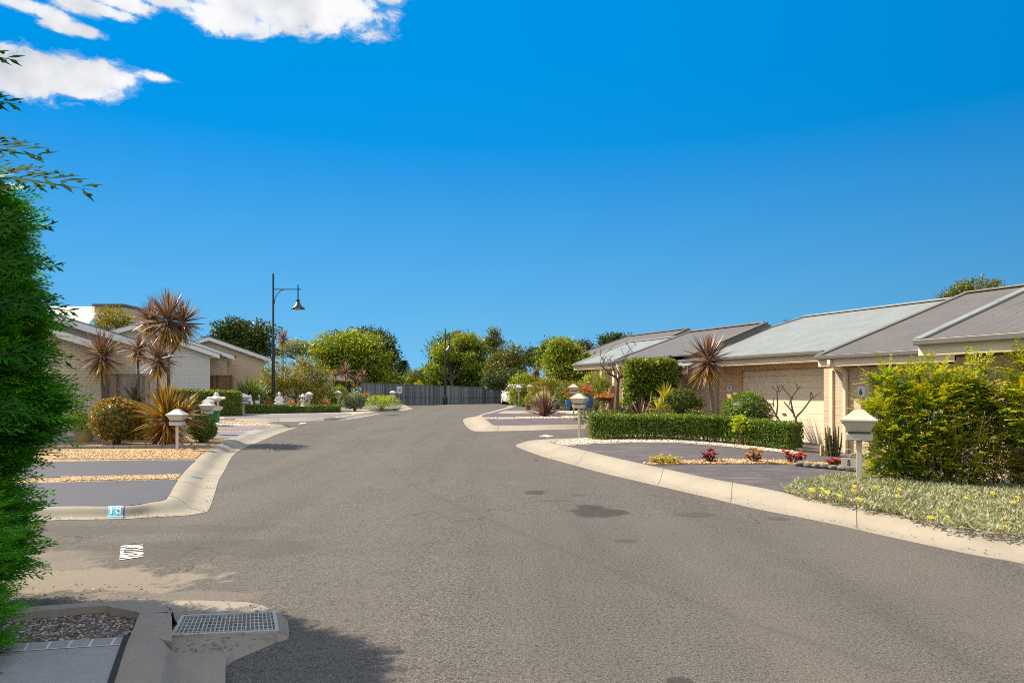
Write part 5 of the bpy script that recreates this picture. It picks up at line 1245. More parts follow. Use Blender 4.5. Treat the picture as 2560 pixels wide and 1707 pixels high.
# green bin
m_gb = m_plain('green_plastic', (.015, .13, .035), .45, .06, 4)
D = 27; z0 = ZV(1057, D); h = ZV(1026, D)-z0; t = thing('garden_bin', 'small green plastic garden bin beside the stone lantern', 'bin', (XU(537, D), D, z0), R(5))
mb = MB(); w_ = .145; mb.prism([(-w_, -w_, h*.9), (w_, -w_, h*.9), (w_, w_, h*.9), (-w_, w_, h*.9)], [(-w_*.92, -w_*.92, -.05), (w_*.92, -w_*.92, -.05), (w_*.92, w_*.92, -.05), (-w_*.92, w_*.92, -.05)]); mb.build('body', m_gb, t, bevel=.012)
mb = MB(); mb.prism([(-w_*.95, -w_*.95, h), (w_*.95, -w_*.95, h), (w_*.95, w_*.95, h), (-w_*.95, w_*.95, h)], [(-w_*1.08, -w_*1.08, h*.9), (w_*1.08, -w_*1.08, h*.9), (w_*1.08, w_*1.08, h*.9), (-w_*1.08, w_*1.08, h*.9)]); mb.build('lid', m_gb, t, bevel=.01)

# ---- pots
def pot(name, label, u, vt, vb, D, prof, mt, plant=None, soil=True, cat='pot', rw=None):
    z0 = ZV(vb, D); h = ZV(vt, D)-z0
    t = thing(name, label, cat, (XU(u, D), D, z0))
    R_ = (rw/F*D/2)/max(r for r, z in prof); p = [(r*R_, z*h) for r, z in prof]
    rr_ = p[-1][0]; mb = MB(); mb.lathe([(.001, 0)]+p+[(rr_*.88, h), (rr_*.86, h*.9), (.001, h*.88)], 28); mb.build('pot', mt, t, smooth=True, angle=40)
    mb = MB(); mb.lathe([(.001, h*.89), (rr_*.85, h*.90)], 20); mb.build('soil', M_SOIL, t)
    return t, h, rr_
M_GLAZE = m_plain('olive_glaze', (.34, .27, .11), .25, .25, 5, spec=.6); M_BLUEG = m_plain('blue_glaze', (.012, .16, .52), .18, .15, 6, spec=.6); M_NAVY = m_plain('navy_glaze', (.02, .05, .14), .2, .2, 6, spec=.6)
M_SLATE = m_plain('slate_blue_glaze', (.05, .11, .26), .3, .35, 5, spec=.6); M_DARKP = m_plain('dark_pot', (.035, .035, .03), .5, .3, 8); M_TANP = m_plain('tan_pot', (.42, .32, .15), .6, .15, 6); M_BROWNP = m_plain('brown_pot', (.075, .03, .02), .35, .3, 8); M_PURP = m_plain('purple_glaze', (.06, .05, .22), .25, .2, 6, spec=.6)
t, h, r_ = pot('potted_plant', 'glazed olive pot with a lime green leafy plant beside the brick wall', 211, 1072, 1108, 18.4, [(.62, 0), (.78, .3), (.92, .65), (.98, .88), (1.04, .90), (1.04, 1)], M_GLAZE, cat='potted plant', rw=49)
foliage('foliage', crownV([(0, 0, h+.18, .34, .3, .22), (-.18, 0, h+.28, .2, .2, .16), (-.4, 0, h+.22, .14, .12, .10)], 60, 9, .09, .085, .7, .3, up=.6), ML['lime'], t)
mb = MB(); 
for i in range(7): mb.tube([(0, 0, h*.8), (random.uniform(-.3, .25), random.uniform(-.2, .2), h+.2)], [.012, .006], 5)
mb.build('stems', M_BARK, t)
t, h, r_ = pot('potted_plant', 'tall slim bright blue pot with yellow orange leaves behind the right mailboxes', 1419.5, 999, 1025, 29.5, [(.45, 0), (.6, .1), (.8, .5), (1, .85), (.9, .95), (.95, 1)], M_BLUEG, cat='potted plant', rw=12)
foliage('foliage', crownV([(0, 0, h+.35, .2, .2, .35)], 24, 8, .08, .08, .6, .3, up=.5), ML['orange_brom'], t)
t, h, r_ = pot('potted_plant', 'large round slate blue glazed pot with red succulents behind the hedge mailbox', 1471, 990, 1028, 26.5, [(.6, 0), (.85, .15), (1, .5), (.98, .75), (.8, .93), (.84, 1)], M_SLATE, cat='potted plant', rw=31)
leafm('coral', (.30, .05, .04), (.55, .14, .10), .3, tip=(.65, .32, .22))
leafm('orange_succ', (.35, .10, .02), (.60, .22, .05), .3, tip=(.62, .45, .10))
foliage('foliage', crownV([(0, 0, h+.18, .26, .22, .2), (-.05, 0, h+.36, .2, .2, .16)], 40, 8, .07, .075, .6, .3, up=.6), ML['coral'], t)
mb = MB()
for i in range(5): mb.tube([(0, 0, h*.8), (random.uniform(-.2, .2), random.uniform(-.1, .1), h+.3)], .008, 5)
mb.build('stems', M_BARK, t)
t, h, r_ = pot('potted_plant', 'square dark navy pot with a small green shrub under the bare tree', 1553, 1018, 1032, 26, [(.8, 0), (.95, .6), (1, .9), (1, 1)], M_NAVY, cat='potted plant', rw=21)
foliage('foliage', crownV([(0, 0, h+.12, .24, .2, .16)], 30, 8, .07, .07, .6, .3), ML['lime'], t)
t, h, r_ = pot('potted_plant', 'small tan pot with a pale leafy plant left of the pinkish mailbox', 1567, 1024, 1035, 25, [(.65, 0), (.95, .5), (1, .8), (.95, 1)], M_TANP, cat='potted plant', rw=14)
foliage('foliage', crownV([(0, 0, h+.22, .14, .12, .24)], 22, 8, .06, .06, .55, .3, up=.6), ML['variegated'], t)
t, h, r_ = pot('garden_pot', 'wide dark empty pot right of the bronze flax', 1393, 1008, 1023, 31, [(.6, 0), (.9, .4), (1, .85), (1, 1)], M_DARKP, rw=17)
t, h, r_ = pot('garden_pot', 'small brown glazed bowl pot on the driveway left of the bronze flax', 1320.5, 1012.5, 1024.5, 33, [(.8, 0), (1, .25), (.85, .5), (.78, .6), (1.0, .75), (1.05, 1)], M_BROWNP, rw=14)
t, h, r_ = pot('potted_plant', 'purple pot with a pale variegated plant behind the bronze flax', 1358, 1004, 1026, 31, [(.7, 0), (.9, .5), (1, .9), (1, 1)], M_PURP, cat='potted plant', rw=20)
foliage('foliage', cat_(strapV((0, 0, h), 120, .5, .035, 15, 88, .7), strapV((.2, 0, h), 60, .42, .03, 15, 80, .8), strapV((-.2, 0, h), 60, .42, .03, 15, 80, .8)), ML['variegated'], t)
# bowl of orange succulents on crossed legs
D = 26; z0 = ZV(1032, D); t = thing('planter_stand', 'wide wooden bowl of orange succulents on crossed pole legs', 'planter', (XU(1513, D), D, z0)); zb_ = ZV(1004, D)-z0; zt_ = ZV(994, D)-z0; hw = 22/F*D
mb = MB(); mb.lathe([(.001, zb_), (hw*.55, zb_+.01), (hw*.85, zb_+.06), (hw, zt_), (hw*.93, zt_), (hw*.8, zt_-.05), (.001, zt_-.06)], 18); mb.build('bowl', M_BROWNP, t, smooth=True)
foliage('succulents', crownV([(-.15, 0, zt_+.05, .2, .22, .12), (.15, 0, zt_+.08, .18, .2, .14)], 40, 8, .07, .075, .6, .3, up=.7), ML['orange_succ'], t)
for a, b_ in (((-.36, -.12, 0), (.12, .05, zb_+.14)), ((.02, -.12, 0), (-.30, .05, zb_+.1)), ((.0, -.1, .02), (.30, .06, zb_+.05))):
    mb = MB(); mb.tube([a, b_], [.018, .016], 7); mb.build('leg', M_BARKP, t, smooth=True)
D = 26.2; z0 = ZV(1033, D); t = thing('carved_post', 'rusty patterned post with white edges beside the bowl of orange succulents', 'garden post', (XU(1529.5, D), D, z0), R(6))
m_rp = m_brick('rusty_patches', (.20, .06, .03), (.36, .16, .10), (.42, .34, .28)); mb = MB(); mb.prism([(-.06, -.05, .93), (.10, -.05, .98), (.10, .05, .98), (-.06, .05, .93)], [(-.10, -.05, -.1), (.06, -.05, -.1), (.06, .05, -.1), (-.10, .05, -.1)]); mb.build('body', m_rp, t, bevel=.02)
mb = MB(); mb.tube([(-.13, 0, -.1), (-.09, 0, .95)], .025, 7); mb.build('white_edge', M_STW, t)
mb = MB(); mb.ell((.03, 0, 1.0), (.085, .06, .08), 10, 7); mb.build('head', m_rp, t, smooth=True)
# metal bird ornament
D = 24; z0 = ZV(1046, D); t = thing('bird_ornament', 'grey metal bird ornament with raised curved tail right of the pinkish mailbox', 'ornament', (XU(1598, D), D, z0)); m_zn = m_plain('zinc', (.26, .25, .25), .5, .3, 12, metal=.5)
mb = MB(); mb.ell((-.02, 0, .42), (.2, .07, .11), 14, 8); mb.tube([(-.15, 0, .45), (-.24, 0, .58), (-.27, 0, .64)], [.06, .045, .035], 8); mb.build('body', m_zn, t, smooth=True)
mb = MB(); mb.prism([(.10, -.012, .46), (.22, -.012, .50), (.30, -.012, .62), (.36, -.012, .66), (.37, -.012, .60), (.28, -.012, .40), (.15, -.012, .34)], [(.10, .012, .46), (.22, .012, .50), (.30, .012, .62), (.36, .012, .66), (.37, .012, .60), (.28, .012, .40), (.15, .012, .34)]); mb.build('tail', m_zn, t)
mb = MB()
for s in (-.05, .05): mb.tube([(s, 0, -.1), (s, 0, .35)], .01, 6)
mb.build('legs', m_zn, t)
# stake by the garage
p = G(2055, 1146, .05); t = thing('timber_stake', 'short pale timber stake with a tap beside the cactus and the garage', 'stake', p)
mb = MB(); mb.box(-.035, .035, -.035, .035, -.1, .30); mb.build('stake', m_plain('raw_timber', (.46, .33, .15), .8, .15, 9), t, bevel=.006)
mb = MB(); mb.tube([(.09, 0, -.1), (.09, 0, .38), (.13, -.03, .40), (.15, -.05, .36)], .014, 7); mb.bar((.05, 0, .43), (.13, 0, .43), .02); mb.build('tap', m_plain('brass', (.3, .26, .2), .4, .1, 5, metal=.8), t)

# ---- car
def car(label, loc, rz):
    t = thing('parked_car', label, 'car', loc, rz)
    m, nt, b = mat('white_car_paint'); b.inputs['Base Color'].default_value = (.74, .75, .77, 1); b.inputs['Roughness'].default_value = .25; b.inputs['Coat Weight'].default_value = .6; M_CP = m
    # profile sections along y (rear at -2.2, front at +2.2): (y, half width low, half width waist, z sill, z waist)
    mb = MB(); sec = [(-2.22, .70, .78, .42, .92), (-2.12, .82, .90, .30, 1.02), (-1.5, .88, .93, .24, 1.04), (0, .89, .94, .24, 1.02), (1.2, .88, .93, .24, .98), (1.85, .83, .88, .26, .86), (2.2, .66, .72, .36, .70)]
    vs = []; n = 10
    for y, wl, ww, z0, z1 in sec:
        ring = [(-wl, z0), (-ww, z0+.25), (-ww, z1-.08), (-ww*.94, z1), (-ww*.5, z1+.02), (ww*.5, z1+.02), (ww*.94, z1), (ww, z1-.08), (ww, z0+.25), (wl, z0)]
        vs += [(x, y, z) for x, z in ring]
    mb.add(vs, [(i*n+k, i*n+(k+1) % n, (i+1)*n+(k+1) % n, (i+1)*n+k) for i in range(len(sec)-1) for k in range(n)]+[tuple(range(n)), tuple(range((len(sec)-1)*n, len(sec)*n))])
    cab = [(-2.02, 1.02), (-1.72, 1.58), (-1.2, 1.68), (.1, 1.66), (.55, 1.52), (1.25, 1.0)]
    vs = []
    for y, z in cab: q = .80-.22*(z-1)/.66; vs += [(-q, y, z), (q, y, z)]
    b0 = [(-.86, y, 1.0) for y in (-2.05, 1.3)]
    m_ = len(cab); fs = [(2*i, 2*i+1, 2*i+3, 2*i+2) for i in range(m_-1)]; fs += [tuple(2*i for i in range(m_))[::-1], tuple(2*i+1 for i in range(m_)), (0, 2*m_-2, 2*m_-1, 1)]
    mb.add(vs, fs); mb.build('body', M_CP, t, smooth=True, angle=38, bevel=.03)
    gl = MB(); gl.add([(-.66, -1.985, 1.12), (.66, -1.985, 1.12), (.58, -1.77, 1.52), (-.58, -1.77, 1.52)], [(0, 1, 2, 3)]); gl.add([(-.66, -1.96, 1.12), (.66, -1.96, 1.12), (.58, -1.745, 1.52), (-.58, -1.745, 1.52)], [(3, 2, 1, 0)]); gl.build('rear_window', M_GLASS, t)
    for s in (-1, 1):
        for y0, y1, y2, y3 in ((-1.72, -.95, -.95, -1.55), (-.88, 0, -.02, -.88), (.07, .95, .45, .05)):
            zt2 = 1.56 if y0 < .05 else 1.48
            fx = lambda z: s*(.80-.22*(z-1)/.66+.006)
            gl = MB(); gl.add([(fx(1.06), y0, 1.06), (fx(1.06), y1, 1.06), (fx(zt2), y2, zt2), (fx(zt2), y3, zt2)], [(0, 1, 2, 3)]); gl.build('side_window', M_GLASS, t)
    gl = MB(); gl.add([(-.66, 1.19, 1.07), (.66, 1.19, 1.07), (.58, .60, 1.50), (-.58, .60, 1.50)], [(0, 1, 2, 3)]); g_ = gl.build('windscreen', M_GLASS, t); g_.location = (0, .015, .012)
    m_tl = m_plain('red_lens', (.35, .01, .012), .2, .1, 5, spec=.6)
    for s in (-1, 1):
        mb = MB(); mb.prism([(s*.52, -2.20, .98), (s*.93, -2.05, 1.02), (s*.95, -1.78, .98), (s*.95, -1.80, .86), (s*.90, -2.10, .84), (s*.55, -2.23, .90)], [(s*.5, -2.1, .97), (s*.85, -1.95, 1.0), (s*.88, -1.78, .97), (s*.88, -1.80, .87), (s*.84, -2.0, .86), (s*.5, -2.1, .90)]); mb.build('tail_light', m_tl, t)
    mb = MB(); mb.box(-.84, .84, -2.25, -2.05, .38, .56); mb.build('rear_bumper', m_plain('black_trim', (.03, .03, .032), .5), t, bevel=.03)
    for x in (-.82, .82):
        for y in (-1.35, 1.38):
            wh = MB(); wh.lathe([(.20, -.1), (.33, -.1), (.345, -.06), (.345, .06), (.33, .1), (.20, .1)], 24); w_ = wh.build('wheel', m_plain('tyre_rubber', (.02, .02, .02), .8), t, smooth=True, angle=40); w_.rotation_euler = (0, R(90), 0); w_.location = (x, y, .345)
            rm = MB(); rm.lathe([(.03, -.105), (.21, -.1), (.21, .1), (.03, .105)], 16); rm.build('rim', M_GALV, w_, smooth=True)
    for s in (-1, 1):
        mb = MB(); mb.ell((s*1.0, .62, 1.06), (.09, .07, .08), 10, 6); mb.build('mirror', M_CP, t, smooth=True)
p = A(1280, 55, .02); car('white car parked at the far right bend, half hidden by bushes', (p.x+.35, p.y+1.5, p.z), R(14))
# ================================================================ GARDENS, LEFT
def gp(u, v): return G(u, v, LZ)
# cordyline cluster by the near left villa
p = A(238, 19.6, LZ); hz = lambda u, v, D, p: (XU(u, D)-p.x, D-p.y, ZV(v, D)-p.z)
p = A(256, 19.6, LZ); palm('single headed red brown cordyline leftmost, before the grey brown brick wall', p, [(hz(255, 886, 19.6, p), 1.0)], [([(0, 0, -.1), (.03, 0, .6), hz(255, 890, 19.6, p)], .055)], leaf=.74)
p = A(345, 20.2, LZ); palm('thin leaning cordyline with a smaller head before the grey palings', p, [(hz(345, 872, 20.6, p), .62)], [([(-.05, 0, -.1), (-.02, .1, .8), hz(344, 876, 20.6, p)], .04)], n=90)
p = A(395, 19.4, LZ); palm('cordyline with one drooping head low in the middle of the left cluster', p, [(hz(395, 897, 19.4, p), .80)], [([(0, 0, -.1), (0, 0, .7), hz(395, 901, 19.4, p)], .05)], n=110)
p = A(423, 20.3, LZ); f0 = Vector(hz(420, 900, 20.3, p)); palm('tallest cordyline with three heads on a forked trunk in the left cluster', p,
    [(hz(420, 800, 20.1, p), 1.08), (hz(378, 798, 20.5, p), .72), (hz(455, 805, 20.6, p), .85)],
    [([(0, 0, -.1), (.0, 0, 1.0), f0], .06), ([f0, f0+Vector((-.12, 0, .35)), hz(418, 810, 20.1, p)], .045), ([f0+Vector((-.1, 0, .3)), hz(392, 850, 20.5, p), hz(379, 805, 20.5, p)], .032), ([f0, f0+Vector((.3, .1, .55)), hz(455, 812, 20.6, p)], .036)], leaf=.80, n=150)
p = A(340, 19.0, LZ); t = rosette('spiky_plant', 'small dark spiky plant between the copper bush and the grey palings', 'spiky plant', (p.x, p.y, ZV(1012, 19.0)-.25), .55, 90, .03, 'dark_strap', -20, 85, .4, h=.3)
p = gp(417, 1113); t = thing('flax_clump', 'large golden brown flax clump behind the nearest left mailbox', 'flax', p)
h_ = ZV(1046, p.y)-p.z
foliage('leaves', cat_(strapV((0, 0, h_), 190, .92, .055, -15, 88, .42, spread=.06, seg=6), strapV((.25, .1, h_-.05), 70, .75, .05, -20, 70, .5)), ML['gold_flax'], t)
foliage('old_leaves', cat_(strapV((0, 0, h_-.15), 110, .75, .05, -70, -10, .3), strapV((-.1, -.05, .22), 90, .45, .045, -30, 60, .8)), ML['orange_brom'], t)
mb = MB(); mb.tube([(0, 0, -.1), (.02, 0, h_)], [.09, .06], 8); mb.build('trunk', M_CTRUNK, t, smooth=True)
p = gp(292, 1111); clipped('copper_bush', 'rounded copper tipped bush between the olive pot and the flax clump', p, (.60, .56, .56), ML['copper'], 1500, .05, stem=.12)
p = gp(352, 1098); bush('shrub', 'small yellow green bush behind the copper bush', 'bush', p, (.28, .25, .30), ML['lime'], 60, 12, .06)
p = gp(506, 1104); clipped('clipped_bush', 'small clipped green ball beside the flax clump and the left kerb', p, (.36, .36, .36), ML['hedge'], 800, .04, stem=.05)
# tall clipped hedge
a = A(392, 32.5, LZ); b_ = A(597, 34.6, LZ); a.z = ZV(1040, 32.5); b_.z = ZV(1042, 34.6)
hedge('clipped_hedge', 'tall square clipped hedge behind the green bin on the left', a, b_, 1.5, ZV(973, 33.5)-a.z, ML['hedge'], 15000, .075)
# low hedge
a = A(612, 36.6, LZ); b_ = A(850, 38.8, LZ)
hedge('clipped_hedge', 'long low clipped hedge in front of the statues on the left', (a.x, a.y, ZV(1036, 36.6)), (b_.x, b_.y, ZV(1037, 38.8)), .7, ZV(1011, 37)-ZV(1036, 37), ML['hedge'], 9000, .06)
for i, (u, D, s, lab) in enumerate(((671, 37.6, .36, 'orange bromeliad clump left of the seated statue'), (731, 37.9, .36, 'orange bromeliad clump between the seated statue and the small lantern'), (814, 38.6, .42, 'orange bromeliad clump at the right end of the low hedge'))):
    p = A(u, D, LZ); rosette('bromeliad', lab, 'bromeliad', (p.x, p.y, ZV(1020, D)), s*1.15, 75, .05, 'orange_brom', 5, 85, .5, 'orange bromeliads along the low hedge', h=.06)
p = A(914, 47, LZ); rosette('bromeliad', 'small reddish bromeliad above the yellow bush near the far fence', 'bromeliad', (p.x, p.y, ZV(993, 47)), .42, 60, .05, 'orange_brom', 5, 80, .5)
p = A(616, 37.5, LZ); t = rosette('strappy_plant', 'tall green strappy plant between the brown palings and the street lamp', 'plant', (p.x, p.y, ZV(1000, 37.5)), 1.15, 170, .055, 'green_strap', 30, 88, .35)
foliage('leaves', strapV((.4, .2, 0), 120, .95, .05, 25, 88, .35, spread=.2), ML['green_strap'], t)
p = A(738, 41, LZ); tree('large_shrub', 'large golden tipped shrub behind the seated statue and the street lamp', p, [(-.9, 0, 1.85, 1.25, 1.2, 1.1), (.7, 0, 2.0, 1.4, 1.2, 1.1), (0, -.2, 2.35, 1.5, 1.2, .9), (-1.5, -.2, 1.2, .75, .9, .8), (1.5, 0, 1.5, .9, .9, .9), (.2, .1, 1.1, 1.5, .8, .6)], ML['shrub_gold'], 330, 30, .36, .13, .07, shell=.45)
p = A(655, 39.6, LZ); bush('shrub', 'dark green shrub at the foot of the street lamp', 'bush', p, (.8, .6, .65), ML['tree_green'], 70, 18, .1)
p = A(812, 42.5, LZ); bush('shrub', 'dark leafy bush behind the low hedge right of the small lantern', 'bush', p, (.85, .6, .62), ML['tree_green'], 80, 18, .10)
p = A(846, 45, LZ); bush('shrub', 'bright yellow green bush below the slim cordylines on the left', 'bush', p, (.75, .6, .72), ML['tree_light'], 70, 20, .09)
p = A(887, 41, LZ); p.z = ZV(1023, 41); clipped('silver_bush', 'round silvery green bush left of the low yellow bush', p, (.62, .6, .50), ML['silver_bush'], 700, .07, stem=.05)
p = A(953, 43.5, LZ); p.z = ZV(1023, 43.5); bush('low_shrub', 'low wide yellow green bush below the speed sign', 'bush', p, (1.05, .6, .45), ML['lime'], 130, 12, .06, .12, lobes=[(-.3, 0, .45, .8, .6, .42), (.45, 0, .42, .7, .6, .42)])
for u, v, s, D, lab in ((707, 846, 24, 48, 'cordyline whose head shows above the large shrub right of the lamp pole'), (864, 930, 25, 46, 'slender cordyline with the largest head left of the far fence'), (835, 938, 15, 47.5, 'small cordyline just left of the slender one by the far fence'), (905, 936, 15, 48, 'small pale cordyline nearest the left end of the far fence'), (888, 952, 14, 46.5, 'low cordyline between two taller ones by the far fence')):
    p = A(u, D, LZ); q = hz(u, v, D, p); k = s/F*D/.78
    palm(lab, p, [(q, k)], [([(.03, 0, -.1), (.02, 0, q[2]*.5), q], .05)], leaf=.78, n=80, wd=.06)
# trees left
def at(u, D): return (XU(u, D), D, .4)
def lob(u0, D0, *ls):    # lobes given in photo pixels: (u, v, ru, rv[, depth])
    return [(XU(u, D0)-XU(u0, D0), (random.uniform(-.6, .6)), ZV(v, D0)-.4, ru/F*D0, ru/F*D0*.9, rv/F*D0) for u, v, ru, rv in ls]
D = 62; tree('evergreen_tree', 'dark spreading evergreen tree rising behind the left row of villas', at(605, D), lob(605, D, (585, 825, 32, 22), (560, 848, 34, 18), (620, 845, 40, 26), (660, 838, 26, 28), (640, 870, 48, 20), (570, 870, 45, 16), (600, 815, 16, 12)), ML['tree_dark'], 230, 46, .8, .28, .3, flat=.5, shell=.35)
D = 62; tree('broad_tree', 'broad bright green tree left of the road end', at(870, D), lob(870, D, (840, 862, 48, 28), (895, 858, 52, 26), (930, 890, 38, 30), (815, 890, 40, 26), (870, 890, 60, 34), (950, 915, 26, 26), (860, 920, 55, 22), (825, 942, 48, 22), (915, 940, 48, 24), (960, 948, 22, 16)), ML['tree_light'], 300, 46, .85, .30, .28, shell=.5)
D = 70; tree('evergreen_tree', 'dark tree showing behind the broad bright green tree', at(935, D), lob(935, D, (905, 842, 34, 20), (945, 850, 32, 24), (965, 885, 26, 28), (985, 905, 18, 26), (975, 935, 24, 22), (850, 850, 20, 12)), ML['tree_dark'], 200, 40, .7, .26, .26, shell=.4)
D = 60; tree('olive_tree', 'yellow flowering tree beside the tall house far left', (XU(283, 54), 54, .4), [(XU(u, 54)-XU(283, 54), 0, ZV(v, 54)-.4, ru/F*54, ru/F*54, rv/F*54) for u, v, ru, rv in ((258, 790, 18, 22), (295, 795, 28, 24), (275, 815, 36, 14), (330, 815, 22, 12))], ML['shrub_gold'], 120, 30, .4, .16, .12)
D = 66; tree('olive_tree', 'low pale tree behind the large golden shrub', at(760, D), lob(760, D, (740, 868, 30, 14), (775, 872, 30, 12), (715, 880, 26, 12)), ML['silver_bush'], 110, 34, .6, .22, .16)
# Norfolk pine
D = 95; p = Vector((XU(1009, D), D, .4)); t = thing('norfolk_pine', 'small dark pointed pine beyond the left part of the far fence', 'tree', p); zt_ = ZV(899, D)-.4
mb = MB(); mb.tube([(0, 0, -.3), (0, 0, zt_)], [.16, .02], 8); mb.build('trunk', M_BARK, t, smooth=True)
Pn, Dn, Ln = [], [], []
for i in range(22):
    z = .7+(zt_-.8)*i/22; l = 2.1*(1-i/23)**.85+.1
    for k in range(8):
        a = k*math.pi/4+i*.5; d = np.array([math.cos(a), math.sin(a), .22])
        for j in range(9):
            q = (j+1)/9*l; c = np.array([0, 0, z])+d*q
            for s in (-1, 1, 0): Pn.append(c+rng.normal(0, .05, 3)); Dn.append(d+np.array([-d[1], d[0], .4])*s*.9+rng.normal(0, .2, 3)); Ln.append(.34)
foliage('crown', leafV(np.array(Pn), np.array(Dn), np.tile([0, 0, 1.], (len(Pn), 1)), np.array(Ln), np.array(Ln)*.35), ML['tree_dark'], t)
D = 84; tree('olive_tree', 'hazy olive tree between the pine and the big tree behind the far fence', at(1050, D), lob(1050, D, (1045, 945, 30, 16), (1070, 935, 18, 10), (1030, 950, 20, 14)), ML['tree_olive'], 80, 36, .7, .26, .2)
D = 72; p = Vector((*at(1058, D)[:2], .2)); tree('bright_shrub', 'bright yellow green shrub showing over the far fence left of the distant lamp', p, [(0, 0, 1.5, 1.7, 1.2, .95), (1.2, 0, 1.1, 1.2, 1, .7), (-.9, 0, 1.1, .9, .9, .7)], ML['golden'], 90, 40, .4, .16, .08)
D = 76; tree('broad_tree', 'bushy yellow green tree low behind the fence below the pine', at(985, D), lob(985, D, (975, 950, 34, 16), (955, 945, 18, 14), (1000, 955, 20, 12)), ML['tree_light'], 80, 36, .6, .24, .15)

# ================================================================ TREES, MIDDLE AND RIGHT
D = 71; tree('big_tree', 'big dense green tree behind the far fence and the distant lamp', at(1150, D), lob(1150, D, (1130, 862, 44, 26), (1100, 885, 26, 26), (1160, 870, 46, 30), (1195, 895, 36, 32), (1110, 925, 40, 26), (1165, 930, 60, 34), (1085, 940, 18, 22), (1205, 935, 26, 30), (1100, 952, 36, 18), (1180, 955, 46, 18)), ML['tree_green'], 360, 48, .85, .30, .4, shell=.5)
D = 68; tree('broad_tree', 'bright leafy flank of trees before the big tree behind the far fence', at(1130, D), lob(1130, D, (1120, 880, 34, 18), (1160, 850, 34, 14), (1088, 930, 20, 24), (1180, 905, 18, 20)), ML['tree_light'], 130, 40, .6, .26, .2)
D = 78; tree('gum_tree', 'slim upright gum tree with pale trunk behind the big tree', at(1233, D), lob(1233, D, (1237, 845, 15, 20), (1242, 868, 17, 20), (1222, 862, 18, 16), (1205, 870, 18, 14), (1250, 885, 8, 8)), ML['tree_olive'], 120, 36, .55, .22, .2, bark=M_BARKP, shell=.3)
D = 64; tree('olive_tree', 'olive green tree above the white car', at(1270, D), lob(1270, D, (1278, 882, 26, 14), (1265, 905, 40, 20), (1295, 915, 26, 20), (1235, 930, 28, 24), (1270, 940, 45, 20)), ML['tree_olive'], 200, 40, .6, .24, .25)
D = 66; tree('evergreen_tree', 'dark tree behind the light green tree right of the car', at(1345, D), lob(1345, D, (1338, 888, 18, 14), (1360, 895, 20, 22), (1325, 900, 20, 12)), ML['tree_dark'], 110, 36, .55, .22, .2)
D = 60; tree('evergreen_tree', 'dark foliage mass directly behind the white car', at(1262, D), lob(1262, D, (1250, 950, 28, 18), (1285, 945, 26, 20), (1225, 955, 24, 14)), ML['tree_dark'], 110, 36, .5, .2, .18)
D = 37; p = A(1415, D, LZ); lb = [(XU(u, D)-p.x, random.uniform(-.4, .4), ZV(v, D)-p.z, ru/F*D, ru/F*D, rv/F*D) for u, v, ru, rv in ((1410, 880, 38, 26), (1385, 905, 30, 28), (1445, 905, 32, 34), (1420, 930, 50, 24), (1462, 930, 22, 16), (1400, 865, 22, 14))]
tree('leafy_tree', 'light green leafy tree before the pale roofs on the right', p, lb, ML['tree_light'], 300, 34, .32, .15, .10, shell=.5, asp=.55)
D = 43; tree('evergreen_tree', 'darker tree just left of the light green leafy tree', A(1372, D, 0), [(XU(u, D)-XU(1372, D), 0, ZV(v, D)-gz(XU(1372, D), D), ru/F*D, ru/F*D, rv/F*D) for u, v, ru, rv in ((1372, 875, 22, 18), (1360, 900, 18, 22), (1385, 860, 18, 10))], ML['tree_green'], 110, 30, .4, .16, .1)
D = 44; p = A(1320, D, LZ); bush('shrub', 'rounded green shrub right of the white car', 'bush', p, (.95, .8, .85), ML['tree_light'], 120, 24, .11, .3, lobes=[(-.2, 0, 1.2, .95, .8, .8), (.5, 0, .9, .9, .7, .8), (-.5, -.2, .6, .7, .6, .5)])
p = A(1292, 45, LZ); bush('shrub', 'low green bush between the white car and the farthest right mailbox', 'bush', p, (.5, .4, .5), ML['tree_green'], 50, 16, .09, lobes=[(0, 0, .42, .5, .4, .42)])
p = A(1308, 41.5, LZ); rosette('fern_plant', 'bright green strappy plant behind the two far right mailboxes', 'plant', p, .6, 80, .06, 'green_strap', 10, 85, .6)
p = A(1372, 34.5, LZ); bush('shrub', 'large orange tinged green bush behind the variegated plant', 'bush', p, (1.1, .7, .75), ML['shrub_gold'], 170, 22, .08, .2, lobes=[(-.2, 0, .95, .85, .6, .6), (.5, .1, .8, .7, .6, .65), (-.5, -.1, .5, .6, .5, .5)])
p = A(1427, 33, LZ); bush('shrub', 'dark green bush behind the tall blue pot', 'bush', p, (.7, .6, .65), ML['tree_green'], 90, 18, .09, .2)
for u, v, D, s, lab in ((1339, 931, 38, 17, 'red brown cordyline among the bushes left of the light green tree'), (1368, 930, 39, 15, 'second red brown cordyline close beside the light green tree')):
    p = A(u, D, LZ); q = hz(u, v, D, p); palm(lab, p, [(q, s/F*D/.78)], [([(0, 0, -.1), (0, 0, q[2]*.5), q], .04)], leaf=.78, n=70, wd=.06)
D = 30; p = A(1491, D, LZ); bush('shrub', 'rounded green bush below the whitish roof on the right', 'bush', p, (.65, .6, .75), ML['tree_light'], 140, 20, .075, .18, lobes=[(-.1, 0, 1.15, .68, .55, .55), (.1, 0, .8, .75, .55, .6), (0, 0, .45, .5, .5, .4)])
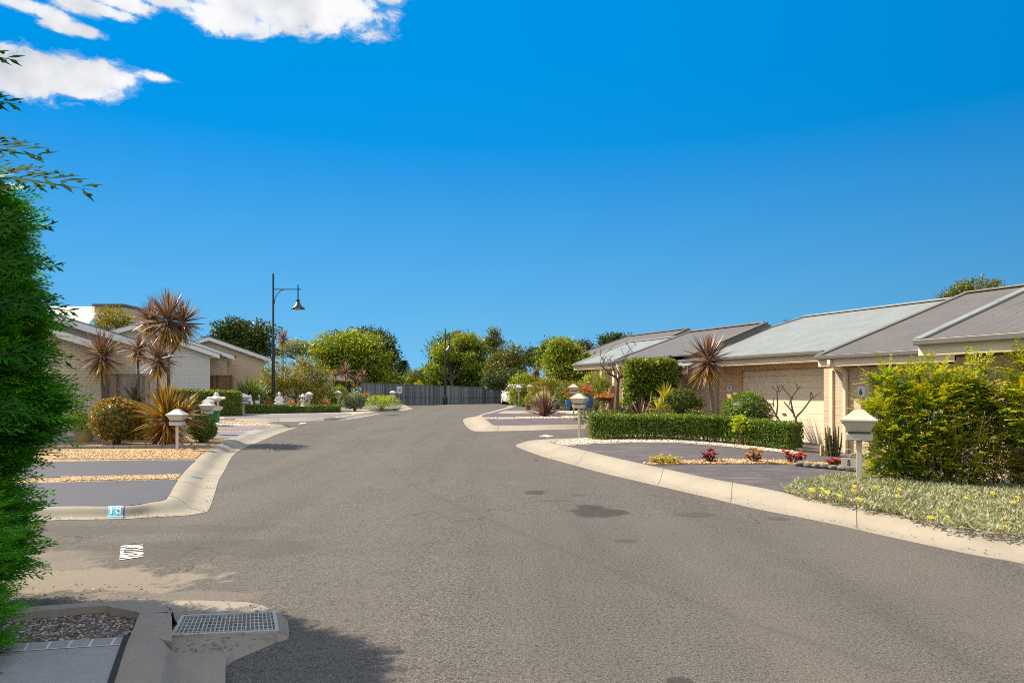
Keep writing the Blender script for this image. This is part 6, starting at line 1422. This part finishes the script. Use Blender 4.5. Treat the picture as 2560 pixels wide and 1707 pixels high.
# square clipped tree
D = 22.6; p = A(1626, D, LZ); t = thing('clipped_tree', 'dense square clipped green tree between two villas', 'tree', p); h_ = ZV(902, D)-p.z
foliage('crown', boxV(-.80, .80, -.55, .55, .25, h_, 13000, .095, .6, .06, .25), ML['tree_green'], t)
foliage('new_growth', boxV(-.82, .82, -.56, .56, .9, h_+.03, 3500, .085, .6, .05, .25), ML['tree_light'], t)
mb = MB()
for x in (-.4, 0, .4): mb.box(x-.32, x+.32, -.38, .38, .5, h_-.2)
mb.build('twigs', ML['tree_dark'], t)
mb = MB(); mb.tube([(0, 0, -.1), (.05, 0, 1.0)], [.07, .05], 8); mb.build('trunk', M_BARK, t, smooth=True)
# bare branching trees
def bare_tree(label, loc, segs, bark, group=None):
    t = thing('bare_tree', label, 'tree', loc, 0, group); mb = MB()
    for pts, r0, r1 in segs: mb.tube(pts, [r0+(r1-r0)*i/(len(pts)-1) for i in range(len(pts))], 8)
    mb.build('branches', bark, t, smooth=True); return t
D = 25.4; z0 = ZV(1033, D); p = Vector((XU(1541, D), D, z0)); z6 = lambda x, y, dy=0: Vector((XU(1420+x/8.71, D)-p.x, dy, ZV(900+y/8.71, D)-z0))
sg = [([z6(1050, 1160), z6(1070, 750), z6(1085, 520), z6(1100, 400)], .075, .055), ([z6(1095, 420), z6(1000, 345, .1), z6(880, 290, -.1), z6(800, 190), z6(720, 120)], .045, .015), ([z6(1095, 410), z6(1180, 370, .15), z6(1230, 260), z6(1290, 220, .1)], .045, .015), ([z6(1085, 480), z6(1020, 330, -.2), z6(990, 210), z6(960, 130)], .035, .012), ([z6(1100, 420), z6(1130, 300, .2), z6(1080, 220), z6(1120, 130)], .035, .012), ([z6(1100, 410), z6(1150, 320, -.25), z6(1180, 200), z6(1250, 110)], .03, .01)]
for i in range(70):
    b0 = random.choice(sg[1:])[0]; k = random.randint(1, len(b0)-1); a = b0[k]+Vector((random.uniform(-.05, .05), 0, 0)); q = a+Vector((random.uniform(-.25, .3), random.uniform(-.25, .25), random.uniform(.02, .34))); sg.append(([a, (a+q)/2+Vector((random.uniform(-.05, .05), 0, .03)), q], .012, .005))
bare_tree('bare many twigged tree with dark trunk beside the bowl of orange succulents', p, sg, M_BARK)
def frangi(label, u, v, D, pts, s=1.0):
    """pts: list of chains in zoom pixels (3.564/px from 1900,680)"""
    z0 = ZV(v, D); p = Vector((XU(u, D), D, z0)); Z5 = lambda q, i: Vector((XU(1900+q[0]/3.564, D)-p.x, .10*math.sin(i*2.1+q[0]*.02), ZV(680+q[1]/3.564, D)-z0))
    bare_tree(label, p, [([Z5(q, i) for q in ch], r0, r1) for i, (ch, r0, r1) in enumerate(pts)], M_BARK, 'bare frangipani trees before the wide garage door')
frangi('bare forked frangipani right, before the wide garage door', 1991, 1088, 16.2, [([(325, 1440), (322, 1290)], .034, .028), ([(322, 1295), (300, 1210), (288, 1130)], .025, .02), ([(288, 1132), (240, 1070), (200, 1005)], .019, .013), ([(200, 1012), (165, 1075)], .012, .012), ([(288, 1130), (320, 1080), (362, 1012)], .018, .013), ([(322, 1050), (308, 990)], .013, .011), ([(322, 1295), (390, 1240), (460, 1130)], .024, .018), ([(460, 1130), (438, 1066)], .013, .011), ([(460, 1130), (465, 1062)], .013, .011), ([(458, 1132), (522, 1074)], .015, .011), ([(310, 1255), (260, 1195), (216, 1155)], .018, .012), ([(258, 1193), (266, 1146)], .012, .01)])
frangi('bare forked frangipani left, half in front of the dark clipped dome', 1953, 1080, 16.6, [([(190, 1430), (180, 1350), (152, 1290)], .03, .026), ([(152, 1290), (60, 1262), (-30, 1190)], .02, .013), ([(-28, 1192), (-75, 1125)], .014, .011), ([(152, 1290), (110, 1200), (50, 1140), (20, 1110)], .022, .013), ([(108, 1200), (105, 1118)], .014, .011), ([(158, 1290), (172, 1180), (162, 1075)], .022, .015), ([(162, 1076), (118, 1020)], .013, .011), ([(162, 1076), (140, 1005)], .013, .011), ([(162, 1076), (196, 1008)], .013, .011)])
# right cordyline
D = 19.6; p = A(1781, D, LZ-.05); q = hz(1772, 900, D, p); palm('tall single cordyline before the pale roofed villa on the right', p, [(q, 1.0)], [([(.0, 0, -.2), (.0, 0, 1.0), (q[0]+.02, 0, q[2]-.3), q], .062)], leaf=.74, n=170, wd=.042, group=None)
p = A(1783, 19.3, LZ-.05); bush('small_shrub', 'small leafy sprig at the foot of the tall right cordyline', 'bush', p, (.16, .16, .3), ML['tree_light'], 26, 8, .07, lobes=[(0, 0, .3, .15, .15, .32)])
D = 20.2; p = A(1702, D, LZ); p.z = ZV(1052, D); clipped('clipped_bush', 'round olive brown clipped bush left of the tall right cordyline', p, (.60, .58, .46), ML['hedge_olive'], 1700, .045, stem=.06)
D = 17.9; p = A(1866, D, LZ-.02); p.z = ZV(1075, D); clipped('clipped_bush', 'dark green clipped dome in front of the wide garage door', p, (.60, .58, .50), ML['hedge'], 1700, .04, stem=.02)
for u, v, D, s, lab in ((1661, 1000, 20.0, .48, 'yellow spidery plant on a stem left of the round olive bush'), (1645, 1026, 19.6, .42, 'low yellow spidery plant behind the long clipped hedge')):
    p = A(u, D, LZ); z0 = ZV(v, D)-p.z; t = rosette('spider_plant', lab, 'plant', p, s, 46, .03, 'yellow_spider', 0, 80, .9, h=z0)
    mb = MB(); mb.tube([(0, 0, -.1), (0, 0, z0+.03)], .018, 6); mb.build('stem', M_BARK, t)
p = A(1604, 20.5, LZ); rosette('bronze_flax', 'dark thin bronze flax behind the left part of the long hedge', 'flax', (p.x, p.y, ZV(1052, 20.5)), .75, 36, .035, 'bronze', 25, 80, .4)
for u, v, D, lab, mtn in ((1735, 1032, 19.4, 'pinkish flowering bush right of the round olive bush', 'coral'), (1655, 1040, 19.2, 'orange flowered low plants behind the long clipped hedge', 'orange_succ')):
    p = A(u, D, LZ); t = bush('flowering_bush', lab, 'bush', p, (.3, .25, .25), ML['hedge_olive'], 45, 12, .05, lobes=[(0, 0, .42, .34, .25, .26)])
    foliage('flowers', crownV([(0, 0, .45, .34, .25, .26)], 26, 7, .06, .035, .8, .8), ML[mtn], t)
p = A(1500, 20.3, LZ); bush('low_shrub', 'low dry brownish plants behind the left end of the long hedge', 'bush', p, (.6, .3, .2), ML['hedge_olive'], 90, 12, .05, lobes=[(-.2, 0, .42, .55, .3, .2), (.4, 0, .40, .4, .3, .18)])
p = A(1852, 16.9, LZ); bush('small_shrub', 'pale green sprig in front of the dark clipped dome', 'bush', p, (.12, .12, .2), ML['lime'], 18, 8, .08, lobes=[(0, 0, .52, .14, .12, .18)])
t = thing('garden_stick', 'thin pale garden stake standing left of the yellow spidery plants', 'stick', A(1624, 21, LZ)); mb = MB(); mb.tube([(0, 0, -.1), (.02, 0, .75), (.06, 0, 1.15)], [.02, .018, .012], 6); mb.build('stick', M_BARKP, t)
# long clipped hedge, two runs that bend
h0 = [G(1466, 1101, LZ), G(1640, 1101, LZ), G(1800, 1109, LZ), G(1990, 1130, LZ)]
hh = [ZV(1044, h0[0].y)-h0[0].z, .62]
t = thing('clipped_hedge', 'long low clipped hedge curving along the right driveway', 'hedge', (0, 0, 0))
pts = catmull([Vector((q.x+.18, q.y+.42, 0)) for q in h0], 8); lens = [0]
for a, q in zip(pts, pts[1:]): lens.append(lens[-1]+(q-a).length)
Lh_ = lens[-1]; V, Fq = boxV(0, Lh_, -.36, .36, .02, .65, 30000, .045, .65, .03, .10)
def bend(V):
    out = np.empty_like(V)
    xs_ = np.clip(V[:, 0], 0, Lh_-1e-4)
    PX = np.interp(xs_, lens, [q.x for q in pts]); PY = np.interp(xs_, lens, [q.y for q in pts]); e = .05
    TX = np.interp(np.clip(xs_+e, 0, Lh_), lens, [q.x for q in pts])-np.interp(np.clip(xs_-e, 0, Lh_), lens, [q.x for q in pts]); TY = np.interp(np.clip(xs_+e, 0, Lh_), lens, [q.y for q in pts])-np.interp(np.clip(xs_-e, 0, Lh_), lens, [q.y for q in pts])
    ln = np.hypot(TX, TY); TX /= ln; TY /= ln; dx = V[:, 0]-xs_
    out[:, 0] = PX+TX*dx-TY*V[:, 1]; out[:, 1] = PY+TY*dx+TX*V[:, 1]
    zz_ = np.interp(xs_, [0, Lh_*.5, Lh_], [gz(pts[0].x, pts[0].y)+LZ, gz(pts[len(pts)//2].x, pts[len(pts)//2].y)+LZ, gz(pts[-1].x, pts[-1].y)+LZ]); out[:, 2] = V[:, 2]+zz_; return out
wob = np.array([noise.noise(Vector((x*1.5, y*1.5, z*1.5+9))) for x, y, z in V[::4]]).repeat(4); V[:, 1] += wob*.07; V[:, 2] += wob*.05*(V[:, 2] > .4)
foliage('foliage', (bend(V), Fq), ML['hedge'], t)
mb = MB()
for i in range(40): x = Lh_*i/40; mb.box(x+.02, x+Lh_/40-.01, -.22-.05*random.random(), .22+.04*random.random(), .16, .60)
V = bend(np.array(mb.v, float)); mb.v = [tuple(q) for q in V]; mb.build('twigs', ML['tree_dark'], t)
mb = MB()
for i in range(44):
    x = .1+Lh_*i/44; y = random.uniform(-.15, .15); V = bend(np.array([[x, y, -.05], [x+random.uniform(-.08, .08), y, .3]])); mb.tube([tuple(V[0]), tuple(V[1])], [.018, .01], 5)
mb.build('stems', M_BARK, t)
# flax and succulents along the pebble strips
p = G(1363, 1041.5, LZ); rosette('bronze_flax', 'bronze flax clump on the white pebble strip of the right kerb island', 'flax', p, 1.0, 150, .05, 'bronze', 8, 88, .75, seg=6)
leafm('crimson', (.18, .008, .012), (.38, .02, .025), .25, tip=(.60, .07, .06)); leafm('scarlet', (.30, .015, .01), (.52, .04, .03), .25, tip=(.70, .14, .10)); leafm('amber', (.42, .14, .01), (.62, .28, .03), .3, tip=(.70, .45, .08)); leafm('yellow_succ', (.40, .34, .01), (.62, .54, .03), .35, tip=(.75, .70, .12)); leafm('brown_stem_leaf', (.08, .03, .02), (.15, .06, .03), .2)
def succulent(label, u, v, w_, h_, mtn, lobs):
    p = G(u, v, Y1); k = p.y/F; t = thing('succulent', label, 'succulent', p, 0, 'succulents on the strip between the right driveways')
    for cx, cz, r in lobs:        # rosettes of fleshy leaves
        C, Dd, Nn, Ls = [], [], [], []
        for i in range(11):
            c = np.array([cx*w_*k, random.uniform(-.12, .12), cz*h_*k])+rng.normal(0, r*.5*w_*k, 3)*np.array([1, 1, .6])
            for j in range(9):
                a = j*.75; C.append(c); d = np.array([math.cos(a), math.sin(a)-.2, .75]); Dd.append(d); Nn.append([0, 0, 1.]); Ls.append(.05)
        foliage('flower_head', leafV(np.array(C), np.array(Dd), np.array(Nn), np.array(Ls), np.array(Ls)*.65), ML[mtn], t)
    foliage('leaves', crownV([(0, 0, h_*k*.3, w_*k*.38, .12, h_*k*.25)], 26, 7, .04, .045, .6, .3), ML['brown_stem_leaf'] if mtn != 'yellow_succ' else ML['yellow_succ'], t)
    mb = MB()
    for cx, cz, r in lobs: mb.tube([(0, 0, -.03), (cx*w_*k*.6, 0, cz*h_*k*.5), (cx*w_*k, 0, cz*h_*k)], .01, 5)
    mb.build('stems', M_BARK, t)
succulent('bright yellow mounded succulent at the kerb end of the strip', 1663, 1158, 78, 18, 'yellow_succ', [(-.4, .35, .18), (-.15, .6, .18), (.12, .65, .18), (.36, .45, .16)])
succulent('dark crimson succulent next to the yellow mound', 1773, 1154, 38, 30, 'crimson', [(-.35, .6, .12), (.05, .9, .12), (.4, .55, .10), (-.05, .5, .15)])
succulent('amber orange succulent in the middle of the strip', 1885, 1154, 42, 32, 'amber', [(-.38, .5, .12), (-.05, .95, .12), (.35, .75, .14), (.2, .3, .12)])
succulent('large scarlet succulent with two clumps on the strip', 1984, 1157, 54, 32, 'scarlet', [(-.38, .85, .12), (-.2, .55, .14), (.15, .5, .12), (.4, .65, .13)])
succulent('small scarlet succulent at the house end of the strip', 2084, 1164, 38, 20, 'scarlet', [(-.3, .5, .13), (.05, .7, .14), (.32, .45, .12)])
# row of edging stones
for i in range(9):
    p = G(2000+i*21, 1164.5+i*1.9, Y1); t = MB(); t.ell((0, 0, .03), (.10, .06, .05), 9, 6, .25)
    tag(t.build('edging_stone', m_stone('edge_stone', [(.10, .085, .07), (.22, .19, .16)]) if i == 0 else bpy.data.materials['edge_stone'], loc=p, smooth=True), 'grey edging stone along the house end of the succulent strip', 'edging stone', 'edging stones beside the right driveway')
# cactus clump by the garage pier
p = G(2082, 1148, .05); t = thing('cactus', 'clump of thin upright cactus stems beside the garage pier', 'cactus', p); m_ca = m_plain('cactus_skin', (.10, .085, .04), .8, .35, 20)
mb = MB()
for i in range(15):
    x = random.uniform(-.16, .16); y = random.uniform(-.1, .1); mb.tube([(x*.5, y, -.05), (x, y, .3), (x*1.15, y, random.uniform(.5, .74))], [.022, .02, .012], 6)
mb.build('stems', m_ca, t, smooth=True)
foliage('dry_leaves', crownV([(0, 0, .2, .2, .15, .2)], 40, 8, .05, .05, .5, .3), ML['hedge_olive'], t)
# ---- the golden shrub, its taller neighbour, daisies and silver ground cover
def pinnate(t, lobes, n, mt, s0=.16, s1=.30, per=9, leaf=.055):
    """arching sprigs with paired leaflets"""
    lb = np.array(lobes, float); wt = lb[:, 3]*lb[:, 5]; wt /= wt.sum(); C, Dd, Nn, Ls = [], [], [], []
    k = rng.choice(len(lb), n, p=wt); d = rdir(n); d[:, 2] = np.where(d[:, 2] < -.5, -d[:, 2], d[:, 2])
    r = .62+.38*rng.random((n, 1))**.6; P0 = lb[k, :3]+d*lb[k, 3:]*r
    ax = unit(d*np.array([1, 1, .5])+rng.normal(0, .35, (n, 3))+np.array([0, 0, .45]))
    for i in range(n):
        l = random.uniform(s0, s1); a = ax[i].copy(); sd = np.cross(a, [0, 0, 1.]); sd /= np.linalg.norm(sd)+1e-9; p = P0[i].copy()
        for j in range(per):
            p = p+a*l/per; a = a+np.array([0, 0, -.06]); a /= np.linalg.norm(a)
            for s in (-1, 1): C.append(p.copy()); Dd.append(a*.8+sd*s+rng.normal(0, .2, 3)); Nn.append(np.cross(sd, a)+rng.normal(0, .25, 3)); Ls.append(leaf*random.uniform(.7, 1.2)*(1-.4*j/per))
    return leafV(np.array(C), np.array(Dd), np.array(Nn), np.array(Ls), np.array(Ls)*.46)
D = 10.35
def gl(*ls, p=None): return [(XU(u, D)-p.x, dy, ZV(v, D)-p.z, ru/F*D, ru/F*D*.55, rv/F*D) for u, v, ru, rv, dy in ls]
p = Vector((XU(2340, D), D, -.02)); t = thing('golden_shrub', 'large golden green shrub behind the nearest right mailbox', 'shrub', p)
lb = gl((2310, 1060, 110, 85, 0), (2240, 1130, 70, 85, -.1), (2260, 1020, 60, 55, .1), (2400, 1030, 100, 80, .15), (2380, 1150, 130, 75, 0), (2300, 1175, 90, 55, -.05), (2195, 1060, 42, 60, 0), (2225, 965, 28, 40, .1), (2345, 955, 40, 36, .1), (2445, 950, 40, 40, .1), (2285, 965, 30, 34, .1), (2460, 1080, 80, 100, .2), (2210, 1175, 40, 40, -.15), p=p)
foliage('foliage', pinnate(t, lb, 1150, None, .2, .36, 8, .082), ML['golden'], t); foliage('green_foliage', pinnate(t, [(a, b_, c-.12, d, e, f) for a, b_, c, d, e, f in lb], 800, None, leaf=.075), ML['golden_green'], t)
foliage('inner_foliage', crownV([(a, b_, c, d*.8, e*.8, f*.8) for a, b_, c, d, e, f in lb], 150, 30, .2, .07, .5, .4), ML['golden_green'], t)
mb = MB()
for i in range(16):
    x = random.uniform(-.7, .7); z = random.uniform(.9, 1.5); mb.tube([(x*.3, random.uniform(-.2, .2), -.1), (x*.7, random.uniform(-.45, .1), z*.5), (x*1.1+random.uniform(-.2, .2), random.uniform(-.5, .3), z)], [.013, .010, .004], 6)
mb.build('stems', M_BARKP, t, smooth=True)
p = Vector((XU(2560, D), D-.35, -.02)); t = thing('golden_shrub', 'taller yellow green shrub cut off by the right edge of the photo', 'shrub', p)
lb = gl((2560, 960, 75, 75, 0), (2600, 1040, 100, 100, 0), (2530, 1050, 70, 90, 0), (2580, 1140, 100, 80, -.1), (2640, 950, 80, 90, 0), p=p)
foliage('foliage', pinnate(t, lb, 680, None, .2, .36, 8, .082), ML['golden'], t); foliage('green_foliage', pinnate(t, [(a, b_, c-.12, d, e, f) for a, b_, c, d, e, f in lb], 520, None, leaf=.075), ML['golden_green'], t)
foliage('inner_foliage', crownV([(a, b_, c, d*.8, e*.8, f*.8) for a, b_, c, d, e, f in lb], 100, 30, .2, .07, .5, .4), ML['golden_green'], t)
mb = MB()
for i in range(14):
    x = random.uniform(-.5, .5); z = random.uniform(.9, 1.7); mb.tube([(x*.4-.2, random.uniform(-.2, .1), -.1), (x*.8, random.uniform(-.5, 0), z*.5), (x*1.1+random.uniform(-.2, .2), random.uniform(-.45, .2), z)], [.013, .010, .004], 6)
mb.build('stems', M_BARKP, t, smooth=True)
p = G(2480, 1225, LZ); t = thing('daisy_bush', 'straggly daisy bush with small white flowers below the golden shrub', 'daisy bush', p)
foliage('foliage', cat_(crownV([(-.35, .1, .25, .38, .25, .3), (.2, .1, .3, .45, .25, .32), (.75, .1, .3, .4, .25, .35)], 170, 14, .09, .05, .35, .3, up=.6), strapV((0, .1, .1), 60, .45, .012, 20, 85, .5, spread=.5)), ML['copper'], t)
m_pet = m_plain('white_petals', (.75, .73, .76), .6, .03); m_yc = m_plain('yellow_centre', (.6, .40, .02), .7)
def daisy(mb, c, r, n=10, tilt=(0, 0)):
    c = Vector(c)
    for i in range(n):
        a = 2*math.pi*i/n; b0 = a-.22; b1 = a+.22; q = lambda an, rr_, z: c+Vector((math.cos(an)*rr_, math.sin(an)*rr_, z+math.cos(an)*rr_*tilt[0]+math.sin(an)*rr_*tilt[1]))
        mb.add([q(b0, r*.25, 0), q(b0, r*.8, .004), q(a, r, .0), q(b1, r*.8, .004), q(b1, r*.25, 0)], [(0, 1, 2, 3, 4)])
for i in range(34):
    x, y, z = random.uniform(-.6, 1.1), random.uniform(-.25, .1), random.uniform(.12, .62); tl = (random.uniform(-.4, .4), random.uniform(.4, 1.1))
    mb = MB(); daisy(mb, (x, y, z), .034, 11, tl); f = mb.build('flower', m_pet, t)
    mb = MB(); mb.ell((x, y, z+.003), (.009, .009, .006), 7, 5); mb.build('flower_centre', m_yc, f)
# silver ground cover
gcp = [G(x, y, LZ) for x, y in ((1955, 1229), (2020, 1218), (2075, 1203), (2160, 1200), (2250, 1213), (2400, 1218), (2560, 1224), (2760, 1230), (2760, 1366), (2560, 1343), (2490, 1340), (2417, 1331), (2330, 1316), (2260, 1297), (2190, 1281), (2120, 1269), (2040, 1253), (1985, 1241))]
t = thing('ground_cover', 'mat of silvery narrow leaved ground cover with yellow flowers spilling over the right kerb', 'ground cover', (0, 0, 0))
xs = [q.x for q in gcp]; ys = [q.y for q in gcp]; C = []
while len(C) < 7200:
    x, y = random.uniform(min(xs), max(xs)), random.uniform(min(ys), max(ys))
    if in_poly(x, y, gcp) or in_poly(x+.02, y+.20*max(0, .55+noise.noise(Vector((x*2.3, y*2.3, 4)))), gcp): C.append((x, y, gz(x, y)+LZ+.03))
C = np.array(C); hts = np.array([.045+.075*max(0, .5+noise.noise(Vector((x*1.6, y*1.6, 0)))) for x, y, z in C])
edge = np.array([min((Vector((x, y, 0))-Vector((q.x, q.y, 0))).length for q in gcp) for x, y, z in C]); hts *= np.clip(edge/.3, .55, 1)
k = 6; CC = np.repeat(C, k, 0); CC[:, 2] += np.repeat(hts, k)*rng.random(len(CC)); CC += rng.normal(0, .02, CC.shape)*np.array([1, 1, .3])
DD = rdir(len(CC))*np.array([1, 1, .5])+np.array([0, 0, .65])
foliage('leaves', leafV(CC, DD, rdir(len(CC))+np.array([0, 0, .6]), rng.uniform(.045, .095, len(CC)), rng.uniform(.011, .018, len(CC))), ML['silver'], t)
m_yf = m_plain('yellow_petals', (.72, .50, .008), .6, .1, 40)
z6_ = lambda x, y: (1900+x/2.903, 880+y/2.903)
for x, y in ((378, 1010), (450, 1000), (490, 1028), (686, 985), (684, 1018), (578, 1053), (722, 1077), (1010, 1007), (998, 1055), (842, 992), (1494, 1068), (1480, 1130), (1690, 1033), (1873, 1066), (1832, 1103), (1822, 1132), (1320, 1170), (1370, 1205), (1240, 1210), (1430, 1178), (1474, 1183), (1785, 1226), (1775, 1278), (1905, 1185)):
    u, v = z6_(x, y); hq = .15 if y < 1110 else .095; q = G(u, v-4, LZ+hq); q.z = gz(q.x, q.y)+LZ+hq
    mb = MB(); daisy(mb, q, random.uniform(.026, .036), 13, (random.uniform(-.2, .2), random.uniform(.3, .8))); f = mb.build('flower', m_yf, t)
    mb = MB(); mb.ell(q+Vector((0, 0, .003)), (.012, .012, .007), 7, 5); mb.tube([q-Vector((0, 0, .002)), q-Vector((0, -.02, .12))], .003, 4); mb.build('flower_centre', m_yc, f)
# ---- far right trees
D = 48; tree('gum_tree', 'dark gum tree top above the dark roof at the right edge', (XU(2430, D), D, .4), [(XU(u, D)-XU(2430, D), 0, ZV(v, D)-.4, ru/F*D, ru/F*D, rv/F*D) for u, v, ru, rv in ((2400, 722, 22, 14), (2440, 712, 26, 14), (2480, 712, 18, 10), (2360, 740, 16, 9), (2420, 735, 50, 16), (2512, 718, 9, 5))], ML['tree_olive'], 110, 30, .4, .17, .2, shell=.2)
D = 62; tree('evergreen_tree', 'dark low crowned tree above the whitish roof on the right', (XU(1540, D), D, .4), [(XU(u, D)-XU(1540, D), 0, ZV(v, D)-.4, ru/F*D, ru/F*D, rv/F*D) for u, v, ru, rv in ((1530, 850, 26, 12), (1555, 852, 28, 12), (1495, 855, 9, 7), (1540, 862, 40, 10))], ML['tree_dark'], 110, 34, .55, .22, .2, shell=.3)
D = 60; tree('bare_crowned_tree', 'thin grey leafless looking tree behind the light green tree', (XU(1462, D), D, .4), [(XU(1462, D)-XU(1462, D), 0, ZV(868, D)-.4, 18/F*D, 18/F*D, 16/F*D)], ML['dark_strap'], 40, 26, .5, .2, .12, shell=.2)
p = Vector((XU(1656, 50), 50, .4)); tree('small_tree', 'tiny dark tree top poking over the dark gabled roof', p, [(0, 0, ZV(840, 50)-.4, .22, .2, .14)], ML['tree_dark'], 12, 24, .14, .1, .05, shell=.2)


# low wood far beyond the fence and houses: reads as one mass
lb = [(XU(u, 120), 120+random.uniform(-6, 6)-120, .8+random.uniform(0, 1.4), 5.5, 4, 2.4+random.uniform(-.5, 1.0)) for u in range(640, 1620, 52)]
VF = crownV([(a, b_, c, d, e, f) for a, b_, c, d, e, f in lb], 900, 22, 1.3, .55, .5, .5)
VF[0][:, 1] += 120
tag(np_mesh('distant_wood', VF[0], VF[1], ML['tree_green']), 'low dark wood far behind the fence and the gardens', 'wood', kind='stuff')

# leaf litter along the gutters and on the grate
m_lit = m_stone('dry_leaf', [(.16, .09, .03), (.28, .18, .06), (.10, .06, .03), (.36, .27, .12)])
C = []
for srf, tmax, k in ((surfB, len(KB)-1, 150), (surfE, len(KE)-1, 210), (surfF, len(KF)-1, 60)):
    for i in range(k): C.append(srf(random.uniform(0, tmax-.05), min(.42, abs(random.gauss(.12, .14))), .006)[:])
for i in range(120):
    q = z8(random.uniform(880, 1640), random.uniform(400, 700), .036); C.append(q[:])
for i in range(60):
    q = z8(random.uniform(-100, 900), random.uniform(300, 400), .004); C.append(q[:])
C = np.array(C); n_ = len(C); D_ = rdir(n_)*np.array([1, 1, .25])
VF = leafV(C, D_, rdir(n_)*.5+np.array([0, 0, 1.]), rng.uniform(.02, .045, n_), rng.uniform(.010, .02, n_))
tag(np_mesh('leaf_litter', VF[0], VF[1], m_lit), 'scattered small dry leaves along the gutters', 'leaf litter', kind='stuff')
